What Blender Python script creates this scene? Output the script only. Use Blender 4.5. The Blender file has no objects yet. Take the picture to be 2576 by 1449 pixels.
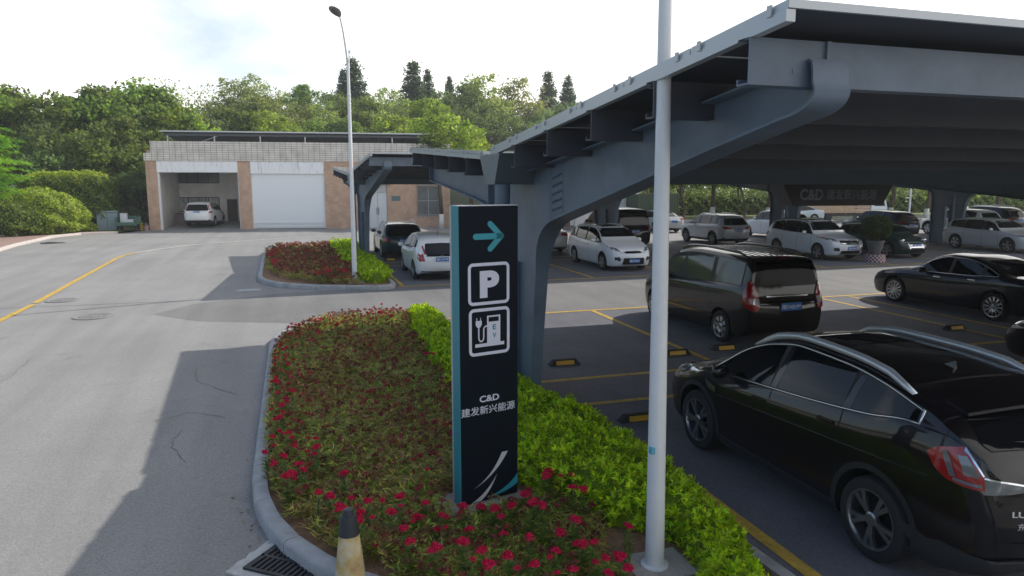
# Car park with solar canopies, a charging sign and a garage building.
# World frame: x = along the parking rows, y = across the rows (away from the camera), z = up, metres.
import bpy, bmesh, math, random
import numpy as np
from mathutils import Vector, Matrix
from mathutils.bvhtree import BVHTree
from mathutils.geometry import delaunay_2d_cdt
rnd = random.Random(7)
C = bpy.context.scene.collection
PI = math.pi
# ------------------------------------------------------------------ camera
CAM_H, CAM_P, CAM_YAW = 3.2, math.atan(260.5 / 1786), math.radians(17.2)
cam = bpy.data.objects.new('camera', bpy.data.cameras.new('camera'))
C.objects.link(cam)
cam.location = (0, 0, CAM_H)
cam.rotation_euler = (PI / 2 - CAM_P, 0, -CAM_YAW)
cam.data.sensor_width = 36
cam.data.lens = 1786 / 2576 * 36
cam.data.clip_end = 3000
bpy.context.scene.camera = cam

def ray(x, y):
    a = (x - 1288) / 1786; v = (y - 724.5) / 1786
    dn = v * math.cos(CAM_P) + math.sin(CAM_P); fw = math.cos(CAM_P) - v * math.sin(CAM_P)
    s, c = math.sin(CAM_YAW), math.cos(CAM_YAW)
    return Vector((a * c + fw * s, -a * s + fw * c, -dn))
def at_y(px, py, y):                                # survey helper: where a sight line meets a given depth
    r = ray(px, py); t = y / r.y
    return (r.x * t, CAM_H + r.z * t)
# ------------------------------------------------------------------ tagging
def tag(o, label=None, cat=None, group=None, kind=None):
    if label: o['label'] = label
    if cat: o['category'] = cat
    if group: o['group'] = group
    if kind: o['kind'] = kind
    return o
def thing(name, label, cat, loc=(0, 0, 0), rz=0, group=None):
    o = bpy.data.objects.new(name, None); C.objects.link(o)
    o.location = loc; o.rotation_euler = (0, 0, rz); o.empty_display_size = .2
    return tag(o, label, cat, group)
def copy_tree(o, parent=None):
    c = o.copy(); C.objects.link(c); c.parent = parent
    for ch in list(o.children): copy_tree(ch, c)
    return c
# ------------------------------------------------------------------ materials
MATS = {}
def mat(name, col=(.5, .5, .5), rough=.6, metal=0, coat=0, spec=.5, var=0, vscale=4, bump=0, bscale=60, emit=0):
    if name in MATS: return MATS[name]
    m = bpy.data.materials.new(name); m.use_nodes = True
    nt = m.node_tree; b = nt.nodes['Principled BSDF']
    b.inputs['Base Color'].default_value = (*col, 1)
    b.inputs['Roughness'].default_value = rough
    b.inputs['Metallic'].default_value = metal
    b.inputs['Coat Weight'].default_value = coat
    b.inputs['Coat Roughness'].default_value = .04
    b.inputs['Specular IOR Level'].default_value = spec
    if emit:
        b.inputs['Emission Color'].default_value = (*col, 1); b.inputs['Emission Strength'].default_value = emit
    tc = nt.nodes.new('ShaderNodeTexCoord')
    if var:
        n = nt.nodes.new('ShaderNodeTexNoise'); n.inputs['Scale'].default_value = vscale; n.inputs['Detail'].default_value = 6
        n.inputs['Roughness'].default_value = .65
        mx = nt.nodes.new('ShaderNodeMix'); mx.data_type = 'RGBA'
        rm = nt.nodes.new('ShaderNodeMapRange'); rm.inputs['From Min'].default_value = .3; rm.inputs['From Max'].default_value = .7
        nt.links.new(tc.outputs['Object'], n.inputs['Vector']); nt.links.new(n.outputs['Fac'], rm.inputs['Value'])
        nt.links.new(rm.outputs['Result'], mx.inputs['Factor'])
        mx.inputs['A'].default_value = (*[c * (1 - var) for c in col], 1); mx.inputs['B'].default_value = (*[min(1, c * (1 + var)) for c in col], 1)
        nt.links.new(mx.outputs['Result'], b.inputs['Base Color'])
    if bump:
        n2 = nt.nodes.new('ShaderNodeTexNoise'); n2.inputs['Scale'].default_value = bscale; n2.inputs['Detail'].default_value = 4
        bp = nt.nodes.new('ShaderNodeBump'); bp.inputs['Strength'].default_value = bump; bp.inputs['Distance'].default_value = .02
        nt.links.new(tc.outputs['Object'], n2.inputs['Vector']); nt.links.new(n2.outputs['Fac'], bp.inputs['Height'])
        nt.links.new(bp.outputs['Normal'], b.inputs['Normal'])
    MATS[name] = m
    return m
def nodes_of(m): return m.node_tree.nodes, m.node_tree.links

def paint(name, col=(.5, .5, .5), flake=0):
    m = mat('paint_' + name, col, .35, 0 if max(col) < .3 else (.2 if flake else 0), 1.0, .12 if max(col) < .1 else .4)
    return m
GLASS = mat('car_glass', (.004, .005, .006), .03, 0, 0, .42)
GLASS_B = mat('window_glass', (.035, .045, .05), .05, 0, 0, .6)
RUBBER = mat('tyre_rubber', (.018, .018, .02), .8, var=.25, vscale=20)
PLASTIC = mat('black_plastic', (.022, .022, .025), .5)
DARK = mat('underbody_dark', (.006, .006, .007), .9)
CHROME = mat('chrome', (.75, .77, .8), .12, 1)
ALLOY = mat('alloy_rim', (.45, .46, .48), .28, 1)
ALLOY_D = mat('dark_alloy', (.16, .165, .175), .3, .9)
SILVER = mat('rail_silver', (.68, .70, .73), .38, .6)
REDL = mat('red_lens', (.35, .008, .012), .12, 0, 1)
CLEARL = mat('clear_lens', (.6, .63, .66), .1, .3, 1)
HEADL = mat('headlamp_lens', (.35, .38, .4), .06, .5, 1)
PLATE = mat('blue_plate', (.035, .16, .46), .35)
WHITE_TXT = mat('white_lettering', (.8, .8, .82), .4)
GRILLE = mat('grille_black', (.012, .012, .013), .4)
STEEL = mat('canopy_steel', (.115, .155, .212), .42, 0, var=.2, vscale=2.2)
PURL_SHADE = mat('shaded_purlin_steel', (.058, .063, .08), .5, 0, var=.15, vscale=1.2)  # darker copy of the canopy steel: shade under the roof put into the colour
STEEL_L = mat('canopy_trim', (.46, .49, .52), .35, .35)
PANEL = mat('panel_back', (.06, .066, .085), .45, var=.15, vscale=.6)
PANEL_T = mat('panel_glass', (.02, .025, .045), .08, 0, 1)
WHITEPAINT = mat('pole_white', (.74, .76, .78), .4, var=.06, vscale=3)
CONCRETE = mat('concrete', (.36, .36, .35), .85, var=.25, vscale=5, bump=.3, bscale=80)
KERBM = mat('kerb_stone', (.36, .37, .38), .85, var=.25, vscale=3.5, bump=.35, bscale=60)
SOIL = mat('soil', (.26, .15, .09), .95, var=.4, vscale=9, bump=1, bscale=35)
YELLOW = mat('yellow_paint', (.55, .36, .06), .75, var=.3, vscale=8)
WHITEL = mat('worn_white_paint', (.5, .5, .48), .8, var=.2, vscale=8)
IRON = mat('cast_iron', (.045, .047, .055), .6, .4, var=.3, vscale=12)
SIGN_D = mat('sign_dark', (.008, .0125, .020), .5, 0, 0, .1)
SIGN_W = mat('sign_white', (.74, .76, .88), .5)
TEAL = mat('sign_teal', (.03, .25, .31), .4)
BROWN_DOOR = mat('brown_door', (.035, .018, .016), .5)
def brick_mat(name, c1, c2, mortar, bw, bh, ms=.02, sc=1.0, offset=.5, rough=.85, squash=1):
    m = mat(name, c1, rough); n, l = nodes_of(m); b = n['Principled BSDF']
    tc = n.new('ShaderNodeTexCoord'); sx = n.new('ShaderNodeSeparateXYZ'); cx = n.new('ShaderNodeCombineXYZ')
    ad = n.new('ShaderNodeMath'); ad.operation = 'ADD'
    l.new(tc.outputs['Object'], sx.inputs[0]); l.new(sx.outputs['X'], ad.inputs[0]); l.new(sx.outputs['Y'], ad.inputs[1])
    l.new(ad.outputs[0], cx.inputs['X']); l.new(sx.outputs['Z'], cx.inputs['Y'])
    t = n.new('ShaderNodeTexBrick'); t.offset = offset
    t.inputs['Color1'].default_value = (*c1, 1); t.inputs['Color2'].default_value = (*c2, 1); t.inputs['Mortar'].default_value = (*mortar, 1)
    t.inputs['Scale'].default_value = sc; t.inputs['Brick Width'].default_value = bw; t.inputs['Row Height'].default_value = bh
    t.inputs['Mortar Size'].default_value = ms
    l.new(cx.outputs[0], t.inputs['Vector'])
    ns = n.new('ShaderNodeTexNoise'); ns.inputs['Scale'].default_value = 1.7; ns.inputs['Detail'].default_value = 5
    l.new(tc.outputs['Object'], ns.inputs['Vector'])
    mx = n.new('ShaderNodeMix'); mx.data_type = 'RGBA'; mx.blend_type = 'MULTIPLY'; mx.inputs['Factor'].default_value = 1
    cr = n.new('ShaderNodeMapRange'); cr.inputs['From Min'].default_value = .25; cr.inputs['From Max'].default_value = .75; cr.inputs['To Min'].default_value = .75; cr.inputs['To Max'].default_value = 1.15
    l.new(ns.outputs['Fac'], cr.inputs['Value']); l.new(t.outputs['Color'], mx.inputs['A']); l.new(cr.outputs[0], mx.inputs['B'])
    l.new(mx.outputs['Result'], b.inputs['Base Color'])
    return m
BRICK = brick_mat('pink_brick', (.56, .34, .245), (.62, .43, .30), (.38, .285, .22), .24, .075, .01)
TILE = brick_mat('grey_fascia_tile', (.70, .665, .615), (.65, .62, .575), (.30, .28, .26), .39, .155, .017, offset=0)
def stained_mat():
    m = mat('stained_lintel', (.62, .65, .68), .8); n, l = nodes_of(m); b = n['Principled BSDF']
    tc = n.new('ShaderNodeTexCoord'); mp = n.new('ShaderNodeMapping'); mp.inputs['Scale'].default_value = (2.2, 2.2, .5)
    ns = n.new('ShaderNodeTexNoise'); ns.inputs['Scale'].default_value = 1.4; ns.inputs['Detail'].default_value = 7; ns.inputs['Roughness'].default_value = .7
    l.new(tc.outputs['Object'], mp.inputs['Vector']); l.new(mp.outputs[0], ns.inputs['Vector'])
    r = n.new('ShaderNodeValToRGB'); r.color_ramp.elements[0].position = .30; r.color_ramp.elements[0].color = (.55, .55, .54, 1)
    r.color_ramp.elements[1].position = .48; r.color_ramp.elements[1].color = (.85, .87, .9, 1)
    l.new(ns.outputs['Fac'], r.inputs[0]); l.new(r.outputs[0], b.inputs['Base Color']); return m
STAINED = stained_mat()
def shutter_mat():
    m = mat('shutter_slats', (.80, .84, .88), .5, 0); n, l = nodes_of(m); b = n['Principled BSDF']
    tc = n.new('ShaderNodeTexCoord'); w = n.new('ShaderNodeTexWave'); w.bands_direction = 'Z'; w.inputs['Scale'].default_value = 4.2
    l.new(tc.outputs['Object'], w.inputs['Vector'])
    bp = n.new('ShaderNodeBump'); bp.inputs['Strength'].default_value = .35; bp.inputs['Distance'].default_value = .02
    l.new(w.outputs['Fac'], bp.inputs['Height']); l.new(bp.outputs[0], b.inputs['Normal']); return m
SHUTTER = shutter_mat()

def asphalt(name, c0, c1, speck, crack=.0, patch=.25):
    m = mat(name, c0, .88); n, l = nodes_of(m); b = n['Principled BSDF']
    tc = n.new('ShaderNodeTexCoord')
    def noise(s, d=4, r=.6):
        q = n.new('ShaderNodeTexNoise'); q.inputs['Scale'].default_value = s; q.inputs['Detail'].default_value = d; q.inputs['Roughness'].default_value = r
        l.new(tc.outputs['Object'], q.inputs['Vector']); return q
    big = noise(patch, 7, .62); fine = noise(45, 3, .8)
    mp = n.new('ShaderNodeMapRange'); mp.inputs['From Min'].default_value = .32; mp.inputs['From Max'].default_value = .68
    l.new(big.outputs['Fac'], mp.inputs['Value'])
    mx = n.new('ShaderNodeMix'); mx.data_type = 'RGBA'; mx.inputs['A'].default_value = (*c0, 1); mx.inputs['B'].default_value = (*c1, 1)
    l.new(mp.outputs[0], mx.inputs['Factor'])
    m2 = n.new('ShaderNodeMix'); m2.data_type = 'RGBA'; m2.blend_type = 'MULTIPLY'; m2.inputs['Factor'].default_value = 1
    r2 = n.new('ShaderNodeMapRange'); r2.inputs['From Min'].default_value = .3; r2.inputs['From Max'].default_value = .7; r2.inputs['To Min'].default_value = 1 - speck; r2.inputs['To Max'].default_value = 1 + speck
    l.new(fine.outputs['Fac'], r2.inputs['Value']); l.new(mx.outputs['Result'], m2.inputs['A']); l.new(r2.outputs[0], m2.inputs['B'])
    out = m2
    if crack:
        wv = noise(.55, 5, .6); vm = n.new('ShaderNodeVectorMath'); vm.operation = 'ADD'
        l.new(tc.outputs['Object'], vm.inputs[0]); l.new(wv.outputs['Color'], vm.inputs[1])
        vo = n.new('ShaderNodeTexVoronoi'); vo.feature = 'DISTANCE_TO_EDGE'; vo.inputs['Scale'].default_value = .16
        l.new(vm.outputs[0], vo.inputs['Vector'])
        r3 = n.new('ShaderNodeMapRange'); r3.inputs['From Min'].default_value = .0; r3.inputs['From Max'].default_value = .0035; r3.inputs['To Min'].default_value = 1 - crack; r3.inputs['To Max'].default_value = 1
        l.new(vo.outputs['Distance'], r3.inputs['Value'])
        m3 = n.new('ShaderNodeMix'); m3.data_type = 'RGBA'; m3.blend_type = 'MULTIPLY'; m3.inputs['Factor'].default_value = 1
        l.new(m2.outputs['Result'], m3.inputs['A']); l.new(r3.outputs[0], m3.inputs['B']); out = m3
        # darker worn blotches (oil, tyre scuffs)
        ob = noise(.9, 6, .7); r4 = n.new('ShaderNodeMapRange'); r4.inputs['From Min'].default_value = .60; r4.inputs['From Max'].default_value = .72; r4.inputs['To Min'].default_value = 1; r4.inputs['To Max'].default_value = .78
        l.new(ob.outputs['Fac'], r4.inputs['Value'])
        m4 = n.new('ShaderNodeMix'); m4.data_type = 'RGBA'; m4.blend_type = 'MULTIPLY'; m4.inputs['Factor'].default_value = 1
        l.new(out.outputs['Result'], m4.inputs['A']); l.new(r4.outputs[0], m4.inputs['B']); out = m4
        mpp = n.new('ShaderNodeMapping'); mpp.inputs['Scale'].default_value = (1.1, .07, 1); l.new(tc.outputs['Object'], mpp.inputs['Vector'])
        stn = n.new('ShaderNodeTexNoise'); stn.inputs['Scale'].default_value = 1.6; stn.inputs['Detail'].default_value = 5; l.new(mpp.outputs[0], stn.inputs['Vector'])
        r5 = n.new('ShaderNodeMapRange'); r5.inputs['From Min'].default_value = .35; r5.inputs['From Max'].default_value = .7; r5.inputs['To Min'].default_value = 1.04; r5.inputs['To Max'].default_value = .86; l.new(stn.outputs['Fac'], r5.inputs['Value'])
        m5 = n.new('ShaderNodeMix'); m5.data_type = 'RGBA'; m5.blend_type = 'MULTIPLY'; m5.inputs['Factor'].default_value = 1
        l.new(out.outputs['Result'], m5.inputs['A']); l.new(r5.outputs[0], m5.inputs['B']); out = m5
    l.new(out.outputs['Result'], b.inputs['Base Color'])
    bp = n.new('ShaderNodeBump'); bp.inputs['Strength'].default_value = .35; bp.inputs['Distance'].default_value = .01
    l.new(fine.outputs['Fac'], bp.inputs['Height']); l.new(bp.outputs[0], b.inputs['Normal'])
    return m
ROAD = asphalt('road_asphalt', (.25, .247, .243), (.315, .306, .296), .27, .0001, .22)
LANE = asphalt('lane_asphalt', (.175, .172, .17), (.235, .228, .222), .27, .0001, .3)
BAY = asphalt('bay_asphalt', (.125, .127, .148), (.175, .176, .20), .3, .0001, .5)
PAVE = asphalt('pavement_brick', (.30, .19, .17), (.36, .24, .21), .15, 0, .8)
GRASSM = asphalt('grass_ground', (.10, .13, .03), (.16, .17, .05), .35, 0, 1.2)
HILLM = asphalt('forest_floor', (.035, .055, .018), (.06, .08, .03), .3, 0, .3)

def leaf_material(name, rough=.55, trans=.35, objvar=.0):
    m = bpy.data.materials.new(name); m.use_nodes = True; n, l = nodes_of(m); n.remove(n['Principled BSDF'])
    at = n.new('ShaderNodeAttribute'); at.attribute_name = 'Col'
    d = n.new('ShaderNodeBsdfPrincipled'); d.inputs['Roughness'].default_value = rough; d.inputs['Specular IOR Level'].default_value = .25
    t = n.new('ShaderNodeBsdfTranslucent'); mx = n.new('ShaderNodeMixShader'); mx.inputs[0].default_value = trans
    col = at.outputs['Color']
    if objvar:
        oi = n.new('ShaderNodeObjectInfo'); hs = n.new('ShaderNodeHueSaturation')
        mr = n.new('ShaderNodeMapRange'); mr.inputs['To Min'].default_value = 1 - objvar; mr.inputs['To Max'].default_value = 1 + objvar
        l.new(oi.outputs['Random'], mr.inputs['Value']); l.new(mr.outputs[0], hs.inputs['Value']); l.new(col, hs.inputs['Color'])
        mr2 = n.new('ShaderNodeMapRange'); mr2.inputs['To Min'].default_value = .48; mr2.inputs['To Max'].default_value = .52
        l.new(oi.outputs['Random'], mr2.inputs['Value']); l.new(mr2.outputs[0], hs.inputs['Hue'])
        col = hs.outputs['Color']
    l.new(col, d.inputs['Base Color'])
    tg = n.new('ShaderNodeMix'); tg.data_type = 'RGBA'; tg.blend_type = 'MULTIPLY'; tg.inputs['Factor'].default_value = 1; tg.inputs['B'].default_value = (1.5, 1.5, .9, 1)
    l.new(col, tg.inputs['A']); l.new(tg.outputs['Result'], t.inputs['Color'])
    l.new(d.outputs[0], mx.inputs[1]); l.new(t.outputs[0], mx.inputs[2]); l.new(mx.outputs[0], n['Material Output'].inputs['Surface'])
    return m
LEAF = leaf_material('leaf', .5, .5, .22)
LEAF_L = leaf_material('garden_leaf', .5, .42)
PETAL = leaf_material('petal', .7, .25)
BARK = mat('bark', (.10, .075, .055), .95, var=.4, vscale=6, bump=.8, bscale=25)
LIMEWASH = mat('limewash', (.72, .72, .70), .9, var=.1, vscale=6)
# ------------------------------------------------------------------ mesh helpers
def link(name, me, m=None, parent=None, smooth=False, angle=None):
    o = bpy.data.objects.new(name, me); C.objects.link(o)
    if m is not None:
        for q in (m if isinstance(m, (list, tuple)) else [m]): me.materials.append(q)
    if parent is not None: o.parent = parent
    if smooth or angle:
        me.polygons.foreach_set('use_smooth', [True] * len(me.polygons))
        if angle: me.set_sharp_from_angle(angle=math.radians(angle))
    return o
class MB:
    """collects shapes, links them as ONE mesh object"""
    def __init__(s): s.v = []; s.f = []; s.mi = []
    def add(s, vs, fs, mi=0):
        b = len(s.v); s.v += [tuple(p) for p in vs]
        s.f += [tuple(i + b for i in f) for f in fs]; s.mi += [mi] * len(fs); return s
    def box(s, x0, x1, y0, y1, z0, z1, mi=0, M=None, bev=0):
        if bev:
            bm = bmesh.new(); bmesh.ops.create_cube(bm, size=1)
            for v in bm.verts: v.co = Vector(((x0 + x1) / 2 + v.co.x * (x1 - x0), (y0 + y1) / 2 + v.co.y * (y1 - y0), (z0 + z1) / 2 + v.co.z * (z1 - z0)))
            bmesh.ops.bevel(bm, geom=bm.edges[:], offset=bev, segments=2, profile=.7, affect='EDGES')
            bm.verts.index_update(); vs = [v.co.copy() for v in bm.verts]; fs = [[v.index for v in f.verts] for f in bm.faces]; bm.free()
        else:
            vs = [Vector(p) for p in ((x0, y0, z0), (x1, y0, z0), (x1, y1, z0), (x0, y1, z0), (x0, y0, z1), (x1, y0, z1), (x1, y1, z1), (x0, y1, z1))]
            fs = [(3, 2, 1, 0), (4, 5, 6, 7), (0, 1, 5, 4), (1, 2, 6, 5), (2, 3, 7, 6), (3, 0, 4, 7)]
        if M is not None: vs = [M @ v for v in vs]
        return s.add(vs, fs, mi)
    def prism(s, poly, h0, h1, axis='z', mi=0, M=None):
        """poly: list of 2D points; extruded along axis between h0 and h1"""
        def P(a, b, h): return {'z': (a, b, h), 'y': (a, h, b), 'x': (h, a, b)}[axis]
        n = len(poly); vs = [Vector(P(a, b, h0)) for a, b in poly] + [Vector(P(a, b, h1)) for a, b in poly]
        fs = [tuple(range(n))[::-1], tuple(range(n, 2 * n))] + [(i, (i + 1) % n, n + (i + 1) % n, n + i) for i in range(n)]
        if M is not None: vs = [M @ v for v in vs]
        return s.add(vs, fs, mi)
    def tube(s, pts, r, n=8, mi=0, closed=False, cap=True):
        pts = [Vector(p) for p in pts]; k = len(pts); rs = r if isinstance(r, (list, tuple)) else [r] * k
        vs = []; prev = None
        for i, p in enumerate(pts):
            if closed: d = (pts[(i + 1) % k] - pts[i - 1])
            else: d = pts[min(i + 1, k - 1)] - pts[max(i - 1, 0)]
            d.normalize()
            if prev is None:
                a = Vector((0, 0, 1)) if abs(d.z) < .9 else Vector((1, 0, 0))
                u = d.cross(a).normalized()
            else:
                u = (prev - d * prev.dot(d)); u = u.normalized() if u.length > 1e-6 else d.cross(Vector((1, 0, 0))).normalized()
            prev = u; w = d.cross(u)
            for j in range(n):
                t = 2 * PI * j / n; vs.append(p + (u * math.cos(t) + w * math.sin(t)) * rs[i])
        fs = []
        for i in range(k if closed else k - 1):
            a, b = i * n, ((i + 1) % k) * n
            for j in range(n): fs.append((a + j, a + (j + 1) % n, b + (j + 1) % n, b + j))
        if cap and not closed: fs += [tuple(range(n))[::-1], tuple(range((k - 1) * n, k * n))]
        return s.add(vs, fs, mi)
    def lathe(s, prof, n=24, M=None, mi=0, cap=True):
        """prof: (r, z) pairs around z"""
        vs = []; k = len(prof)
        for r, z in prof:
            for j in range(n): t = 2 * PI * j / n; vs.append(Vector((r * math.cos(t), r * math.sin(t), z)))
        fs = [(i * n + j, i * n + (j + 1) % n, (i + 1) * n + (j + 1) % n, (i + 1) * n + j) for i in range(k - 1) for j in range(n)]
        if cap: fs += [tuple(range(n))[::-1], tuple(range((k - 1) * n, k * n))]
        if M is not None: vs = [M @ v for v in vs]
        return s.add(vs, fs, mi)
    def mesh(s, name):
        me = bpy.data.meshes.new(name); me.from_pydata(s.v, [], s.f); me.update()
        if any(s.mi): me.polygons.foreach_set('material_index', s.mi)
        return me
    def build(s, name, m, parent=None, smooth=False, angle=None, fix=False):
        me = s.mesh(name)
        if fix:
            bm = bmesh.new(); bm.from_mesh(me); bmesh.ops.recalc_face_normals(bm, faces=bm.faces); bm.to_mesh(me); bm.free()
        return link(name, me, m, parent, smooth, angle)
def T(x=0, y=0, z=0, rz=0, rx=0, ry=0): return Matrix.Translation((x, y, z)) @ Matrix.Rotation(rz, 4, 'Z') @ Matrix.Rotation(ry, 4, 'Y') @ Matrix.Rotation(rx, 4, 'X')
def text_mesh(txt, size, align='CENTER', extrude=.002, bold=0):
    cu = bpy.data.curves.new('t', 'FONT'); cu.body = txt; cu.size = size; cu.align_x = align; cu.align_y = 'CENTER'; cu.extrude = extrude; cu.offset = bold
    o = bpy.data.objects.new('t', cu); C.objects.link(o)
    dg = bpy.context.evaluated_depsgraph_get(); dg.update(); me = bpy.data.meshes.new_from_object(o.evaluated_get(dg))
    bpy.data.objects.remove(o); bpy.data.curves.remove(cu)
    return me
def place_text(name, txt, w, h, M, m, parent, bold=0, extrude=.002):
    """text scaled to a box w x h centred at M's origin, lying in M's xy plane"""
    me = text_mesh(txt, 1, bold=bold, extrude=extrude)
    co = np.array([v.co[:] for v in me.vertices])
    if len(co) == 0: return None
    lo, hi = co.min(0), co.max(0); c = (lo + hi) / 2; sx = w / (hi[0] - lo[0]); sy = h / (hi[1] - lo[1])
    for v in me.vertices: v.co = M @ Vector(((v.co.x - c[0]) * sx, (v.co.y - c[1]) * sy, v.co.z))
    me.materials.clear()
    return link(name, me, m, parent)
def pchip(pts):
    xs = [p[0] for p in pts]; ys = [p[1] for p in pts]; n = len(xs)
    h = [xs[i + 1] - xs[i] for i in range(n - 1)]; d = [(ys[i + 1] - ys[i]) / h[i] for i in range(n - 1)]
    m = [0] * n; m[0] = d[0]; m[-1] = d[-1]
    for i in range(1, n - 1):
        if d[i - 1] * d[i] <= 0: m[i] = 0
        else:
            w1, w2 = 2 * h[i] + h[i - 1], h[i] + 2 * h[i - 1]; m[i] = (w1 + w2) / (w1 / d[i - 1] + w2 / d[i])
    def f(x):
        x = min(max(x, xs[0]), xs[-1]); i = 0
        while i < n - 2 and x > xs[i + 1]: i += 1
        t = (x - xs[i]) / h[i]
        return ((1 + 2 * t) * (1 - t) ** 2 * ys[i] + t * (1 - t) ** 2 * h[i] * m[i] + t * t * (3 - 2 * t) * ys[i + 1] + t * t * (t - 1) * h[i] * m[i + 1])
    return f
# foliage: many small leaf faces
def leaf_mesh(name, cen, size, col, asp=.55, dirs=None, nrm=None, fold=0, seed=0):
    g = np.random.default_rng(seed); N = len(cen); cen = np.asarray(cen, float)
    size = np.broadcast_to(np.asarray(size, float), (N,))[:, None]
    if dirs is None: dirs = g.normal(size=(N, 3))
    dirs = dirs / np.linalg.norm(dirs, axis=1, keepdims=True)
    if nrm is None: nrm = g.normal(size=(N, 3))
    sd = np.cross(dirs, nrm); sd /= np.linalg.norm(sd, axis=1, keepdims=True) + 1e-9
    a = cen - dirs * size * .5; b = cen + sd * size * asp * .5 - dirs * size * .06; c = cen + dirs * size * .5; d = cen - sd * size * asp * .5 - dirs * size * .06
    v = np.stack([a, b, c, d], 1).reshape(-1, 3)
    me = bpy.data.meshes.new(name); me.vertices.add(4 * N); me.loops.add(4 * N); me.polygons.add(N)
    me.vertices.foreach_set('co', v.ravel()); me.loops.foreach_set('vertex_index', np.arange(4 * N, dtype=np.int32))
    me.polygons.foreach_set('loop_start', np.arange(0, 4 * N, 4, dtype=np.int32))
    me.update(); me.validate()
    at = me.attributes.new('Col', 'FLOAT_COLOR', 'POINT')
    cc = np.ones((N, 4)); cc[:, :3] = col; at.data.foreach_set('color', np.repeat(cc, 4, 0).ravel())
    return me
# ================================================================== light
SUN_AZ, SUN_EL = math.atan2(4.8, 1.55), math.atan2(4.05, 5.04)
sun = bpy.data.objects.new('sun', bpy.data.lights.new('sun', 'SUN')); C.objects.link(sun)
sun.data.energy = 4.2; sun.data.angle = math.radians(.5); sun.data.color = (1, .945, .86)
sun.rotation_euler = Vector((-math.sin(SUN_AZ) * math.cos(SUN_EL), -math.cos(SUN_AZ) * math.cos(SUN_EL), -math.sin(SUN_EL))).to_track_quat('-Z', 'Y').to_euler()
W = bpy.data.worlds.new('World'); bpy.context.scene.world = W; W.use_nodes = True
n, l = W.node_tree.nodes, W.node_tree.links
bg = n['Background']; sky = n.new('ShaderNodeTexSky'); sky.sky_type = 'NISHITA'; sky.sun_disc = False
sky.sun_elevation = SUN_EL; sky.sun_rotation = SUN_AZ; sky.dust_density = 2.0; sky.air_density = 1.0
l.new(sky.outputs[0], bg.inputs['Color']); bg.inputs['Strength'].default_value = .19
tc = n.new('ShaderNodeTexCoord'); sx = n.new('ShaderNodeSeparateXYZ'); l.new(tc.outputs['Generated'], sx.inputs[0])
mp = n.new('ShaderNodeMapping'); mp.inputs['Scale'].default_value = (1.6, 1.6, 3.4); mp.inputs['Location'].default_value = (2.3, .4, .2); l.new(tc.outputs['Generated'], mp.inputs['Vector'])
ns = n.new('ShaderNodeTexNoise'); ns.inputs['Scale'].default_value = 1.25; ns.inputs['Detail'].default_value = 8; ns.inputs['Roughness'].default_value = .52
l.new(mp.outputs[0], ns.inputs['Vector'])
cov = n.new('ShaderNodeMapRange'); cov.inputs['From Min'].default_value = .36; cov.inputs['From Max'].default_value = .60
# cloud cover thins towards the zenith and to the left of the view
def math_node(op, a, b):
    q = n.new('ShaderNodeMath'); q.operation = op
    for i, s in enumerate((a, b)):
        if isinstance(s, (int, float)): q.inputs[i].default_value = s
        else: l.new(s, q.inputs[i])
    return q.outputs[0]
az = math_node('MULTIPLY', sx.outputs['X'], .34)
ze = math_node('MULTIPLY', sx.outputs['Z'], -.26)
l.new(math_node('ADD', math_node('ADD', ns.outputs['Fac'], az), math_node('ADD', ze, .13)), cov.inputs['Value'])
bg2 = n.new('ShaderNodeBackground'); bg2.inputs['Color'].default_value = (1, .985, .965, 1); bg2.inputs['Strength'].default_value = 1.0
# clouds shine more near the horizon, less overhead
mr = n.new('ShaderNodeMapRange'); mr.inputs['From Min'].default_value = .1; mr.inputs['From Max'].default_value = .9; mr.inputs['To Min'].default_value = 1.75; mr.inputs['To Max'].default_value = .72
l.new(sx.outputs['Z'], mr.inputs['Value']); l.new(mr.outputs[0], bg2.inputs['Strength'])
ms = n.new('ShaderNodeMixShader'); l.new(cov.outputs[0], ms.inputs[0]); l.new(bg.outputs[0], ms.inputs[1]); l.new(bg2.outputs[0], ms.inputs[2])
l.new(ms.outputs[0], n['World Output'].inputs['Surface'])
vs_ = bpy.context.scene.view_settings; vs_.view_transform = 'Standard'; vs_.look = 'None'; vs_.exposure = 0; vs_.gamma = 1; vs_.use_curve_mapping = False
cy = bpy.context.scene.cycles
cy.max_bounces = 6; cy.diffuse_bounces = 3; cy.glossy_bounces = 3; cy.transmission_bounces = 3; cy.transparent_max_bounces = 4; cy.use_denoising = True

# ================================================================== ground
def sheet(name, poly, z, m, thick=0):
    b = MB(); b.add([(x, y, z) for x, y in poly], [tuple(range(len(poly)))])
    return tag(b.build(name, m, fix=False), kind='structure')
def flip_up(poly):
    a = sum(poly[i - 1][0] * poly[i][1] - poly[i][0] * poly[i - 1][1] for i in range(len(poly)))
    return poly if a > 0 else poly[::-1]
def terrain():
    b = MB(); xs = [-400, -200, -120, -80, -60, -40, -25, -12, 0, 12, 25, 40, 60, 80, 120, 200, 400]; ys = [-60, 0, 30, 62, 70, 78, 88, 100, 115, 135, 170, 400]
    hz = pchip([(-60, 0), (62, 0), (70, .0), (88, 1.5), (115, 5), (170, 7), (400, 9)])
    for y in ys:
        for x in xs: b.v.append((x, y, hz(y) * (1 if x < 45 else max(0, 1 - (x - 45) / 40))))
    nx = len(xs); b.f = [(j * nx + i, j * nx + i + 1, (j + 1) * nx + i + 1, (j + 1) * nx + i) for j in range(len(ys) - 1) for i in range(nx - 1)]; b.mi = [0] * len(b.f)
    return tag(b.build('ground', HILLM, smooth=True), kind='structure')
terrain()
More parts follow.
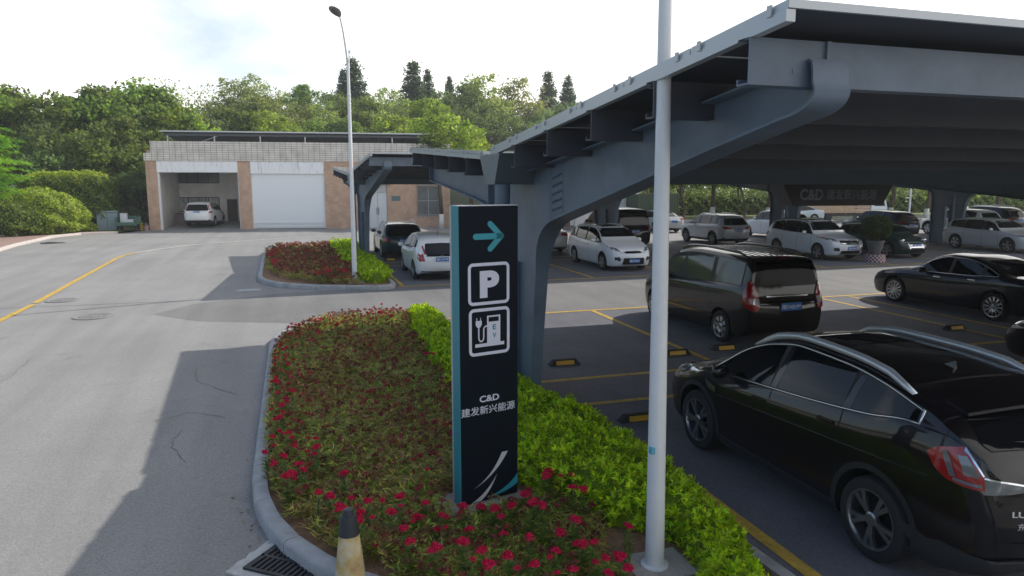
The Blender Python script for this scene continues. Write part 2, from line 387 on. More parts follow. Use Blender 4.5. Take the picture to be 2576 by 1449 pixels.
sheet('road', [(95, -30), (95, 51.5), (60, 55.5), (22, 55), (-9, 59.5), (-10.6, 52.25), (-12.9, 51.7), (-13.8, 49.2), (-13.75, 43), (-13.3, 38), (-13.3, -30)], .006, ROAD)
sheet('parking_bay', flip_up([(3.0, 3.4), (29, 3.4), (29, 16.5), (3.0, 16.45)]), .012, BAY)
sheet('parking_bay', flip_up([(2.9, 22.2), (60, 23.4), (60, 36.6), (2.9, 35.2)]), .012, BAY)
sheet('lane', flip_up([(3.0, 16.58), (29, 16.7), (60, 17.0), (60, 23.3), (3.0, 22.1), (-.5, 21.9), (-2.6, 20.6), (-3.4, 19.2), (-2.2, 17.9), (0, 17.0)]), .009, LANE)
# left pavement with kerb, grass verge
sheet('pavement', flip_up([(-13.4, 10), (-13.4, 38), (-14.0, 43), (-14.0, 49.2), (-12.9, 51.9), (-10.9, 52.4), (-13, 53.4), (-16.2, 50), (-17.6, 44), (-17.6, 10)]), .13, PAVE)
sheet('grass_verge', flip_up([(-17.6, 10), (-17.6, 44), (-16.2, 50), (-13, 53.4), (-10.9, 52.6), (-9.7, 60), (-14, 70), (-80, 70), (-80, 10)]), .10, GRASSM)
def kerb(path, closed=False, w=.15, h=.15, seg=.95, m=None):
    """kerb stones laid end to end along a path"""
    P = [Vector((x, y, 0)) for x, y in path]
    if closed: P.append(P[0])
    # smooth resample
    L = [0]
    for i in range(1, len(P)): L.append(L[-1] + (P[i] - P[i - 1]).length)
    def at(s):
        i = 0
        while i < len(L) - 2 and s > L[i + 1]: i += 1
        t = (s - L[i]) / (L[i + 1] - L[i]); return P[i].lerp(P[i + 1], t)
    b = MB(); s = 0; prof = [(0, 0), (0, h * .75), (w * .12, h * .93), (w * .3, h), (w, h), (w, 0)]
    while s < L[-1] - .05:
        e = min(s + seg, L[-1]); k = 4; vs = []
        for i in range(k + 1):
            q = s + .006 + (e - s - .012) * i / k; p = at(q); d = (at(min(q + .05, L[-1])) - at(max(q - .05, 0))).normalized(); nn = Vector((-d.y, d.x, 0))
            for a, z in prof: vs.append(p + nn * a + Vector((0, 0, z)))
        m_ = len(prof); fs = [(i * m_ + j, i * m_ + (j + 1) % m_, (i + 1) * m_ + (j + 1) % m_, (i + 1) * m_ + j) for i in range(k) for j in range(m_)]
        fs += [tuple(range(m_))[::-1], tuple(range(k * m_, k * m_ + m_))]
        b.add(vs, fs); s = e
    return tag(b.build('kerb', m or KERBM, fix=True, angle=40), kind='structure')
def rounded(pts, rad, n=7):
    out = []; k = len(pts)
    for i in range(k):
        p, a, c = Vector(pts[i]), Vector(pts[i - 1]), Vector(pts[(i + 1) % k]); r = rad[i]
        d1 = (a - p).normalized(); d2 = (c - p).normalized(); p1 = p + d1 * r; p2 = p + d2 * r
        for j in range(n + 1):
            t = j / n; q = p1 * (1 - t) ** 2 + p * 2 * t * (1 - t) + p2 * t * t; out.append((q.x, q.y))
    return out
ISL1 = rounded([(-.52, 16.9), (-.52, 5.6), (3.80, 2.95), (3.36, 9.6), (3.1, 16.5)], [2.6, 2.1, 1.2, .6, .5])
ISL2 = rounded([(-1.35, 36.5), (-1.15, 22.9), (3.05, 21.4), (3.15, 36.8)], [2.0, 2.6, 1.0, 1.0])
def area(p): return sum(p[i - 1][0] * p[i][1] - p[i][0] * p[i - 1][1] for i in range(len(p)))
for P in (ISL1, ISL2):
    if area(P) < 0: P.reverse()
    kerb(P, True)
def inset(P, d):
    out = []; k = len(P)
    for i in range(k):
        t = (Vector(P[(i + 1) % k]) - Vector(P[i - 1])); 
        if t.length < 1e-6: out.append(P[i]); continue
        t.normalize(); out.append((P[i][0] - t.y * d, P[i][1] + t.x * d))
    return out
tag(sheet('flower_bed_soil', inset(ISL1, .12), .115, SOIL), kind='structure')
tag(sheet('flower_bed_soil', inset(ISL2, .12), .115, SOIL), kind='structure')
kerb([(-13.3, 10), (-13.3, 38), (-13.75, 43), (-13.8, 49.2), (-12.9, 51.6), (-10.9, 52.2)], w=.16, h=.15, m=mat('pale_kerb', (.52, .47, .45), .9, var=.15))
kerb([(-17.5, 42), (-16.3, 49.8), (-15.0, 51.5)], w=.14, h=.24, m=mat('pale_kerb'))
kerb([(95, 51.5), (60, 55.5), (23, 55.0)], w=.16, h=.15)
# painted lines
def strip(b, p, q, w, z):
    p, q = Vector((*p, z)), Vector((*q, z)); d = (q - p).normalized(); s = Vector((-d.y, d.x, 0)) * w / 2
    b.add([p - s, q - s, q + s, p + s], [(0, 1, 2, 3)])
b = MB(); LZ = .018
def poly_strip(b, pts, w, z):
    for i in range(len(pts) - 1): strip(b, pts[i], pts[i + 1], w, z)
poly_strip(b, [(-6.55, 8), (-6.72, 21.75)], .17, LZ); poly_strip(b, [(-6.74, 22.0), (-7.35, 34.4), (-7.32, 35.8), (-7.05, 37.2)], .17, LZ)
tag(b.build('road_marking', YELLOW), kind='structure')
b = MB(); poly_strip(b, [(-7.05, 37.2), (-6.5, 38.6), (-5.2, 41), (-1.5, 44), (4, 46.2), (12, 47.5)], .19, LZ)
tag(b.build('road_marking', mat('faded_line', (.56, .54, .47), .85, var=.25, vscale=2)), kind='structure')
b = MB()
strip(b, (3.5, 16.46), (28.5, 16.62), .13, LZ)
for u in (7.2, 10.7, 14.16, 15.2, 18.7, 22.2): strip(b, (u, 10.65), (u + .03, 16.4), .12, LZ)
strip(b, (3.4, 10.58), (13.9, 10.62), .12, LZ); strip(b, (15.3, 10.65), (25, 10.7), .12, LZ)
strip(b, (3.3, 9.26), (24, 9.3), .12, LZ)
strip(b, (3.97, 3.4), (3.98, 6.6), .14, LZ)
for u in (7.5, 11.0, 14.5): strip(b, (u, 3.4), (u, 9.2), .14, LZ)
tag(b.build('parking_lines', YELLOW), kind='structure')
b = MB()
strip(b, (3.1, 22.18), (26, 22.6), .13, LZ); strip(b, (26, 22.6), (60, 23.5), .13, LZ)
for k in range(15):
    u = 3.28 + k * 3.3; y0 = 22.25 + (u - 3) * .0175; strip(b, (u, y0 + .1), (u, y0 + 5.8), .12, LZ); strip(b, (u, y0 + 7.2), (u, y0 + 12.8), .12, LZ)
strip(b, (3.2, 28.05), (55, 29.0), .12, LZ); strip(b, (3.2, 29.35), (55, 30.3), .12, LZ); strip(b, (3.2, 35.1), (58, 36.1), .12, LZ)
tag(b.build('parking_lines', YELLOW), kind='structure')
b = MB(); poly_strip(b, [(-12.5, 21.25), (-8.5, 21.35), (-4, 21.25), (-2.9, 21.2)], .035, .0095); poly_strip(b, [(-12.8, 43.5), (-6, 42.2), (2, 41.0)], .04, .0095)
tag(b.build('road_joint', mat('tar_joint', (.16, .16, .16), .9)), kind='structure')
b = MB(); rc = random.Random(3)
for pts in (((1.0 - 1.9, 11.3), (-1.6, 12.3), (-1.75, 13.4)), ((-1.0, 10.2), (-1.5, 10.6), (-1.95, 10.3)), ((-1.3, 8.6), (-1.55, 9.3), (-1.5, 9.9)), ((-5.2, 12.0), (-4.6, 13.4), (-4.75, 15.2)), ((-3.6, 26.5), (-2.2, 27.4), (-1.7, 28.6))):
    q = []
    for i in range(len(pts) - 1):
        for k in range(8): s_ = k / 8; q.append((pts[i][0] + (pts[i + 1][0] - pts[i][0]) * s_ + rc.uniform(-.03, .03), pts[i][1] + (pts[i + 1][1] - pts[i][1]) * s_ + rc.uniform(-.03, .03)))
    for i in range(len(q) - 1): strip(b, q[i], q[i + 1], rc.uniform(.006, .014), .0105)
tag(b.build('road_crack', mat('crack_dark', (.165, .162, .158), .95)), kind='structure')
# ---- covers and drain
def manhole(label, x, y, r, m=IRON):
    t = thing('manhole_cover', label, 'manhole cover', (x, y, .01), .3, 'covers set in the road')
    MB().lathe([(r * 1.02, 0), (r * 1.02, .012), (r * .9, .014), (r * .88, .004)], 32, cap=False).build('frame_ring', mat('cover_ring', (.235, .232, .228), .7, var=.2), t)
    b = MB(); b.lathe([(r * .87, .0), (r * .87, .009), (0.001, .010)], 32, cap=False)
    for i in range(-4, 5):
        hw = math.sqrt(max(0, (r * .78) ** 2 - (i * r * .18) ** 2)); b.box(-hw, hw, i * r * .18 - .02, i * r * .18 + .02, .0095, .015)
    b.build('lid', mat('lid_grey', (.285, .28, .272), .75, var=.25, vscale=9), t)
manhole('large round grey manhole cover sunk in the open road nearest the front', -4.72, 19.3, .44)
manhole('round grey manhole cover touching the yellow line on the road', -6.18, 22.3, .40)
t = thing('drain_cover', 'small pale rectangular drain cover in the shade of the far flower bed', 'drain cover', (-1.33, 22.75, .008), .05)
MB().box(-.36, .36, -.25, .25, 0, .012, bev=.004).build('concrete_surround', CONCRETE, t)
b = MB(); b.box(-.27, .27, -.17, .17, .010, .02)
for i in range(6): b.box(-.25 + i * .09, -.21 + i * .09, -.14, .14, .02, .026)
b.build('grille', mat('pale_iron', (.4, .42, .45), .6), t)
# storm drain beside the near kerb
g0 = Vector((-.13, 5.93, 0)); ang = math.radians(-38)
t = thing('storm_drain', 'slotted black iron storm drain in a rough concrete surround by the kerb', 'storm drain', (g0.x, g0.y, .006), ang)
b = MB()
def surround():
    n_ = 40; out = []; 
    for i in range(n_):
        a = 2 * PI * i / n_; c, s = math.cos(a), math.sin(a); k = 1 / max(abs(c) / .43, abs(s) / .32); k *= 1 + rnd.uniform(-.035, .035); out.append((c * k, s * k))
    return out
b.prism(surround(), 0, .014); b.build('concrete_surround', mat('drain_concrete', (.5, .5, .49), .9, var=.2, vscale=8, bump=.4), t)
b = MB(); gw, gl = .31, .225
b.box(-gw, gw, -gl, gl, .0145, .017, mi=1)
for y in (-gl, -.012, gl - .03): b.box(-gw, gw, y, y + (.03 if y != -.012 else .03), .017, .034)
for x in (-gw, gw - .03): b.box(x, x + .03, -gl + .03, gl - .03, .017, .034)
x = -gw + .03
for i in range(11):
    b.box(x, x + .022, -gl + .03, -.012, .017, .033); b.box(x, x + .022, .018, gl - .03, .017, .033); x += .053
b.build('grate', [IRON, DARK], t)
# wheel stops
def wheel_stop():
    t = thing('wheel_stop', 'x', 'wheel stop', (0, 0, 0), 0, 'wheel stops in the parking bays')
    b = MB(); b.prism([(-.075, 0), (-.05, .085), (-.035, .1), (.035, .1), (.05, .085), (.075, 0)], -.22, .22, 'x')
    for s in (-1, 1): b.add([(s * .22, -.075, 0), (s * .22, -.05, .085), (s * .22, .05, .085), (s * .22, .075, 0), (s * .3, -.07, 0), (s * .3, .07, 0)], [(0, 1, 4), (1, 2, 5, 4), (2, 3, 5), (0, 4, 5, 3)])
    b.build('rubber_block', mat('stop_rubber', (.02, .02, .022), .75, var=.2), t, fix=True)
    MB().add([(-.17, -.0755, .012), (.17, -.0755, .012), (.17, -.0535, .082), (-.17, -.0535, .082)], [(0, 1, 2, 3)]).build('reflective_band', mat('reflector_yellow', (.62, .36, .02), .5, var=.15), t)
    return t
ws0 = wheel_stop(); first = True
for x, y, lab in ((4.55, 11.55, 'black rubber wheel stop with yellow band in the empty bay beside the column'), (6.85, 11.62, 'wheel stop with yellow band peeping out right of the near white pole'),
                  (7.98, 11.72, 'wheel stop with yellow band under the rear of the brown van'), (4.42, 8.42, 'wheel stop with yellow patches just behind the near white pole by the hedge'),
                  (14.0, 11.9, 'dim yellow wheel stop beyond the far roof rail of the dark crossover'), (12.9, 9.0, 'dim wheel stop seen past the dark crossover roof at the right'),
                  (4.9, 28.3, 'far wheel stop left of the white hatchback by its front wheel'), (3.95, 30.2, 'far wheel stop under the rear of the dark teal hatchback'), (17.9, 29.2, 'far orange wheel stop between the near pole and the silver crossover'), (9.2, 27.9, 'row wheel stop beside the rear wheel of the white minivan')):
    o = ws0 if first else copy_tree(ws0); first = False
    o.location = (x, y, .012); o['label'] = lab
# traffic cone
t = thing('traffic_cone', 'worn cream traffic cone with a black top beside the kerb', 'traffic cone', (.31, 5.13, .006), .4)
MB().box(-.19, .19, -.19, .19, 0, .035, bev=.012).build('base', PLASTIC, t)
mcone = mat('worn_cone', (.62, .52, .33), .7); nn_, ll_ = nodes_of(mcone)
tc_ = nn_.new('ShaderNodeTexCoord'); ns_ = nn_.new('ShaderNodeTexNoise'); ns_.inputs['Scale'].default_value = 7; ns_.inputs['Detail'].default_value = 6
ll_.new(tc_.outputs['Object'], ns_.inputs['Vector']); cr_ = nn_.new('ShaderNodeValToRGB'); e = cr_.color_ramp.elements
e[0].position = .33; e[0].color = (.42, .26, .11, 1); e[1].position = .62; e[1].color = (.58, .53, .42, 1); q = e.new(.47); q.color = (.56, .43, .2, 1); q = e.new(.7); q.color = (.5, .27, .14, 1)
ll_.new(ns_.outputs['Fac'], cr_.inputs[0]); ll_.new(cr_.outputs[0], nn_['Principled BSDF'].inputs['Base Color'])
def wob(prof, n=28, amp=.004):
    b = MB(); b.lathe(prof, n); b.v = [(x * (1 + rnd.uniform(-amp, amp) * 6), y * (1 + rnd.uniform(-amp, amp) * 6), z) for x, y, z in b.v]; return b
wob([(.145, .035), (.118, .22), (.094, .44), (.075, .61)]).build('cone_body', mcone, t, smooth=True)
MB().lathe([(.078, .607), (.064, .72), (.056, .755), (.043, .76), (.036, .80), (.024, .805)], 24).build('cone_tip', mat('cone_black', (.035, .04, .05), .55), t, angle=30)

# ================================================================== charging sign pylon
SA = math.radians(14)
t = thing('parking_sign', 'tall dark pylon sign with teal edge, arrow, P and EV charger symbols', 'sign', (1.435, 6.28, .12), SA)
t.scale = (.96, .96, .96)
SW, SH, SD = .66, 3.01, .165
MB().box(.004, SW, 0, SD, .03, SH - .006, bev=.004).build('sign_body', SIGN_D, t)
b = MB(); b.box(-.006, .004, -.001, SD - .03, .03, SH); b.build('teal_edge', TEAL, t)
b = MB(); b.box(-.007, .004, SD - .03, SD + .002, .03, SH); b.box(-.003, SW + .001, -.002, SD + .002, SH - .006, SH)
for x in (.06, .28, .5): b.lathe([(.008, SH), (.008, SH + .008), (.003, SH + .012)], 10, M=T(x, .05, 0))
b.build('metal_trim', STEEL_L, t)
MB().box(-.20, SW + .06, -.10, SD + .2, -.12, .02, bev=.015).build('plinth', mat('sign_plinth', (.40, .35, .31), .9, var=.25, bump=.5), t)
FM = Matrix(((1, 0, 0, 0), (0, 0, -1, -.0005), (0, 1, 0, 0), (0, 0, 0, 1)))        # sign face: local x, z -> plane y = 0
def face(name, polys, m, off=.0012, th=.0012):
    b = MB()
    for P in polys:
        vs = [(x, -off, z) for x, z in P] + [(x, -off + th, z) for x, z in P]; k = len(P)
        b.add(vs, [tuple(range(k))] + [(i, (i + 1) % k, k + (i + 1) % k, k + i) for i in range(k)])
    me = b.mesh(name); bm = bmesh.new(); bm.from_mesh(me); bmesh.ops.triangulate(bm, faces=[f for f in bm.faces if len(f.verts) > 4]); bmesh.ops.recalc_face_normals(bm, faces=bm.faces); bm.to_mesh(me); bm.free()
    return link(name, me, m, t)
def capsule(p, q, w, n=10):
    p, q = Vector(p), Vector(q); d = (q - p).normalized(); a0 = math.atan2(d.y, d.x); out = []
    for i in range(n + 1): a = a0 + PI / 2 + PI * i / n; out.append((p.x + w / 2 * math.cos(a), p.y + w / 2 * math.sin(a)))
    for i in range(n + 1): a = a0 - PI / 2 + PI * i / n; out.append((q.x + w / 2 * math.cos(a), q.y + w / 2 * math.sin(a)))
    return out
def rrect(x0, x1, z0, z1, r, n=6):
    out = []
    for cx, cz, a0 in ((x1 - r, z1 - r, 0), (x0 + r, z1 - r, PI / 2), (x0 + r, z0 + r, PI), (x1 - r, z0 + r, 3 * PI / 2)):
        for i in range(n + 1): a = a0 + PI / 2 * i / n; out.append((cx + r * math.cos(a), cz + r * math.sin(a)))
    return out
def ring_face(name, x0, x1, z0, z1, w, r, m):
    A, B = rrect(x0, x1, z0, z1, r), rrect(x0 + w, x1 - w, z0 + w, z1 - w, max(.004, r - w)); k = len(A); b = MB()
    b.add([(x, -.0012, z) for x, z in A] + [(x, -.0012, z) for x, z in B], [(i, (i + 1) % k, k + (i + 1) % k, k + i) for i in range(k)])
    return b.build(name, m, t, fix=True)
face('direction_arrow', [capsule((.185, 2.712), (.47, 2.712), .058), capsule((.345, 2.832), (.466, 2.712), .058), capsule((.345, 2.592), (.466, 2.712), .058)], mat('arrow_teal', (.035, .34, .42), .4))
ring_face('parking_symbol_frame', .098, .561, 2.045, 2.458, .031, .055, SIGN_W)
place_text('letter_p', 'P', .215, .265, T(.335, -.0015, 2.247) @ Matrix.Rotation(PI / 2, 4, 'X'), SIGN_W, t, bold=.055, extrude=.001)
ring_face('charging_symbol_frame', .104, .563, 1.542, 2.012, .031, .055, SIGN_W)
# charger pictogram: pump with display window, cable and plug
b = MB()
def rect(x0, x1, z0, z1): b.add([(x0, -.0014, z0), (x1, -.0014, z0), (x1, -.0014, z1), (x0, -.0014, z1)], [(0, 1, 2, 3)])
rect(.305, .455, 1.66, 1.872); rect(.305, .455, 1.918, 1.934); rect(.305, .322, 1.872, 1.918); rect(.438, .455, 1.872, 1.918); rect(.172, .50, 1.628, 1.662)
rect(.178, .246, 1.852, 1.892); rect(.186, .195, 1.89, 1.92); rect(.228, .237, 1.89, 1.92); b.add([(.178, -.0014, 1.852), (.195, -.0014, 1.825), (.229, -.0014, 1.825), (.246, -.0014, 1.852)], [(0, 1, 2, 3)])
cab = [(.212, 1.83), (.212, 1.72), (.217, 1.70), (.230, 1.685), (.248, 1.685), (.262, 1.70), (.267, 1.72), (.267, 1.80), (.272, 1.82), (.288, 1.832), (.305, 1.832)]
for i in range(len(cab) - 1):
    p, q = Vector(cab[i]), Vector(cab[i + 1]); d = (q - p).normalized(); s = Vector((-d.y, d.x)) * .0075; p -= d * .003; q += d * .003
    b.add([(p.x - s.x, -.0016, p.y - s.y), (q.x - s.x, -.0016, q.y - s.y), (q.x + s.x, -.0016, q.y + s.y), (p.x + s.x, -.0016, p.y + s.y)], [(0, 1, 2, 3)])
b.build('charger_symbol', SIGN_W, t)
for ch, z in (('E', 1.815), ('V', 1.732)): place_text('letter_' + ch.lower(), ch, .04, .052, T(.388, -.0022, z) @ Matrix.Rotation(PI / 2, 4, 'X'), TEAL, t, bold=.03, extrude=.0004)
RX = Matrix.Rotation(PI / 2, 4, 'X')
place_text('company_logo', 'C&D', .222, .066, T(.328, -.0015, 1.098) @ RX, SIGN_W, t, bold=.025, extrude=.001)
place_text('company_name', '建发新兴能源', .612, .088, T(.318, -.0015, .985) @ RX, SIGN_W, t, bold=.006, extrude=.001)
def swoosh(a, mid1, bb, mid2, n=14):
    f = lambda p, m, q: [((1 - s) ** 2 * p[0] + 2 * s * (1 - s) * m[0] + s * s * q[0], (1 - s) ** 2 * p[1] + 2 * s * (1 - s) * m[1] + s * s * q[1]) for s in [i / n for i in range(n + 1)]]
    return f, a
def blade(p0, c0, p1, q1, c1, q0, n=14):
    f = lambda p, m, q: [((1 - s) ** 2 * p[0] + 2 * s * (1 - s) * m[0] + s * s * q[0], (1 - s) ** 2 * p[1] + 2 * s * (1 - s) * m[1] + s * s * q[1]) for s in [i / n for i in range(n + 1)]]
    return f(p0, c0, p1), f(q0, c1, q1)
def blades(name, L, m):
    b = MB()
    for args in L:
        A, B = blade(*args); k = len(A); b.add([(x, -.0014, z) for x, z in A] + [(x, -.0014, z) for x, z in B], [(i, i + 1, k + i + 1, k + i) for i in range(k - 1)])
    return b.build(name, m, t, fix=True)
blades('swoosh_white', [((.47, .505), (.36, .27), (.137, .175), (.137, .175), (.40, .27), (.541, .505)), ((.413, .285), (.30, .11), (.127, .036), (.225, .036), (.33, .10), (.413, .285))], mat('swoosh_pale', (.6, .62, .66), .5))
blades('swoosh_teal', [((.659, .245), (.55, .10), (.282, .052), (.282, .052), (.53, .06), (.659, .135))], mat('arrow_teal'))

# ================================================================== lamp posts
def lamp_post(label, x, y, H, r0, r1, hdx, hdy, hz, base_h, tilt=0, collars=True, arm=True):
    t = thing('street_lamp', label, 'street lamp', (x, y, 0), 0, 'tall white lamp posts')
    b = MB(); K = 8
    b.tube([(tilt * i / K * H, 0, base_h + (H - base_h) * i / K) for i in range(K + 1)], [r0 + (r1 - r0) * i / K for i in range(K + 1)], 24); b.build('pole', WHITEPAINT, t, angle=40)
    MB().box(-.22, .30, -.22, .22, 0.02, base_h, bev=.025).build('concrete_base', mat('lamp_base', (.45, .40, .36), .9, var=.25, bump=.5), t)
    if r0 > .07:
        b = MB(); b.lathe([(.115, base_h), (.115, base_h + .012), (.09, base_h + .02)], 20)
        b.build('base_plate', WHITEPAINT, t)
    top = Vector((tilt * H, 0, H - .05)); e = Vector((hdx, hdy, hz))
    arm_pts = [top.lerp(e, s) + Vector((0, 0, .18 * math.sin(PI * s))) for s in [i / 8 for i in range(9)]]
    MB().tube(arm_pts, [r1 * .8 - .012 * i / 8 for i in range(9)], 12).build('arm', WHITEPAINT, t, smooth=True)
    hd = Matrix.Translation(e) @ Matrix.Rotation(math.atan2(hdy, hdx - tilt * H), 4, 'Z') @ Matrix.Rotation(math.radians(-12), 4, 'Y')
    def shell(zs, sgn):
        b = MB(); N = 20; M_ = 6
        for j in range(M_ + 1):
            f = math.cos(j / M_ * PI / 2); zz = sgn * zs * math.sin(j / M_ * PI / 2)
            for i in range(N):
                a = 2 * PI * i / N; w = .15 * (1 + .35 * math.cos(a)); b.v.append(tuple(hd @ Vector((.28 + .33 * math.cos(a) * f, w * math.sin(a) * f, zz))))
        b.f = [(j * N + i, j * N + (i + 1) % N, (j + 1) * N + (i + 1) % N, (j + 1) * N + i) for j in range(M_) for i in range(N)]; b.mi = [0] * len(b.f); return b
    shell(.10, 1).build('lamp_head', WHITEPAINT, t, smooth=True, fix=True); shell(.085, -1).build('lamp_glass', mat('lamp_glass', (.16, .155, .16), .25), t, smooth=True, fix=True)
    if collars:
        b = MB()
        for z in (H * .82, H * .84, H * .86): b.lathe([(r1 + .012, z), (r1 + .02, z + .02), (r1 + .012, z + .045)], 16, M=T(tilt * z, 0, 0))
        b.tube([(tilt * H + .02, 0, H - .5), (tilt * H + .05, .02, H + .35)], .018, 8); b.box(tilt * H + .02, tilt * H + .09, -.03, .05, H + .3, H + .38)
        b.build('wire_bracket', WHITEPAINT, t)
    return t
lamp_post('slim white street lamp with oval head standing in the far flower bed', 1.84, 22.82, 6.85, .082, .043, -.24, -.52, 8.1, .16)
nl = lamp_post('thick white lamp post in the near flower bed crossing the whole picture', 2.715, 4.83, 8.2, .0765, .026, -.3, -.8, 9.3, .125, tilt=-.012, collars=False)
MB().box(-.0955, -.066, -.07, -.02, 1.1, 1.15).build('blue_sticker', mat('sticker_blue', (.12, .4, .52), .6), nl)
# ================================================================== solar canopies
def sweep_flange(b, path, w, th, xc, mi=0):
    """flat flange plate following a path of (v, z) in the plane x = xc; w may vary along the path"""
    k = len(path); P = [Vector(p) for p in path]; ws = w if isinstance(w, list) else [w] * k; vs = []
    for i in range(k):
        d = (P[min(i + 1, k - 1)] - P[max(i - 1, 0)]).normalized(); nn = Vector((-d.y, d.x)) * th
        for q in (P[i], P[i] + nn):
            vs += [(xc - ws[i] / 2, q.x, q.y), (xc + ws[i] / 2, q.x, q.y)]
    fs = []
    for i in range(k - 1):
        a, c = i * 4, i * 4 + 4
        fs += [(a, a + 1, c + 1, c), (a + 2, c + 2, c + 3, a + 3), (a, c, c + 2, a + 2), (a + 1, a + 3, c + 3, c + 1)]
    fs += [(0, 2, 3, 1), ((k - 1) * 4, (k - 1) * 4 + 1, (k - 1) * 4 + 3, (k - 1) * 4 + 2)]
    return b.add(vs, fs, mi)
def arc(c, r, a0, a1, n=8): return [(c[0] + r * math.cos(a0 + (a1 - a0) * i / n), c[1] + r * math.sin(a0 + (a1 - a0) * i / n)) for i in range(n + 1)]
NEAR_V, FAR_V = -6.43, 6.42
def roof_z(v): return 3.66 + (.53 * -v / 6.43 if v < 0 else .365 * v / 6.42)
def bez(p, m, q, n=8): return [((1 - s) ** 2 * p[0] + 2 * s * (1 - s) * m[0] + s * s * q[0], (1 - s) ** 2 * p[1] + 2 * s * (1 - s) * m[1] + s * s * q[1]) for s in [i / n for i in range(n + 1)]]
def canopy(label, loc, rz, length, cols, ncol, gaps=True):
    t = thing('solar_canopy', label, 'solar canopy', loc, rz, 'solar canopies over the parking rows')
    # ---- columns with their two arms
    near_b = [(-6.13, 3.93), (-6.145, 3.87), (-6.15, 3.80)] + bez((-6.17, 3.76), (-6.16, 3.655), (-5.88, 3.625), 9)
    arm_bot = near_b + [(-5, 3.455), (-4, 3.25), (-3, 3.045), (-2.2, 2.885)] + bez((-1.75, 2.79), (-1.1, 2.66), (-1.02, 2.1), 9) + [(-.88, 1.2), (-.74, 0)]
    arm_top = [(-6.13, 3.93), (-4, 3.70), (-1.1, 3.40), (-.2, 3.30)]
    far_bot = [(6.25, 3.28), (4, 3.10), (2, 2.93), (1.25, 2.84)] + bez((1.15, 2.8), (1.0, 2.7), (.98, 2.3), 5) + [(.97, 0)]
    far_top = [(6.25, 3.62), (1.2, 3.37), (.1, 3.30)]
    for ci, x in enumerate(cols):
        b = MB(); xc = x + .13
        b.prism([(-.74, 0)] + arm_bot[::-1][1:] + [(-4, 3.70), (-1.1, 3.40), (-.12, 3.30), (-.12, 0)], xc - .012, xc + .012, 'x')
        kb = len(arm_bot); ws = [.26] * (kb - 8) + [.26, .25, .24, .22, .2, .18, .16, .15]
        sweep_flange(b, arm_bot[::-1], ws[::-1], .018, xc)
        sweep_flange(b, arm_top, .26, .016, xc); sweep_flange(b, [(-.12, 0), (-.12, 2.1)], .2, .016, xc); b.prism([(-.118, 2.0), (.138, 2.0), (.138, 3.30), (-.118, 3.30)], xc - .011, xc + .011, 'x')
        b.box(xc - .2, xc + .2, -1.1, -.02, .0, .02)
        cme = b.build('column', STEEL, t, fix=True, angle=35)
        if True:
            b = MB()                                     # bolted splice plate on the near arm
            z0 = lambda v: 2.79 + (v + 1.75) * -.205; b.prism([(-1.80, 2.88), (-1.44, 2.81), (-1.44, 3.34), (-1.80, 3.38)], xc - .017, xc - .0125, 'x')
            b.build('splice_plate', STEEL, t); b = MB(); b.prism([(-1.38, 2.72), (-1.30, 2.70), (-1.30, 3.40), (-1.38, 3.41)], xc - .016, xc - .0125, 'x')
            b.build('stiffener', STEEL, t)
            for i in range(4 if ci == 0 and gaps else 0):
                for j in range(5): MB().lathe([(.017, 0), (.017, .016), (.009, .022)], 6, M=T(xc - .017, -1.75 + i * .088, 2.93 + j * .098 - i * .015, ry=-PI / 2)).build('bolt', STEEL, t)
        b = MB()
        b.prism([(.14, 0), (.14, 3.30), (1.2, 3.37), (6.25, 3.62)] + far_bot, xc - .012, xc + .012, 'x')
        sweep_flange(b, far_bot[::-1], .22, .018, xc); sweep_flange(b, far_top, .22, .016, xc); sweep_flange(b, [(.14, 0), (.14, 2.1)], .18, .016, xc)
        b.prism([(6.25, 3.28), (6.27, 3.28), (6.27, 3.62), (6.25, 3.62)], xc - .11, xc + .11, 'x'); b.prism([(1.28, 2.85), (1.31, 2.85), (1.31, 3.37), (1.28, 3.37)], xc - .1, xc - .0125, 'x')
        b.build('rear_column', STEEL, t, fix=True, angle=35)
        b = MB(); px, pv = x - .30, -.66
        b.tube([(px, pv, 0), (px, pv, 3.02)], .052, 14); b.lathe([(.055, 2.78), (.095, 2.86), (.1, 3.12), (.1, 3.2)], 16, M=T(px, pv, 0))
        b.build('downpipe', STEEL, t, angle=35)
    # ---- valley gutter
    b = MB(); b.prism([(-.92, 3.60), (-.68, 3.20), (-.22, 3.20), (.08, 3.60)], -.02, length, 'x'); b.build('gutter', mat('gutter_steel', (.15, .185, .22), .4, .3), t, fix=True)
    # ---- purlins
    for v in (-6.1, -4.95, -3.8, -2.65, -1.5, 1.0, 2.25, 3.5, 4.75, 5.95):
        zt = roof_z(v) - .11; b = MB(); h = .27
        # C-section: web facing the near side with two lips
        b.box(0.0, length, v, v + .012, zt - h, zt); b.box(0, length, v + .012, v + .12, zt - .012, zt); b.box(0, length, v + .012, v + .12, zt - h, zt - h + .012)
        b.box(0, length, v + .108, v + .12, zt - h + .012, zt - h + .04)
        if v < -6:
            for k in range(int(length / 2.4)): b.box(.3 + k * 2.4, .36 + k * 2.4, v - .004, v, zt - h + .07, zt - h + .10)
            b.box(.53, .56, v - .02, v, zt - h, zt)
        b.build('purlin', STEEL if v < -6 else PURL_SHADE, t)  # open edge purlin keeps plain steel, inner ones get the shade tone
    # ---- rails along the slope and panels
    nl_ = 6; pw = length / ncol
